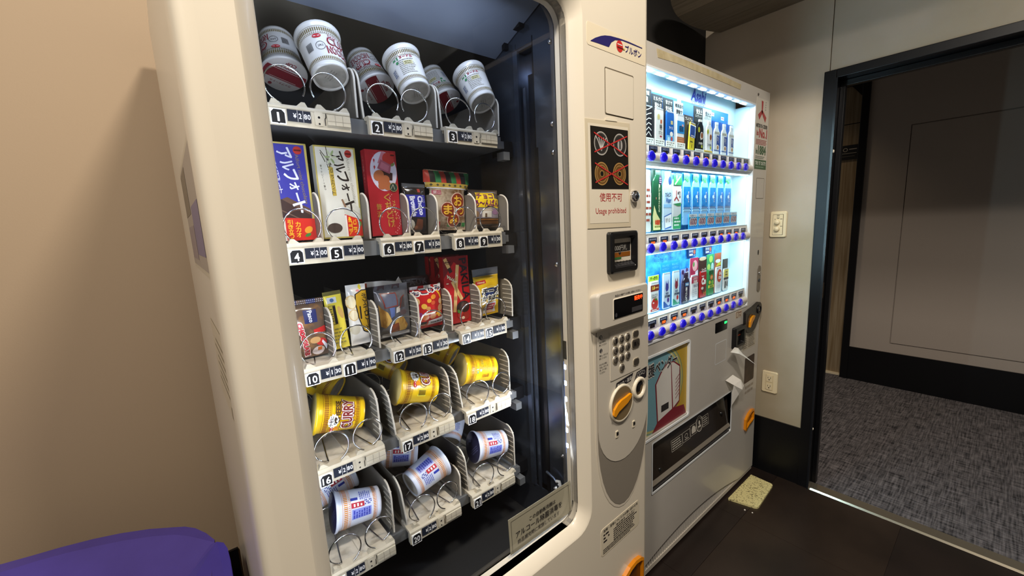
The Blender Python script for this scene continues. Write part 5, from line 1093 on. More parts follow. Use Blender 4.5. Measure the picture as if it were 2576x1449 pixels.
for i, ch in enumerate('くちどけ'): p.text(F, ch, 0.006 + 0.002 * i, 0.082 - i * 0.0185, 0.016, 0.017, go, 0.0006, bold=0.03)
for i, ch in enumerate('贅沢'): p.text(F, ch, -0.016, 0.062 - i * 0.016, 0.013, 0.013, go, 0.0006, bold=0.02)
p.text(F, 'アルフォート', 0.024, 0.055, 0.042, 0.0075, ink('#d9b65a'), 0.0006, rot=-84, bold=0.02).text(F, 'ミニチョコレート', 0.0175, 0.036, 0.036, 0.004, ink('#d9b65a'), 0.0006, rot=-84)
SFx = lambda u, v, d: (-0.03425 - d, u, v)
p.text(SFx, '準チョコレート菓子 濃厚いちご', 0.013, 0.120, 0.100, 0.005, ink('#d8b8a8'), 0.0005, rot=90)
for i in range(26): a, b2 = 0.024 + 0.012 * math.sin(i * 2.3), 0.004 + 0.088 * ((i * 0.37) % 1); p.disc(F, a, b2, 0.0012, 0.0012, ink('#d9a8a0'), 0.0005, 6)
p.build('printed_name', r)
# red stick-biscuit boxes of slot 14 (front one with print, two behind)
def pakila(x, y, label, front, sc=1.0):
    r = placed('biscuit_box', x, y, 1.078, label, 'box', 'red stick biscuit boxes of slot 14', roll=0.5)
    F = BX_F; w_, h = 0.074, 0.172
    MB().box(-w_ / 2, w_ / 2, 0, 0.020, 0, h, mat('carton_scarlet', '#b5171c', 0.28, coat=0.2)).build('carton', r)
    p = MB(); gr_ = ink('#6f0f14'); st = ink('#d9b070'); dk = ink('#33201a')
    p.pol(F, [(-0.038, h), (0.034, h), (0.034, 0.128), (-0.006, 0.158), (-0.038, 0.118)], gr_, 0.0004)
    p.text(F, 'PAKILA', 0.0235, 0.112, 0.108, 0.0215, inkb, 0.0006, rot=-86, bold=0.02)
    for a in ((-0.032, 0.168, -0.016, 0.132, 1), (0.004, 0.150, -0.008, 0.060, 0), (-0.014, 0.110, 0.012, 0.060, 0), (-0.006, 0.070, -0.012, 0.030, 0)):
        p.line(F, [(a[0], a[1]), (a[2], a[3])], 0.0095, st, 0.0008)
        if a[4]: p.line(F, [((a[0] + 2 * a[2]) / 3, (a[1] + 2 * a[3]) / 3), (a[2], a[3])], 0.010, dk, 0.0011)
    for i in range(14): p.disc(F, -0.028 + 0.030 * ((i * 0.61) % 1), 0.105 + 0.022 * ((i * 0.37) % 1), 0.004, 0.0015, ink('#e6d2b0'), 0.0010, 8, i)
    p.disc(F, 0.014, 0.040, 0.020, 0.016, dk, 0.0012, 18).disc(F, 0.018, 0.044, 0.010, 0.008, ink('#54362c'), 0.0014, 14).disc(F, 0.006, 0.020, 0.010, 0.009, ink('#c03028'), 0.0015, 14).disc(F, 0.020, 0.016, 0.012, 0.010, ink('#9c2a22'), 0.0015, 14).disc(F, 0.012, 0.012, 0.005, 0.004, ink('#e0c8b0'), 0.0018, 10).disc(F, 0.000, 0.030, 0.004, 0.006, ink('#5a8a3a'), 0.0017, 10, 0.7)
    p.ring(F, -0.024, h - 0.014, 0.007, 0.005, 0.001, ink('#3a0a0c'), 0.0009); p.rect(F, -0.033, -0.015, h - 0.015, h - 0.013, ink('#3a0a0c'), 0.0009)
    p.vtext(F, '芳醇ナッツ', -0.033, 0.050, 0.012, 0.006, white, 0.0009)
    p.text(F, 'パキーラ', 0.0358, 0.140, 0.040, 0.0035, inkb, 0.0008, rot=-86)
    p.build('print', r); return r
pakila(0.509, 0.290, 'scarlet biscuit stick box with black name standing above tag 14', True)
pakila(0.508, 0.331, 'dark red biscuit stick box in shadow just behind the scarlet front box', False)
pakila(0.507, 0.358, 'dark red biscuit stick box last in its row, behind two others', False)

# --- bags
def bag(name, w_, h, t, m, seal=0.010, wr=1.0, seed=1, top_w=1.0, bot_w=1.0, mtop=None, flare=None):
    """pillow bag; returns mesh builder and the front surface function"""
    def wid(v):
        if flare: return w_ * (bot_w if v < flare else bot_w + (top_w - bot_w) * min(1, (v - flare) / 0.012))
        return w_ * (bot_w + (top_w - bot_w) * v / h)
    def bul(u, v):
        s = 2 * u / wid(v); tt = (2 * (v - h / 2) / (h - 2 * seal))
        if abs(tt) >= 1: return 0.0
        return t / 2 * max(0.0, 1 - abs(s) ** 2.6) ** 0.5 * (1 - abs(tt) ** 3.2) ** 0.55 + 0.0010 * wr * math.sin(9 * u / 0.05 + seed) * math.sin(7 * v / 0.05 + 2 * seed) * max(0, 1 - s * s)
    def F(u, v, d):
        return (u, -bul(u, v) - d, v)
    mb = MB(); nu, nv = 22, 28; vs = sorted(set([0, seal] + [seal + (h - 2 * seal) * i / nv for i in range(nv + 1)] + [h]))
    for sgn in (1, -1):
        mb.loft([[(wid(v) / 2 * (2 * i / nu - 1), sgn * -bul(wid(v) / 2 * (2 * i / nu - 1), v) - sgn * 0.0003, v) for i in range(nu + 1)] for v in vs], m, closed=False, smooth=True)
    if mtop:
        mb.loft([[F(wid(v) / 2 * (2 * i / nu - 1), v, 0.0003) for i in range(nu + 1)] for v in (h - seal, h)], mtop, closed=False)
    global BAGF
    BAGF = F
    return mb, (lambda u, v, d: (u, v, d))
clearf = mat('clear_film', '#77736c', 0.18, coat=0.5)
# slot 7: dark brownie bag with a blue band
r = placed('snack_bag', 0.4095, 0.294, 1.312, 'dark chocolate brownie bag with a blue band in slot 7', 'bag', 'snack bags on the second shelf', roll=2)
mb, F = bag('b', 0.058, 0.114, 0.026, mat('film_brownie', '#2c2623', 0.2, coat=0.5), 0.008, seed=3, mtop=mat('film_clear_grey', '#8a8d92', 0.2, coat=0.4)); mb.build('film', r)
p = MB(); bl_ = ink('#2d2f9a')
p.rect(F, -0.024, 0.024, 0.038, 0.088, bl_, 0.0005, 6, 4)
p.text(F, 'Choco', 0.010, 0.064, 0.044, 0.0135, ink('#d8dcf4'), 0.0009, rot=-84, bold=0.05).text(F, 'Brownie', -0.008, 0.062, 0.046, 0.0135, ink('#d8dcf4'), 0.0009, rot=-84, bold=0.05).text(F, 'ショコラ', 0.018, 0.080, 0.018, 0.005, ink('#d8dcf4'), 0.0009, rot=-84)
p.pol(F, [(-0.006, 0.008), (0.016, 0.008), (0.014, 0.032), (0.000, 0.034)], ink('#6b4030'), 0.0006).disc(F, -0.014, 0.020, 0.008, 0.012, ink('#b9b5aa'), 0.0005, 12).disc(F, -0.002, 0.014, 0.005, 0.004, ink('#8d5a40'), 0.0009, 10).rect(F, 0.005, 0.012, 0.094, 0.102, ink('#9c3a30'), 0.0006)
p.conform(BAGF).build('print', r)
# slot 8: rice cracker bag with a striped header
r = placed('snack_bag', 0.4985, 0.292, 1.316, 'rice cracker bag with a red, black and green striped top in slot 8', 'bag', 'snack bags on the second shelf', roll=2)
mb, F = bag('b', 0.100, 0.142, 0.026, mat('film_cracker', '#b8a892', 0.22, coat=0.5, noise=(45, '#6f5236', 0.40, 0.60)), 0.006, seed=5, top_w=1.22, bot_w=0.98, flare=0.0955); mb.build('film', r)
p = MB(); cs = ('#b23a2c', '#26221f', '#2f7a44')
for i in range(9):
    u0 = -0.064 + i * 0.0142; p.rect(F, u0, u0 + 0.0142, 0.112, 0.140, ink(cs[i % 3]), 0.0005, 2, 4)
p.rect(F, -0.060, 0.060, 0.101, 0.112, ink('#b49a45'), 0.0005, 8, 2)
for i in range(7): u = -0.048 + i * 0.016; p.pol(F, [(u, 0.1035), (u + 0.004, 0.1065), (u, 0.1095), (u - 0.004, 0.1065)], ink('#4d4a3a'), 0.0008)
p.rect(F, -0.056, 0.056, 0.0985, 0.1012, ink('#d6d6dc'), 0.0007, 8).rect(F, -0.046, -0.024, 0.084, 0.094, ink('#a8495a'), 0.0006, 2).text(F, '栗山', -0.035, 0.089, 0.018, 0.008, ink('#e2d2d2'), 0.0010)
for (ch, cu, cv, sz) in (('お', 0.022, 0.071, 0.030), ('っ', 0.030, 0.046, 0.020), ('ま', -0.008, 0.049, 0.028), ('み', 0.008, 0.024, 0.026)):
    p.disc(F, cu, cv, sz * 0.68, sz * 0.66, ink('#d8b8a8'), 0.0008, 18).disc(F, cu, cv, sz * 0.62, sz * 0.60, ink('#7c3018'), 0.0011, 18).text(F, ch, cu, cv, sz * 0.8, sz * 0.8, ink('#d8a836'), 0.0016, bold=0.045)
p.pol(F, [(-0.044, 0.008), (-0.028, 0.008), (-0.028, 0.020), (-0.044, 0.022)], ink('#a3242a'), 0.0006).rect(F, -0.042, -0.036, 0.024, 0.068, ink('#4a3638'), 0.0006, 1, 4)
for i, c in enumerate(('#3a7a44', '#a84038', '#2b2724', '#3a7a44')): p.rect(F, -0.008 + i * 0.014, 0.004 + i * 0.014, 0.008, 0.018, ink(c), 0.0006, 2)
p.conform(BAGF).build('print', r)
# slot 9
r = placed('snack_bag', 0.6030, 0.285, 1.318, 'small choco bun bag with yellow outlined purple lettering in slot 9', 'bag', 'snack bags on the second shelf', roll=1)
mb, F = bag('b', 0.094, 0.096, 0.028, mat('film_choco', '#54473c', 0.2, coat=0.5, noise=(30, '#3a312b', 0.4, 0.6)), 0.007, seed=8); mb.build('film', r)
p = MB(); ylw, mg = ink('#e2c021'), ink('#6d1f52')
p.pol(F, [(-0.030, 0.071), (0.028, 0.071), (0.030, 0.088), (-0.028, 0.0885)], ylw, 0.0004).text(F, 'チョコ', -0.002, 0.080, 0.052, 0.013, mg, 0.0010, bold=0.05)
p.pol(F, [(-0.043, 0.052), (0.044, 0.049), (0.044, 0.072), (0.030, 0.074), (-0.043, 0.071)], ylw, 0.0005).text(F, 'あ〜んぱん', 0.003, 0.062, 0.080, 0.018, mg, 0.0012, bold=0.05)
p.rect(F, -0.046, 0.044, 0.024, 0.050, ink('#8a8088'), 0.0004, 8, 3).rect(F, -0.014, 0.016, 0.026, 0.042, ink('#cfc8ba'), 0.0007, 3).pol(F, [(-0.020, 0.042), (0.022, 0.042), (0.014, 0.048), (-0.012, 0.048)], ink('#b2a490'), 0.0008).rect(F, -0.006, 0.000, 0.026, 0.036, ink('#5d4a3a'), 0.0009).disc(F, -0.030, 0.034, 0.007, 0.008, ink('#9a7a5a'), 0.0008, 12).disc(F, 0.030, 0.040, 0.012, 0.008, ink('#8d6a86'), 0.0007, 12)
p.rect(F, -0.046, 0.046, 0.008, 0.022, ink('#8a5a2a'), 0.0005, 8, 2).rect(F, -0.044, 0.044, 0.016, 0.018, ink('#3a2416'), 0.0008, 8)
p.conform(BAGF).build('print', r)
G3 = 'snack bags on the third shelf'
# slot 10: chocolate scone bag
r = placed('snack_bag', 0.150, 0.290, 1.078, 'chocolate scone bag with a navy spotted top in slot 10', 'bag', G3, roll=0)
mb, F = bag('b', 0.075, 0.118, 0.034, mat('film_scone', '#5d4a3c', 0.2, coat=0.5, noise=(36, '#a0703a', 0.28, 0.5)), 0.010, seed=2, mtop=ink('#23264f')); mb.build('film', r)
p = MB()
for i in range(22):
    for j in range(2): p.disc(F, -0.038 + i * 0.0036, 0.111 + j * 0.004, 0.0009, 0.0009, ink('#d8d8e4'), 0.0008, 6)
p.rect(F, -0.004, 0.020, 0.072, 0.098, ink('#2a2f5c'), 0.0005, 3, 3).text(F, 'Pasco', 0.008, 0.085, 0.023, 0.0085, ink('#dfe2ea'), 0.0009, rot=-86, bold=0.02)
rs = ink('#b8202a'); rp = ink('#e9d8cc')
p.text(F, 'CHOCOLATE', -0.008, 0.040, 0.076, 0.012, rp, 0.0006, rot=-80, bold=0.14).text(F, 'CHOCOLATE', -0.008, 0.040, 0.072, 0.0095, rs, 0.0011, rot=-80, bold=0.08)
p.text(F, 'SCONE', -0.029, 0.040, 0.048, 0.010, rp, 0.0006, rot=-80, bold=0.14).text(F, 'SCONE', -0.029, 0.040, 0.045, 0.0078, rs, 0.0011, rot=-80, bold=0.08).text(F, 'チョコスコーン', -0.0195, 0.042, 0.056, 0.0065, inkb, 0.0011, rot=-80, bold=0.04)
p.pol(F, [(0.010, 0.058), (0.034, 0.062), (0.036, 0.050), (0.012, 0.048)], ink('#c02a26'), 0.0006).disc(F, 0.024, 0.030, 0.012, 0.008, ink('#c4322c'), 0.0006, 14, -0.4).disc(F, 0.012, 0.036, 0.010, 0.007, ink('#c89a62'), 0.0007, 14).pol(F, [(-0.034, 0.088), (-0.026, 0.096), (-0.016, 0.078), (-0.032, 0.070)], ink('#d09a50'), 0.0006).pol(F, [(-0.028, 0.088), (-0.023, 0.090), (-0.026, 0.080)], ink('#5a3a20'), 0.0009)
p.disc(F, 0.018, 0.012, 0.012, 0.010, ink('#d8c6bc'), 0.0007, 16).rect(F, 0.016, 0.024, 0.012, 0.020, ink('#c8641e'), 0.0010).pol(F, [(0.026, 0.034), (0.036, 0.020), (0.034, 0.010), (0.024, 0.030)], ink('#e4e2e8'), 0.0008)
p.conform(BAGF).build('print', r)
# slot 11: yellow face and white front of a biscuit packet
r = placed('snack_bag', 0.2155, 0.296, 1.080, 'slim yellow packet with a small black panel leaning in slot 11', 'bag', G3, roll=-3.5, yaw=-4)
mb, F = bag('b', 0.035, 0.124, 0.012, mat('film_yellow', '#e6d24a', 0.25, coat=0.3), 0.008, seed=4, wr=0.4, mtop=mat('film_olive', '#8a8048', 0.3)); mb.build('film', r)
p = MB().rect(F, -0.012, 0.006, 0.100, 0.112, ink('#d6d6d2'), 0.0005).disc(F, -0.003, 0.106, 0.004, 0.004, ink('#4a6a9a'), 0.0009, 10).rect(F, -0.010, -0.003, 0.056, 0.094, ink('#c9b640'), 0.0004).line(F, [(-0.011, 0.055), (-0.011, 0.095), (0.001, 0.095), (0.001, 0.055), (-0.011, 0.055)], 0.0008, inkb, 0.0007)
p.rect(F, -0.004, 0.001, 0.056, 0.094, inkb, 0.0008).lines(F, -0.010, -0.005, 0.060, 0.090, 6, inkb, 0.0007, fill=0.35).disc(F, 0.010, 0.078, 0.005, 0.014, ink('#c9a05a'), 0.0007, 12, 0.2).lines(F, -0.013, 0.012, 0.010, 0.048, 5, ink('#9a9248'), 0.0006, fill=0.4)
p.conform(BAGF).build('print', r)
r = placed('snack_bag', 0.2570, 0.294, 1.080, 'white biscuit packet with a golden oval name label in slot 11', 'bag', G3, roll=0)
mb, F = bag('b', 0.042, 0.132, 0.024, mat('film_white', '#e2ded6', 0.25, coat=0.4), 0.008, seed=6, wr=0.6); mb.build('film', r)
p = MB(); gold = ink('#b9901c')
p.pol(F, [(-0.006, 0.112), (0.010, 0.120), (0.0225, 0.119), (0.0225, 0.030), (0.014, 0.024), (0.004, 0.030), (-0.004, 0.060), (-0.008, 0.090)], inkb, 0.0008)
p.pol(F, [(-0.004, 0.111), (0.010, 0.118), (0.0215, 0.117), (0.0215, 0.032), (0.014, 0.027), (0.006, 0.032), (-0.002, 0.060), (-0.006, 0.090)], gold, 0.0014)
for i, ch in enumerate('ホワイトロリータ'): p.text(F, ch, 0.0125 + 0.0004 * i, 0.108 - i * 0.0098, 0.0095, 0.0095 if ch != 'ー' else 0.0015, inkb, 0.0022, rot=-84, bold=0.03)
p.rect(F, 0.000, 0.003, 0.058, 0.086, inkb, 0.0018)
for (a, b2, s_) in ((-0.014, 0.096, 0.0105), (-0.012, 0.068, 0.009)): p.disc(F, a, b2, s_, s_ * 1.45, ink('#d8b87e'), 0.0006, 16).disc(F, a, b2, s_ * 0.8, s_ * 1.2, ink('#e6d6ae'), 0.0010, 16)
p.disc(F, 0.008, 0.126, 0.003, 0.006, ink('#e0cc3a'), 0.0007, 10).disc(F, 0.002, 0.119, 0.004, 0.0025, ink('#d88a8a'), 0.0007, 10).disc(F, -0.012, 0.036, 0.010, 0.011, ink('#c9c0a8'), 0.0006, 14)
p.conform(BAGF).build('print', r)
# slot 12: grey bag with noodle picture
r = placed('snack_bag', 0.3335, 0.290, 1.082, 'dark grey crinkled noodle snack bag in slot 12', 'bag', G3, roll=0)
mb, F = bag('b', 0.080, 0.120, 0.036, mat('film_grey', '#6d6c70', 0.18, coat=0.6, noise=(22, '#4f4e54', 0.4, 0.6)), 0.010, seed=9, wr=1.8, mtop=mat('film_plum', '#443438', 0.2, coat=0.5)); mb.build('film', r)
p = MB(); nd = mat('print_noodles', '#c39a4e', 0.4, noise=(90, '#8a5f26', 0.4, 0.6), stretch=(1, 1, 0.3)); lnr = ink('#8a3426')
p.pol(F, [(-0.036, 0.080), (-0.030, 0.070), (-0.018, 0.060), (-0.010, 0.040), (-0.024, 0.024), (-0.034, 0.030)], nd, 0.0006).pol(F, [(0.000, 0.044), (0.016, 0.046), (0.028, 0.024), (0.024, 0.012), (-0.014, 0.008)], nd, 0.0007).pol(F, [(-0.010, 0.030), (0.004, 0.034), (0.010, 0.012), (-0.012, 0.008)], ink('#7a3a1e'), 0.0009)
p.pol(F, [(-0.030, 0.104), (0.006, 0.102), (0.006, 0.072), (-0.024, 0.070)], lnr, 0.0006).pol(F, [(-0.028, 0.102), (0.004, 0.100), (0.004, 0.074), (-0.022, 0.072)], ink('#5d6070'), 0.0009).pol(F, [(-0.014, 0.070), (-0.002, 0.070), (-0.004, 0.050), (-0.012, 0.046)], ink('#5a6a9a'), 0.0008).pol(F, [(0.012, 0.088), (0.022, 0.094), (0.022, 0.068), (0.010, 0.066)], ink('#4a4040'), 0.0008).line(F, [(0.010, 0.066), (0.016, 0.090), (0.024, 0.094)], 0.0016, lnr, 0.0011).disc(F, 0.018, 0.056, 0.008, 0.006, ink('#58484a'), 0.0008, 12).pol(F, [(0.002, 0.068), (0.012, 0.072), (0.010, 0.058), (0.000, 0.056)], ink('#c9c3b8'), 0.0007)
p.rect(F, -0.030, 0.036, 0.002, 0.009, ink('#a9a8a6'), 0.0006, 4)
p.conform(BAGF).build('print', r)
r = placed('label_card', 0.336, 0.332, 1.196, 'white card edge with an orange mark behind the bag of slot 12', 'card')
MB().prism([(-0.045, 0.0), (0.046, 0.0), (0.044, 0.004), (0.038, 0.016), (0.030, 0.006), (-0.002, 0.011), (-0.044, 0.013)], 'y', 0, 0.0008, mat('card_white', '#eee9df', 0.5)).rect(BX_F, -0.045, -0.040, 0.0, 0.010, ink('#d4542a')).build('card', r)
# slot 13: red bag
r = placed('snack_bag', 0.4195, 0.292, 1.084, 'red nut snack bag with a yellow arc and white label in slot 13', 'bag', G3, roll=0.5)
mb, F = bag('b', 0.083, 0.104, 0.034, mat('film_red', '#b81e1e', 0.2, coat=0.5), 0.007, seed=7, mtop=ink('#e2d8d4')); mb.build('film', r)
p = MB()
arc = [(0.030 * math.cos(R(a)) + 0.000, 0.064 + 0.034 * math.sin(R(a))) for a in range(60, -101, -16)]
p.line(F, [(0.034 + (x - 0.03) * 0.9, y) for x, y in arc], 0.0042, ink('#e8b41a'), 0.0007)
for i, ch in enumerate('おこのみ'): p.text(F, ch, -0.030 + i * 0.020, 0.088 + 0.0025 * i, 0.020, 0.013, ink('#efeae6'), 0.0006, bold=0.20).text(F, ch, -0.030 + i * 0.020, 0.088 + 0.0025 * i, 0.016, 0.0095, ink('#2a2748'), 0.0012, bold=0.07)
for (a, b2, s_, c) in ((0.012, 0.076, 0.007, '#d98a2a'), (0.000, 0.068, 0.0065, '#e0a030'), (-0.014, 0.056, 0.008, '#e2b038'), (0.010, 0.062, 0.006, '#c4502a'), (-0.004, 0.050, 0.006, '#c88a4a'), (-0.031, 0.070, 0.009, '#d8b078'), (0.031, 0.064, 0.007, '#d8b88a'), (0.030, 0.048, 0.009, '#b98a62'), (-0.012, 0.030, 0.010, '#b86a3a'), (0.008, 0.030, 0.009, '#c08050'), (0.026, 0.032, 0.007, '#e0a84a'), (-0.026, 0.026, 0.007, '#b4623a')):
    p.disc(F, a, b2, s_, s_ * 0.8, ink(c), 0.0010, 12, a * 40)
p.pol(F, [(-0.020, 0.038), (0.020, 0.041), (0.012, 0.036), (-0.014, 0.034)], ink('#e6ddd0'), 0.0012).disc(F, -0.028, 0.036, 0.010, 0.007, ink('#8a2a6a'), 0.0008, 12)
p.pol(F, [(-0.004, 0.007), (0.039, 0.010), (0.038, 0.024), (-0.004, 0.019)], ink('#dcdce6'), 0.0012).text(F, '2026.06.04', 0.019, 0.0145, 0.034, 0.005, inkb, 0.0016, rot=3, bold=0.03).rect(F, -0.036, -0.008, 0.012, 0.018, inkb, 0.0010, 2).rect(F, -0.036, -0.008, 0.007, 0.011, ink('#cfc8b0'), 0.0010, 2)
p.conform(BAGF).build('print', r)
r = placed('snack_bag', 0.4195, 0.352, 1.090, 'dark bag with pale ring lettering in shadow behind the red bag of slot 13', 'bag', G3, roll=1)
mb, F = bag('b', 0.080, 0.116, 0.026, mat('film_dark', '#3a2a28', 0.25, coat=0.4), 0.007, seed=11); mb.build('film', r)
p = MB()
for i, ch in enumerate('YAOK'): p.text(F, ch, -0.026 + i * 0.018, 0.102, 0.014, 0.014, ink('#6f6a68'), 0.0006, bold=0.02)
p.conform(BAGF).build('print', r)
# slot 15: yellow cheese cracker bag
r = placed('snack_bag', 0.604, 0.292, 1.082, 'yellow cheese cracker bag with a clear top in slot 15', 'bag', G3, roll=-1)
mb, F = bag('b', 0.080, 0.128, 0.030, mat('film_cheese', '#d9b21e', 0.2, coat=0.5, noise=(20, '#c09318', 0.35, 0.6)), 0.020, seed=12, top_w=1.08, bot_w=0.86, mtop=mat('film_clear_grey', '#8a8d92', 0.2, coat=0.4)); mb.build('film', r)
p = MB()
p.pol(F, [(-0.038, 0.086), (-0.010, 0.090), (-0.010, 0.099), (-0.038, 0.096)], ink('#b02828'), 0.0006).text(F, 'nissui', -0.024, 0.093, 0.020, 0.005, ink('#d8b090'), 0.0010, bold=0.04)
p.disc(F, 0.004, 0.062, 0.030, 0.014, ink('#22305a'), 0.0006, 20).disc(F, 0.004, 0.060, 0.032, 0.022, ink('#c9a838'), 0.0004, 20)
p.text(F, 'チーズ', 0.004, 0.068, 0.058, 0.022, ink('#e8e4d0'), 0.0010, bold=0.14).text(F, 'チーズ', 0.004, 0.068, 0.052, 0.017, inkb, 0.0016, bold=0.07).text(F, 'かまぼこ', 0.004, 0.049, 0.060, 0.017, ink('#e8e4d0'), 0.0010, bold=0.14).text(F, 'かまぼこ', 0.004, 0.049, 0.054, 0.013, inkb, 0.0016, bold=0.06)
p.pol(F, [(-0.014, 0.036), (0.020, 0.038), (0.024, 0.006), (-0.018, 0.006)], ink('#b8b4b4'), 0.0006).rect(F, -0.008, 0.018, 0.014, 0.032, ink('#a3242a'), 0.0010, 3).lines(F, -0.005, 0.015, 0.016, 0.030, 2, ink('#e0c0b0'), 0.0014, fill=0.5).disc(F, 0.002, 0.009, 0.014, 0.004, ink('#c8a080'), 0.0010, 12)
p.conform(BAGF).build('print', r)
# ------------------------------------------------------------------ drink samples in the drinks machine
YD = 0.782
def drink(name, x, z, label, group, cat): return empty(name, T((x, YD, z + 0.001)), label, cat, group)
# the samples are flat printed panels: a cut-out front standing before its backing card
def cylF(r, zc=0.0): return lambda u, v, d: (max(-r, min(r, u * 0.86)), -0.0042 - d * 0.6, v)
def card(r_, w_, h, col, z0=0.0, y=0.0006, name='backing_card'):
    mb = MB().box(-w_ / 2, w_ / 2, y, y + 0.0016, z0, z0 + h, mat('sample_card_' + col.strip('#'), col, 0.45))
    F = lambda u, v, d: (u, y - d * 0.5, v); return mb, F
def flat(prof, m, thick=0.0036):
    """cut-out panel with a slightly rounded front from a half outline of (half width, height)"""
    R_, L_ = [(r, h) for r, h in prof], [(-r, h) for r, h in reversed(prof)]
    o = R_ + L_; i = [(x * 0.93, h) for x, h in o]
    return MB().loft([[(x, 0.0004, h) for x, h in o], [(x, -thick * 0.7, h) for x, h in o], [(x, -thick - 0.0004, h) for x, h in i]], m, smooth=False, cap1=True)
def can_body(rad, h, col, top='#b9bcc2', rough=0.25):
    m = mat('can_' + col.strip('#'), col, rough, 0.0)
    mb = flat([(rad * 0.9, 0), (rad, 0.005), (rad, h - 0.012), (rad * 0.88, h - 0.001), (rad * 0.86, h)], m)
    F = lambda u, v, d: (u, -0.0042 - d * 0.6, v)
    return mb.rect(F, -rad * 0.86, rad * 0.86, h - 0.004, h, mat('can_top', top, 0.4), 0.0003)
def bottle_body(rad, h, col, cap, neck=0.72, liquid=None):
    m = mat('bottle_' + col.strip('#'), col, 0.15, coat=0.4)
    prof = [(rad * 0.85, 0), (rad, 0.005), (rad, h * 0.12), (rad * 0.95, h * 0.13), (rad * 0.95, h * 0.15), (rad, h * 0.16), (rad, h * neck), (rad * 0.86, h * (neck + 0.09)), (rad * 0.45, h * min(neck + 0.18, 0.90)), (rad * 0.42, h * 0.93)]
    return flat(prof, m), flat([(rad * 0.46, h * 0.925), (rad * 0.48, h * 0.995), (rad * 0.42, h)], mat('cap_' + cap.strip('#'), cap, 0.35), 0.0040)
G1 = 'coffee samples on the top shelf of the drinks machine'
RC = 0.0250
def coffee(x, w_, hc, ccol, body, label, top_txt, prints, hcan, cx=0.008, cat='can'):
    r = drink('coffee_can', x, 1.556, label, G1, cat)
    mb, F = card(r, w_, hc, ccol); 
    tcol = white if ccol != '#dcebf0' else inkb
    for i, st in enumerate(top_txt): mb.text(F, st, 0.004, hc - 0.013 - i * 0.020, min(0.054, 0.0135 * len(st)), 0.0125 if i == 0 else 0.016, tcol, 0.001, bold=0.05)
    mb.build('backing_card', r)
    c = can_body(RC, hcan, body); c.v = [(a + cx, b2, d) for a, b2, d in c.v]; c.build('can_body', r)
    p = MB(); base = cylF(RC); G = lambda u, v, d: (base(u, v, d)[0] + cx, base(u, v, d)[1], base(u, v, d)[2])
    prints(p, G); p.build('print', r)
    q = MB().box(-0.024, 0.036, -0.0065, -0.0058, 0.0, 0.026, mat('caption_card', '#ecebe4', 0.5)); QF = lambda u, v, d: (u, -0.0065 - d, v)
    q.lines(QF, -0.018, 0.032, 0.003, 0.023, 3, ink('#6a6258'), fill=0.4, gap=0.8); q.build('caption_card', r)
def pr1(p, G): p.disc(G, -0.008, 0.098, 0.009, 0.009, ink('#cdbd7a'), 0.0006, 16).rect(G, 0.004, 0.016, 0.078, 0.090, ink('#c4623a'), 0.0006, 2).text(G, '特', 0.008, 0.066, 0.016, 0.018, inkb, 0.0006, bold=0.03).text(G, 'カフェ', 0.006, 0.048, 0.026, 0.011, inkb, 0.0006, bold=0.03).disc(G, 0.008, 0.036, 0.008, 0.003, ink('#a02a3a'), 0.0006, 10)
def pr2(p, G): p.rect(G, 0.002, 0.018, 0.082, 0.094, ink('#c9bd7a'), 0.0006, 2).text(G, 'アイス', 0.004, 0.070, 0.028, 0.009, white, 0.0006, bold=0.04).rect(G, -0.030, 0.030, 0.006, 0.045, ink('#6fb7e6'), 0.0003, 10).disc(G, 0.008, 0.050, 0.012, 0.008, white, 0.0008, 14).disc(G, 0.010, 0.034, 0.008, 0.007, ink('#c04a4a'), 0.0009, 12).disc(G, -0.012, 0.030, 0.008, 0.010, ink('#bfe0f2'), 0.0007, 12)
def pr3(p, G): p.rect(G, -0.030, 0.030, 0.058, 0.100, ink('#2a8bd0'), 0.0003, 10).text(G, '昭和', 0.004, 0.074, 0.030, 0.020, ink('#16304f'), 0.0008, bold=0.04).rect(G, -0.030, 0.030, 0.010, 0.046, ink('#b8714a'), 0.0003, 10).lines(G, -0.02, 0.02, 0.016, 0.044, 4, ink('#e0b088'), 0.0007, fill=0.3).rect(G, 0.008, 0.022, 0.082, 0.090, ink('#d89a9a'), 0.0008, 2)
def pr0(p, G): 
    for i in range(6): p.line(G, [(-0.02, 0.03 + i * 0.016), (0.0, 0.045 + i * 0.014), (0.018, 0.032 + i * 0.018)], 0.003, white, 0.0006)
coffee(1.2175, 0.062, 0.178, '#1c1c22', '#22222a', 'black can with white swirls half hidden by the snack machine, top shelf', ('深煎', '黒'), pr0, 0.126)
coffee(1.2830, 0.063, 0.168, '#23242c', '#e6e4e0', 'cream white coffee can on a black card, top shelf', ('ミルクに', '満たさ'), pr1, 0.126)
coffee(1.3505, 0.064, 0.166, '#22262e', '#1f63b8', 'blue iced coffee can on a black card, top shelf', ('甘さで', '気分転'), pr2, 0.124)
coffee(1.4200, 0.060, 0.164, '#dcebf0', '#e2e6ea', 'pale blue and brown coffee can on a white card, top shelf', ('喫茶店の', '苦味マ'), pr3, 0.122)
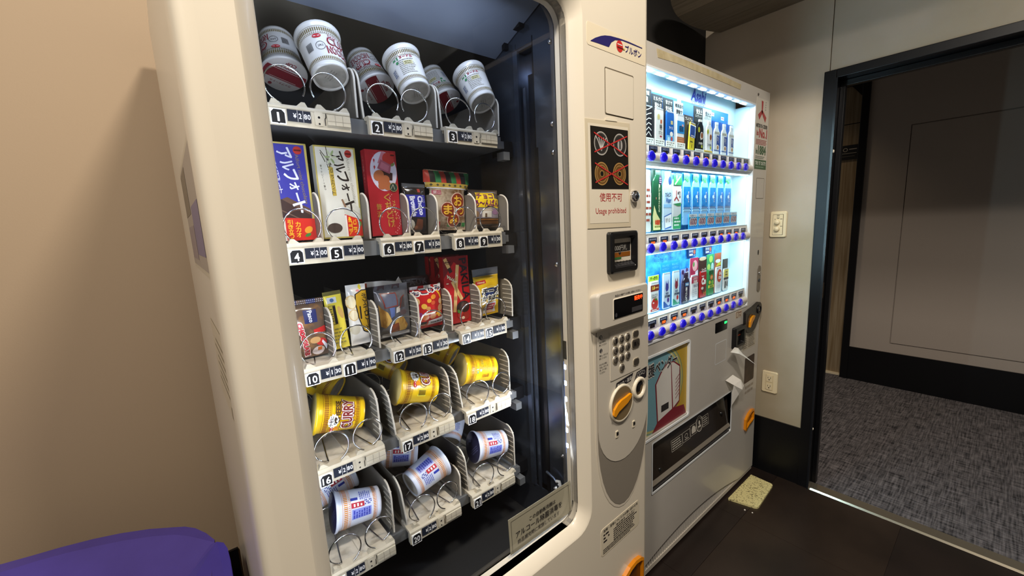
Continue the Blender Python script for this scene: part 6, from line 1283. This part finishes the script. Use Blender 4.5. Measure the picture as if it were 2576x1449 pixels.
# tilted short can
r = drink('coffee_can', 1.490, 1.560, 'short blue and yellow coffee can tilted on a brown card, top shelf', G1, 'can')
mb, F = card(r, 0.066, 0.124, '#3c3330'); mb.text(F, 'プレミアム', 0.002, 0.112, 0.052, 0.011, white, 0.001, bold=0.05).text(F, 'ブレンド', 0.010, 0.098, 0.036, 0.010, white, 0.001, bold=0.05).build('backing_card', r)
c = can_body(0.020, 0.098, '#d6c338'); Mx = T((0.008, -0.004, 0.002)) @ roty(6)
p = MB(); G = cylF(0.020); p.rect(G, -0.031, 0.031, 0.046, 0.086, ink('#24488f'), 0.0004, 10).lines(G, -0.012, 0.016, 0.042, 0.054, 2, white, 0.0008, fill=0.5).rect(G, -0.031, 0.031, 0.086, 0.090, white, 0.0004, 10).lines(G, -0.014, 0.012, 0.024, 0.034, 1, ink('#4a4a2a'), 0.0007).rect(G, -0.001, 0.003, 0.008, 0.020, ink('#6a3a12'), 0.0007)
for q in (c, p): q.v = [tuple(Mx @ Vector(v)) for v in q.v]
c.build('can_body', r); p.build('print', r)
for x, col, cc, tx, lab in ((1.5620, '#1b2026', '#23272e', white, 'black espresso bottle on a black card with a yellow seal, top shelf'), (1.6330, '#dcebf0', '#e8ecee', ink('#4a5560'), 'white espresso bottle on a pale card with a yellow seal, top shelf')):
    r = drink('coffee_bottle', x, 1.560, lab, G1, 'bottle')
    mb, F = card(r, 0.068, 0.164, col); mb.text(F, '気分上', 0.006, 0.146, 0.044, 0.018, tx, 0.001, bold=0.06).text(F, 'エスプレッソ', 0.002, 0.130, 0.050, 0.009, tx, 0.001, bold=0.04).build('backing_card', r)
    b1, b2 = bottle_body(0.024, 0.118, cc, '#d8d2cc'); 
    for q in (b1, b2): q.v = [(a + 0.008, b_ - 0.002, d) for a, b_, d in q.v]
    b1.build('bottle_body', r); b2.build('cap', r)
    base = cylF(0.024); G = lambda u, v, d: (base(u, v, d)[0] + 0.008, base(u, v, d)[1] - 0.002, base(u, v, d)[2])
    p = MB().disc(G, -0.016, 0.080, 0.0085, 0.0095, ink('#c8cc2a'), 0.0010, 18).lines(G, -0.022, -0.010, 0.076, 0.085, 2, ink('#4a5a1a'), 0.0014, fill=0.4).disc(G, 0.010, 0.060, 0.013, 0.014, white, 0.0006, 18).disc(G, 0.011, 0.061, 0.010, 0.011, ink('#8a4a26'), 0.0010, 16).line(G, [(-0.004, 0.056), (0.002, 0.044)], 0.003, white, 0.0008).text(G, 'コクの極み', 0.0, 0.032, 0.036, 0.009, tx, 0.0008, bold=0.04).rect(G, 0.006, 0.018, 0.016, 0.026, ink('#a8b23a'), 0.0008, 2)
    p.build('print', r)
    MB().box(-0.032, 0.034, -0.0065, -0.0058, 0.0, 0.010, mat('caption_card_y' if tx != white else 'caption_card', '#e0c04a' if tx != white else '#ecebe4', 0.5)).lines(lambda u, v, d: (u, -0.0065 - d, v), -0.028, 0.030, 0.002, 0.008, 1, ink('#6a6258'), fill=0.4).build('caption_card', r)
# three alike blue and white bottles
proto = None
for k, x in enumerate((1.7020, 1.7680, 1.8340)):
    lab = ('blue and white milk coffee bottle next to the white espresso bottle, top shelf', 'blue and white milk coffee bottle, middle one of three alike, top shelf', 'blue and white milk coffee bottle beside the white showcase side wall, top shelf')[k]
    if proto is None:
        r = proto = drink('milk_coffee_bottle', x, 1.556, lab, G1, 'bottle')
        mb, F = card(r, 0.060, 0.132, '#1c56b0'); mb.line(F, [(-0.024, 0.128), (-0.014, 0.112), (-0.022, 0.100), (-0.012, 0.088)], 0.004, ink('#3a7ad0'), 0.0008).build('backing_card', r)
        b1, b2 = bottle_body(0.0235, 0.128, '#dfeaf0', '#e9eef2', 0.66)
        for q in (b1, b2): q.v = [(a + 0.006, b_, d) for a, b_, d in q.v]
        b1.build('bottle_body', r); b2.build('cap', r)
        base = cylF(0.0235); G = lambda u, v, d: (base(u, v, d)[0] + 0.006, base(u, v, d)[1], base(u, v, d)[2])
        MB().rect(G, -0.002, 0.024, 0.040, 0.078, ink('#1f3f8a'), 0.0006, 4).vtext(G, '珈琲', 0.006, 0.074, 0.056, 0.009, white, 0.001).vtext(G, 'ミル', 0.016, 0.070, 0.050, 0.007, white, 0.001).disc(G, 0.008, 0.032, 0.013, 0.011, ink('#efe9df'), 0.0009, 16).disc(G, 0.009, 0.032, 0.009, 0.007, ink('#a8784a'), 0.0013, 14).rect(G, -0.036, 0.036, 0.018, 0.022, ink('#3a5a9a'), 0.0004, 10).rect(G, -0.036, 0.036, 0.084, 0.092, ink('#a9a89c'), 0.0004, 10).build('print', r)
    else:
        c = copy_tree(proto); c.location = (x, YD, 1.557); c['label'] = lab
G2d = 'bottle samples on the middle shelf of the drinks machine'
def bot(x, z, rad, h, col, cap, label, fn, group, dx=0.0, name='drink_bottle', neck=0.72, cw=None, ch=None, cc=None):
    r = drink(name, x, z, label, group, 'bottle')
    b1, b2 = bottle_body(rad, h, col, cap, neck)
    b1.build('bottle_body', r); b2.build('cap', r)
    p = MB(); fn(p, cylF(rad)); p.build('print', r)
    if cw:
        mb, F = card(r, cw, ch, cc); mb.build('backing_card', r)
    return r
def q0(p, G): p.rect(G, -0.03, 0.03, 0.06, 0.13, ink('#e6e2da'), 0.0003, 8).lines(G, -0.02, 0.03, 0.03, 0.15, 6, ink('#a04a3a'), 0.0006, fill=0.4)
bot(1.2165, 1.275, 0.027, 0.205, '#d9d6cf', '#e6e6e6', 'pale bottle with red print half hidden by the snack machine, middle shelf', q0, G2d, cw=0.060, ch=0.205, cc='#7ab8dc')
def q1(p, G):
    p.pol(G, [(-0.030, 0.004), (-0.034, 0.05), (-0.024, 0.088), (-0.004, 0.058), (0.018, 0.040), (0.022, 0.004)], ink('#e6dc9a'), 0.0008)
    p.vtext(G, '濃いお茶さわる', 0.012, 0.160, 0.064, 0.010, ink('#d9dcae'), 0.0008, bold=0.04).rect(G, -0.012, -0.007, 0.108, 0.115, ink('#c06a5a'), 0.0006).text(G, '体脂肪', 0.0, 0.030, 0.036, 0.017, ink('#d8411f'), 0.0013, bold=0.06).lines(G, -0.02, 0.024, 0.010, 0.020, 1, ink('#7a8a3a'), 0.0013).disc(G, 0.020, 0.172, 0.012, 0.016, ink('#3c2240'), 0.0010, 18).lines(G, 0.012, 0.028, 0.162, 0.182, 3, ink('#c9b0c0'), 0.0014, fill=0.4)
bot(1.281, 1.276, 0.030, 0.205, '#245236', '#1d3f2b', 'dark green tea bottle with a pale leaf, middle shelf', q1, G2d, neck=0.74, cw=0.064, ch=0.208, cc='#1f3b2a')
def q2(p, G):
    p.text(G, 'カルピス', 0.004, 0.124, 0.044, 0.014, ink('#1f2f5a'), 0.0006, bold=0.06).text(G, 'Water', 0.006, 0.104, 0.042, 0.018, ink('#2a5a9a'), 0.0006, bold=0.03, shear=0.2).rect(G, -0.030, 0.030, 0.078, 0.090, ink('#8fc0e6'), 0.0004, 8)
    for i in range(9): p.disc(G, -0.02 + 0.045 * ((i * 0.37) % 1), 0.080 + 0.05 * ((i * 0.61) % 1), 0.0022, 0.0022, ink('#7fb0dc'), 0.0006, 8)
    p.pol(G, [(-0.026, 0.048), (0.030, 0.060), (0.030, 0.008), (-0.020, 0.002)], ink('#3a6ab8'), 0.0008).pol(G, [(-0.024, 0.045), (0.029, 0.056), (0.029, 0.013), (-0.019, 0.006)], ink('#eef2f4'), 0.0012).text(G, '甘ずっぱ', 0.002, 0.034, 0.034, 0.016, ink('#4a4a50'), 0.0016, bold=0.01).disc(G, 0.016, 0.172, 0.012, 0.014, ink('#26457f'), 0.0010, 16)
bot(1.346, 1.277, 0.030, 0.202, '#c6def0', '#e8f0f4', 'pale blue water bottle with a tilted white label, middle shelf', q2, G2d, neck=0.70, cw=0.062, ch=0.206, cc='#5fb2e6')
def q3(p, G):
    p.rect(G, -0.042, 0.042, 0.092, 0.146, ink('#e6e8e6'), 0.0004, 10)
    p.pol(G, [(-0.010, 0.140), (-0.004, 0.140), (-0.004, 0.118), (0.014, 0.104), (0.010, 0.100), (-0.007, 0.112), (-0.022, 0.100), (-0.026, 0.106), (-0.010, 0.118)], ink('#a83a34'), 0.0008).text(G, 'MITS', 0.014, 0.130, 0.024, 0.012, ink('#4a2a2a'), 0.0008, bold=0.05).text(G, 'CID', 0.020, 0.117, 0.014, 0.010, ink('#4a2a2a'), 0.0008, bold=0.05)
    p.pol(G, [(-0.03, 0.092), (0.03, 0.096), (0.03, 0.084), (0.0, 0.084)], ink('#3a8a55'), 0.0007).pol(G, [(-0.032, 0.046), (0.0, 0.046), (0.032, 0.058), (0.032, 0.002), (-0.032, 0.002)], ink('#2f9a62'), 0.0010).lines(G, -0.024, 0.028, 0.010, 0.046, 3, ink('#e0efe4'), 0.0014, fill=0.5)
    p.rect(G, -0.034, 0.034, 0.158, 0.198, ink('#2f8a4a'), 0.0030, 8).text(G, '8', -0.010, 0.184, 0.012, 0.018, ink('#bfe0c0'), 0.0036).line(G, [(-0.024, 0.160), (0.020, 0.190)], 0.006, ink('#e6efe6'), 0.0036)
bot(1.411, 1.276, 0.030, 0.200, '#d2d8d8', '#2f8a4a', 'green and white cider bottle with a red arrow mark, middle shelf', q3, G2d, neck=0.80, cw=0.064, ch=0.200, cc='#86c6e0')
# six alike water bottles with price cards in front
proto = None
order = ('first', 'second', 'third', 'fourth', 'fifth', 'last')
for k in range(6):
    xb = 1.482 + 0.0688 * k
    lab = 'blue spring water bottle, %s of the row of six behind the 600 cards' % order[k]
    if proto is None:
        r = proto = drink('water_bottle', xb, 1.290, lab, 'six blue spring water bottles on the middle shelf', 'bottle')
        b1, b2 = bottle_body(0.0285, 0.186, '#8ec6ec', '#dcecf4', 0.74); b1.build('bottle_body', r); b2.build('cap', r)
        mb, F = card(r, 0.062, 0.190, '#1f93dc'); mb.pol(lambda u, v, d: (u, -0.0050 - d, v), [(-0.030, 0.189), (-0.030, 0.160), (-0.018, 0.172), (-0.012, 0.156), (-0.004, 0.176), (0.012, 0.168), (0.004, 0.189)], ink('#3a8a4a'), 0.0010).pol(lambda u, v, d: (u, -0.0056 - d, v), [(-0.026, 0.184), (-0.016, 0.164), (0.002, 0.184)], ink('#5fae5a'), 0.0).build('backing_card', r)
        G = cylF(0.0285); p = MB().rect(G, -0.045, 0.045, 0.066, 0.140, mat('label_blue', '#2a8fd8', 0.25, noise=(40, '#1563b8', 0.35, 0.6)), 0.0005, 12)
        p.vtext(G, 'おいしい水', 0.012, 0.124, 0.082, 0.009, white, 0.0009, bold=0.04).disc(G, 0.004, 0.104, 0.010, 0.007, ink('#cfe6f4'), 0.0007, 12).rect(G, -0.045, 0.045, 0.060, 0.064, ink('#6a8ac0'), 0.0004, 10).rect(G, -0.045, 0.045, 0.050, 0.053, ink('#9fc6e0'), 0.0004, 10).pol(G, [(-0.012, 0.166), (0.006, 0.172), (0.012, 0.160), (-0.002, 0.156)], ink('#4a9a50'), 0.0010)
        p.build('print', r)
    else:
        c = copy_tree(proto); c.location = (xb, YD, 1.291); c['label'] = lab
proto = None
for k in range(6):
    xc = 1.512 + 0.0705 * k
    lab = 'blue 600 card, %s of six standing before the water bottles' % order[k]
    if proto is None:
        r = proto = empty('promo_card', T((xc, 0.769, 1.2735)), lab, 'card', 'six blue 600 cards')
        MB().box(-0.0335, 0.0335, -0.0008, 0.0008, 0, 0.057, mat('card_sky', '#35b0e8', 0.4)).rect(lambda u, v, d: (u, -0.0008 - d, v), -0.0335, 0.0335, 0.0, 0.012, ink('#1f7fc8')).build('card', r)
        F = lambda u, v, d: (u, -0.0008 - d, v)
        MB().rect(F, -0.032, 0.032, 0.045, 0.056, ink('#e6f2f8')).text(F, '大容量ボトル', 0.0, 0.0505, 0.050, 0.007, ink('#1f3f6a'), 0.0008).text(F, '600', 0.0, 0.028, 0.060, 0.034, white, 0.0006, bold=0.13).text(F, '600', 0.0, 0.028, 0.055, 0.029, ink('#7a2a4a'), 0.0012, bold=0.05).text(F, '600', 0.0, 0.028, 0.052, 0.025, ink('#efe6ea'), 0.0018, bold=-0.025).build('print', r)
    else:
        c = copy_tree(proto); c.location = (xc, 0.769, 1.2735); c['label'] = lab
G3d = 'drink samples on the lowest shelf of the drinks machine'
def can(x, rad, h, col, label, fn, card_=None, top='#b9bcc2', z=0.990):
    r = drink('drink_can', x, z, label, G3d, 'can'); can_body(rad, h, col, top).build('can_body', r)
    p = MB(); fn(p, cylF(rad)); p.build('print', r)
    if card_:
        mb, F = card(r, *card_[:3]); card_[3](mb, F); mb.build('backing_card', r)
def r0(p, G): p.rect(G, -0.05, 0.05, 0.076, 0.098, ink('#7c2a20'), 0.0004, 10).text(G, '1.8', -0.010, 0.088, 0.020, 0.013, ink('#f0cf4a'), 0.0008, bold=0.06).lines(G, 0.004, 0.026, 0.083, 0.091, 1, ink('#e8c070'), 0.0008, fill=0.5).text(G, 'さらさら', -0.002, 0.062, 0.044, 0.009, inkb, 0.0008, bold=0.03).lines(G, -0.02, 0.02, 0.050, 0.057, 1, ink('#6a6260'), 0.0008).disc(G, 0.0, 0.030, 0.024, 0.020, ink('#c4281e'), 0.0008, 22).disc(G, 0.008, 0.045, 0.010, 0.004, ink('#4a7a2a'), 0.0012, 12).disc(G, -0.010, 0.034, 0.006, 0.003, ink('#f0d8d0'), 0.0012, 10).rect(G, -0.05, 0.05, 0.004, 0.012, ink('#b83a2a'), 0.0006, 10).lines(G, -0.02, 0.02, 0.005, 0.011, 1, white, 0.0010)
def c0(mb, F): mb.rect(F, -0.033, 0.033, 0.112, 0.130, ink('#b9d43a'), 0.0006).text(F, 'すっきり', 0.0, 0.121, 0.044, 0.011, ink('#1f3a1a'), 0.0012, bold=0.06)
can(1.268, 0.027, 0.108, '#e6e2dc', 'red tomato juice can under a lime green strip, lowest shelf', r0, (0.066, 0.131, '#d9dcd4', c0))
def rs_(fruit, logo):
    def f(p, G): p.pol(G, [(-0.008, 0.106), (-0.003, 0.094), (0.004, 0.092), (0.010, 0.108), (0.013, 0.075), (0.008, 0.066), (-0.006, 0.064), (-0.012, 0.075)], ink(logo), 0.0006).text(G, 'RED', 0.002, 0.056, 0.022, 0.008, ink('#4a5a7a'), 0.0006, bold=0.04).text(G, 'STORM', 0.004, 0.045, 0.040, 0.009, ink('#1c2a4a'), 0.0006, bold=0.06).disc(G, 0.010, 0.030, 0.008, 0.009, ink(fruit), 0.0006, 14).pol(G, [(-0.036, 0.028), (-0.020, 0.028), (0.012, 0.008), (0.036, 0.014), (0.036, 0.004), (-0.036, 0.004)], ink('#2a5aa8' if fruit == '#4a2a8a' else '#3a9a7a'), 0.0009)
    return f
def c1(mb, F): mb.text(F, 'キレイに', -0.002, 0.158, 0.044, 0.008, ink('#8fd0f0'), 0.001, bold=0.02).text(F, '＋ビタミン', -0.002, 0.146, 0.044, 0.008, ink('#8fd0f0'), 0.001, bold=0.02)
can(1.348, 0.0245, 0.132, '#c9dcf0', 'pale can with a purple hare-eared mark and grapes on a blue card, lowest shelf', rs_('#4a2a8a', '#3a3a8c'), (0.066, 0.170, '#1488d2', c1), '#2a3a8a')
can(1.414, 0.0245, 0.132, '#c9e0ea', 'pale can with a red hare-eared mark and strawberry on a blue card, lowest shelf', rs_('#c4302a', '#8a2a3a'), (0.062, 0.170, '#1488d2', c1), '#2f8a6a')
def r3(p, G): p.rect(G, -0.04, 0.04, 0.012, 0.082, ink('#2a2140'), 0.0004, 10).rect(G, -0.008, 0.022, 0.066, 0.079, ink('#4a9ad0'), 0.0007, 3).text(G, 'Welch', 0.008, 0.0725, 0.026, 0.008, white, 0.0010, bold=0.04).vtext(G, '濃ぶどう', 0.002, 0.062, 0.006, 0.016, white, 0.0008, bold=0.05)
def c3(mb, F): mb.text(F, '濃', 0.014, 0.108, 0.022, 0.024, white, 0.0008, bold=0.10).text(F, '濃', 0.014, 0.108, 0.018, 0.020, ink('#3a2a50'), 0.0014, bold=0.06).disc(F, -0.018, 0.122, 0.009, 0.009, ink('#4a2a5a'), 0.0010, 12).disc(F, 0.012, 0.128, 0.008, 0.008, ink('#5a3a6a'), 0.0010, 12)
r = bot(1.487, 0.988, 0.0265, 0.118, '#2c2238', '#3a2a4a', 'dark purple grape bottle with white characters, lowest shelf', r3, G3d, neck=0.66)
mb, F = card(r, 0.062, 0.134, '#8fa0d8'); c3(mb, F); mb.build('backing_card', r)
def r4(p, G): p.rect(G, -0.05, 0.05, 0.068, 0.094, ink('#b02a4a'), 0.0004, 10).text(G, 'こだわり', 0.0, 0.086, 0.040, 0.009, white, 0.0008, bold=0.05).text(G, '白桃', 0.004, 0.073, 0.032, 0.013, white, 0.0008, bold=0.06).text(G, 'カルピス', 0.008, 0.057, 0.042, 0.011, ink('#2a2a5a'), 0.0008, bold=0.06).lines(G, -0.02, 0.03, 0.010, 0.045, 4, ink('#a9b8c8'), 0.0006, fill=0.35, gap=1.2)
def c4(mb, F): mb.rect(F, -0.033, 0.033, 0.092, 0.168, ink('#a8284c'), 0.0004).disc(F, 0.006, 0.136, 0.020, 0.022, ink('#e0a0a0'), 0.0008, 20).disc(F, -0.004, 0.142, 0.007, 0.010, ink('#5a8a4a'), 0.0012, 12).pol(F, [(0.010, 0.112), (0.030, 0.118), (0.032, 0.096), (0.008, 0.096)], ink('#d8d6e0'), 0.0014)
can(1.556, 0.0275, 0.100, '#e9eaec', 'white and crimson peach can beneath a peach picture, lowest shelf', r4, (0.066, 0.168, '#e0d6da', c4))
def r5(p, G): p.text(G, 'Co', 0.002, 0.066, 0.044, 0.030, white, 0.0008, bold=0.08).text(G, 'Super', -0.006, 0.087, 0.026, 0.008, white, 0.0008, bold=0.03).disc(G, 0.004, 0.032, 0.020, 0.013, ink('#5a2418'), 0.0007, 16, 0.5).disc(G, -0.010, 0.038, 0.012, 0.006, ink('#e0d6c8'), 0.0010, 12).text(G, 'コーラ', 0.012, 0.016, 0.024, 0.011, ink('#d8c23a'), 0.0011, bold=0.05)
def c5(mb, F): mb.rect(F, -0.033, 0.033, 0.100, 0.160, ink('#3c2018'), 0.0004).disc(F, 0.0, 0.158, 0.030, 0.008, ink('#c8a888'), 0.0008, 16).text(F, 'シュワ', 0.010, 0.112, 0.034, 0.012, white, 0.0010, bold=0.06)
can(1.626, 0.0270, 0.108, '#b01c20', 'red cola can beneath a dark foam picture, lowest shelf', r5, (0.066, 0.164, '#4a2a20', c5))
def r6(p, G): p.text(G, 'はじけ', 0.002, 0.094, 0.042, 0.014, inkb, 0.0008, bold=0.08).disc(G, 0.004, 0.074, 0.014, 0.011, ink('#d86a1e'), 0.0008, 16).lines(G, -0.006, 0.014, 0.069, 0.079, 2, ink('#f4dca0'), 0.0012, fill=0.5).disc(G, -0.014, 0.054, 0.010, 0.008, ink('#e6c63a'), 0.0008, 14).disc(G, 0.014, 0.052, 0.012, 0.009, ink('#7ab83a'), 0.0008, 14).rect(G, -0.03, 0.03, 0.030, 0.042, ink('#e2e04a'), 0.0006, 6).text(G, 'LEMON', 0.004, 0.036, 0.034, 0.009, ink('#3a7a3a'), 0.0010, bold=0.06)
def c6(mb, F): mb.rect(F, -0.031, 0.031, 0.098, 0.170, ink('#3a9a5a'), 0.0004).disc(F, 0.004, 0.150, 0.016, 0.014, ink('#a8cc5a'), 0.0008, 18).disc(F, -0.014, 0.118, 0.014, 0.013, ink('#b8d46a'), 0.0008, 18).disc(F, 0.018, 0.116, 0.012, 0.018, ink('#bfe0e0'), 0.0010, 14)
can(1.693, 0.0255, 0.108, '#2f8a4a', 'green and yellow citrus can beneath lime slices, lowest shelf', r6, (0.062, 0.170, '#4aa06a', c6))
def r7(p, G): p.disc(G, 0.008, 0.072, 0.026, 0.028, ink('#d0401e'), 0.0008, 22).text(G, 'CAL', 0.014, 0.082, 0.026, 0.014, white, 0.0013, bold=0.06).text(G, 'SODA', 0.012, 0.064, 0.030, 0.014, white, 0.0013, bold=0.06).lines(G, -0.01, 0.03, 0.018, 0.034, 2, ink('#a9b8c8'), 0.0006, fill=0.35).disc(G, -0.012, 0.104, 0.003, 0.003, ink('#4a5a7a'), 0.0006, 8)
def c7(mb, F): mb.disc(F, 0.004, 0.156, 0.014, 0.013, ink('#c4502e'), 0.0008, 18).pol(F, [(-0.02, 0.112), (0.028, 0.118), (0.026, 0.130), (0.0, 0.128)], ink('#d2c83a'), 0.0008).disc(F, 0.0, 0.136, 0.024, 0.008, ink('#dfe2e2'), 0.0006, 16)
can(1.762, 0.0255, 0.110, '#e9ebec', 'white soda can with an orange disc, lowest shelf', r7, (0.060, 0.170, '#a8603a', c7))
def r8(p, G): p.rect(G, -0.04, 0.04, 0.058, 0.092, ink('#d8c85a'), 0.0005, 8).lines(G, -0.008, 0.02, 0.064, 0.086, 2, ink('#3a3420'), 0.0009, fill=0.5).rect(G, -0.04, 0.04, 0.048, 0.056, inkb, 0.0006, 8).pol(G, [(-0.012, 0.040), (0.002, 0.040), (-0.002, 0.010), (-0.016, 0.010)], inkb, 0.0007).pol(G, [(0.010, 0.036), (0.020, 0.044), (0.020, 0.014), (0.006, 0.020)], inkb, 0.0007)
def c8(mb, F): mb.rect(F, -0.022, 0.022, 0.092, 0.136, ink('#3a342e'), 0.0004)
can(1.834, 0.0235, 0.096, '#d9dcda', 'black and yellow coffee can beside the white showcase side wall, lowest shelf', r8, (0.048, 0.138, '#2a2622', c8))
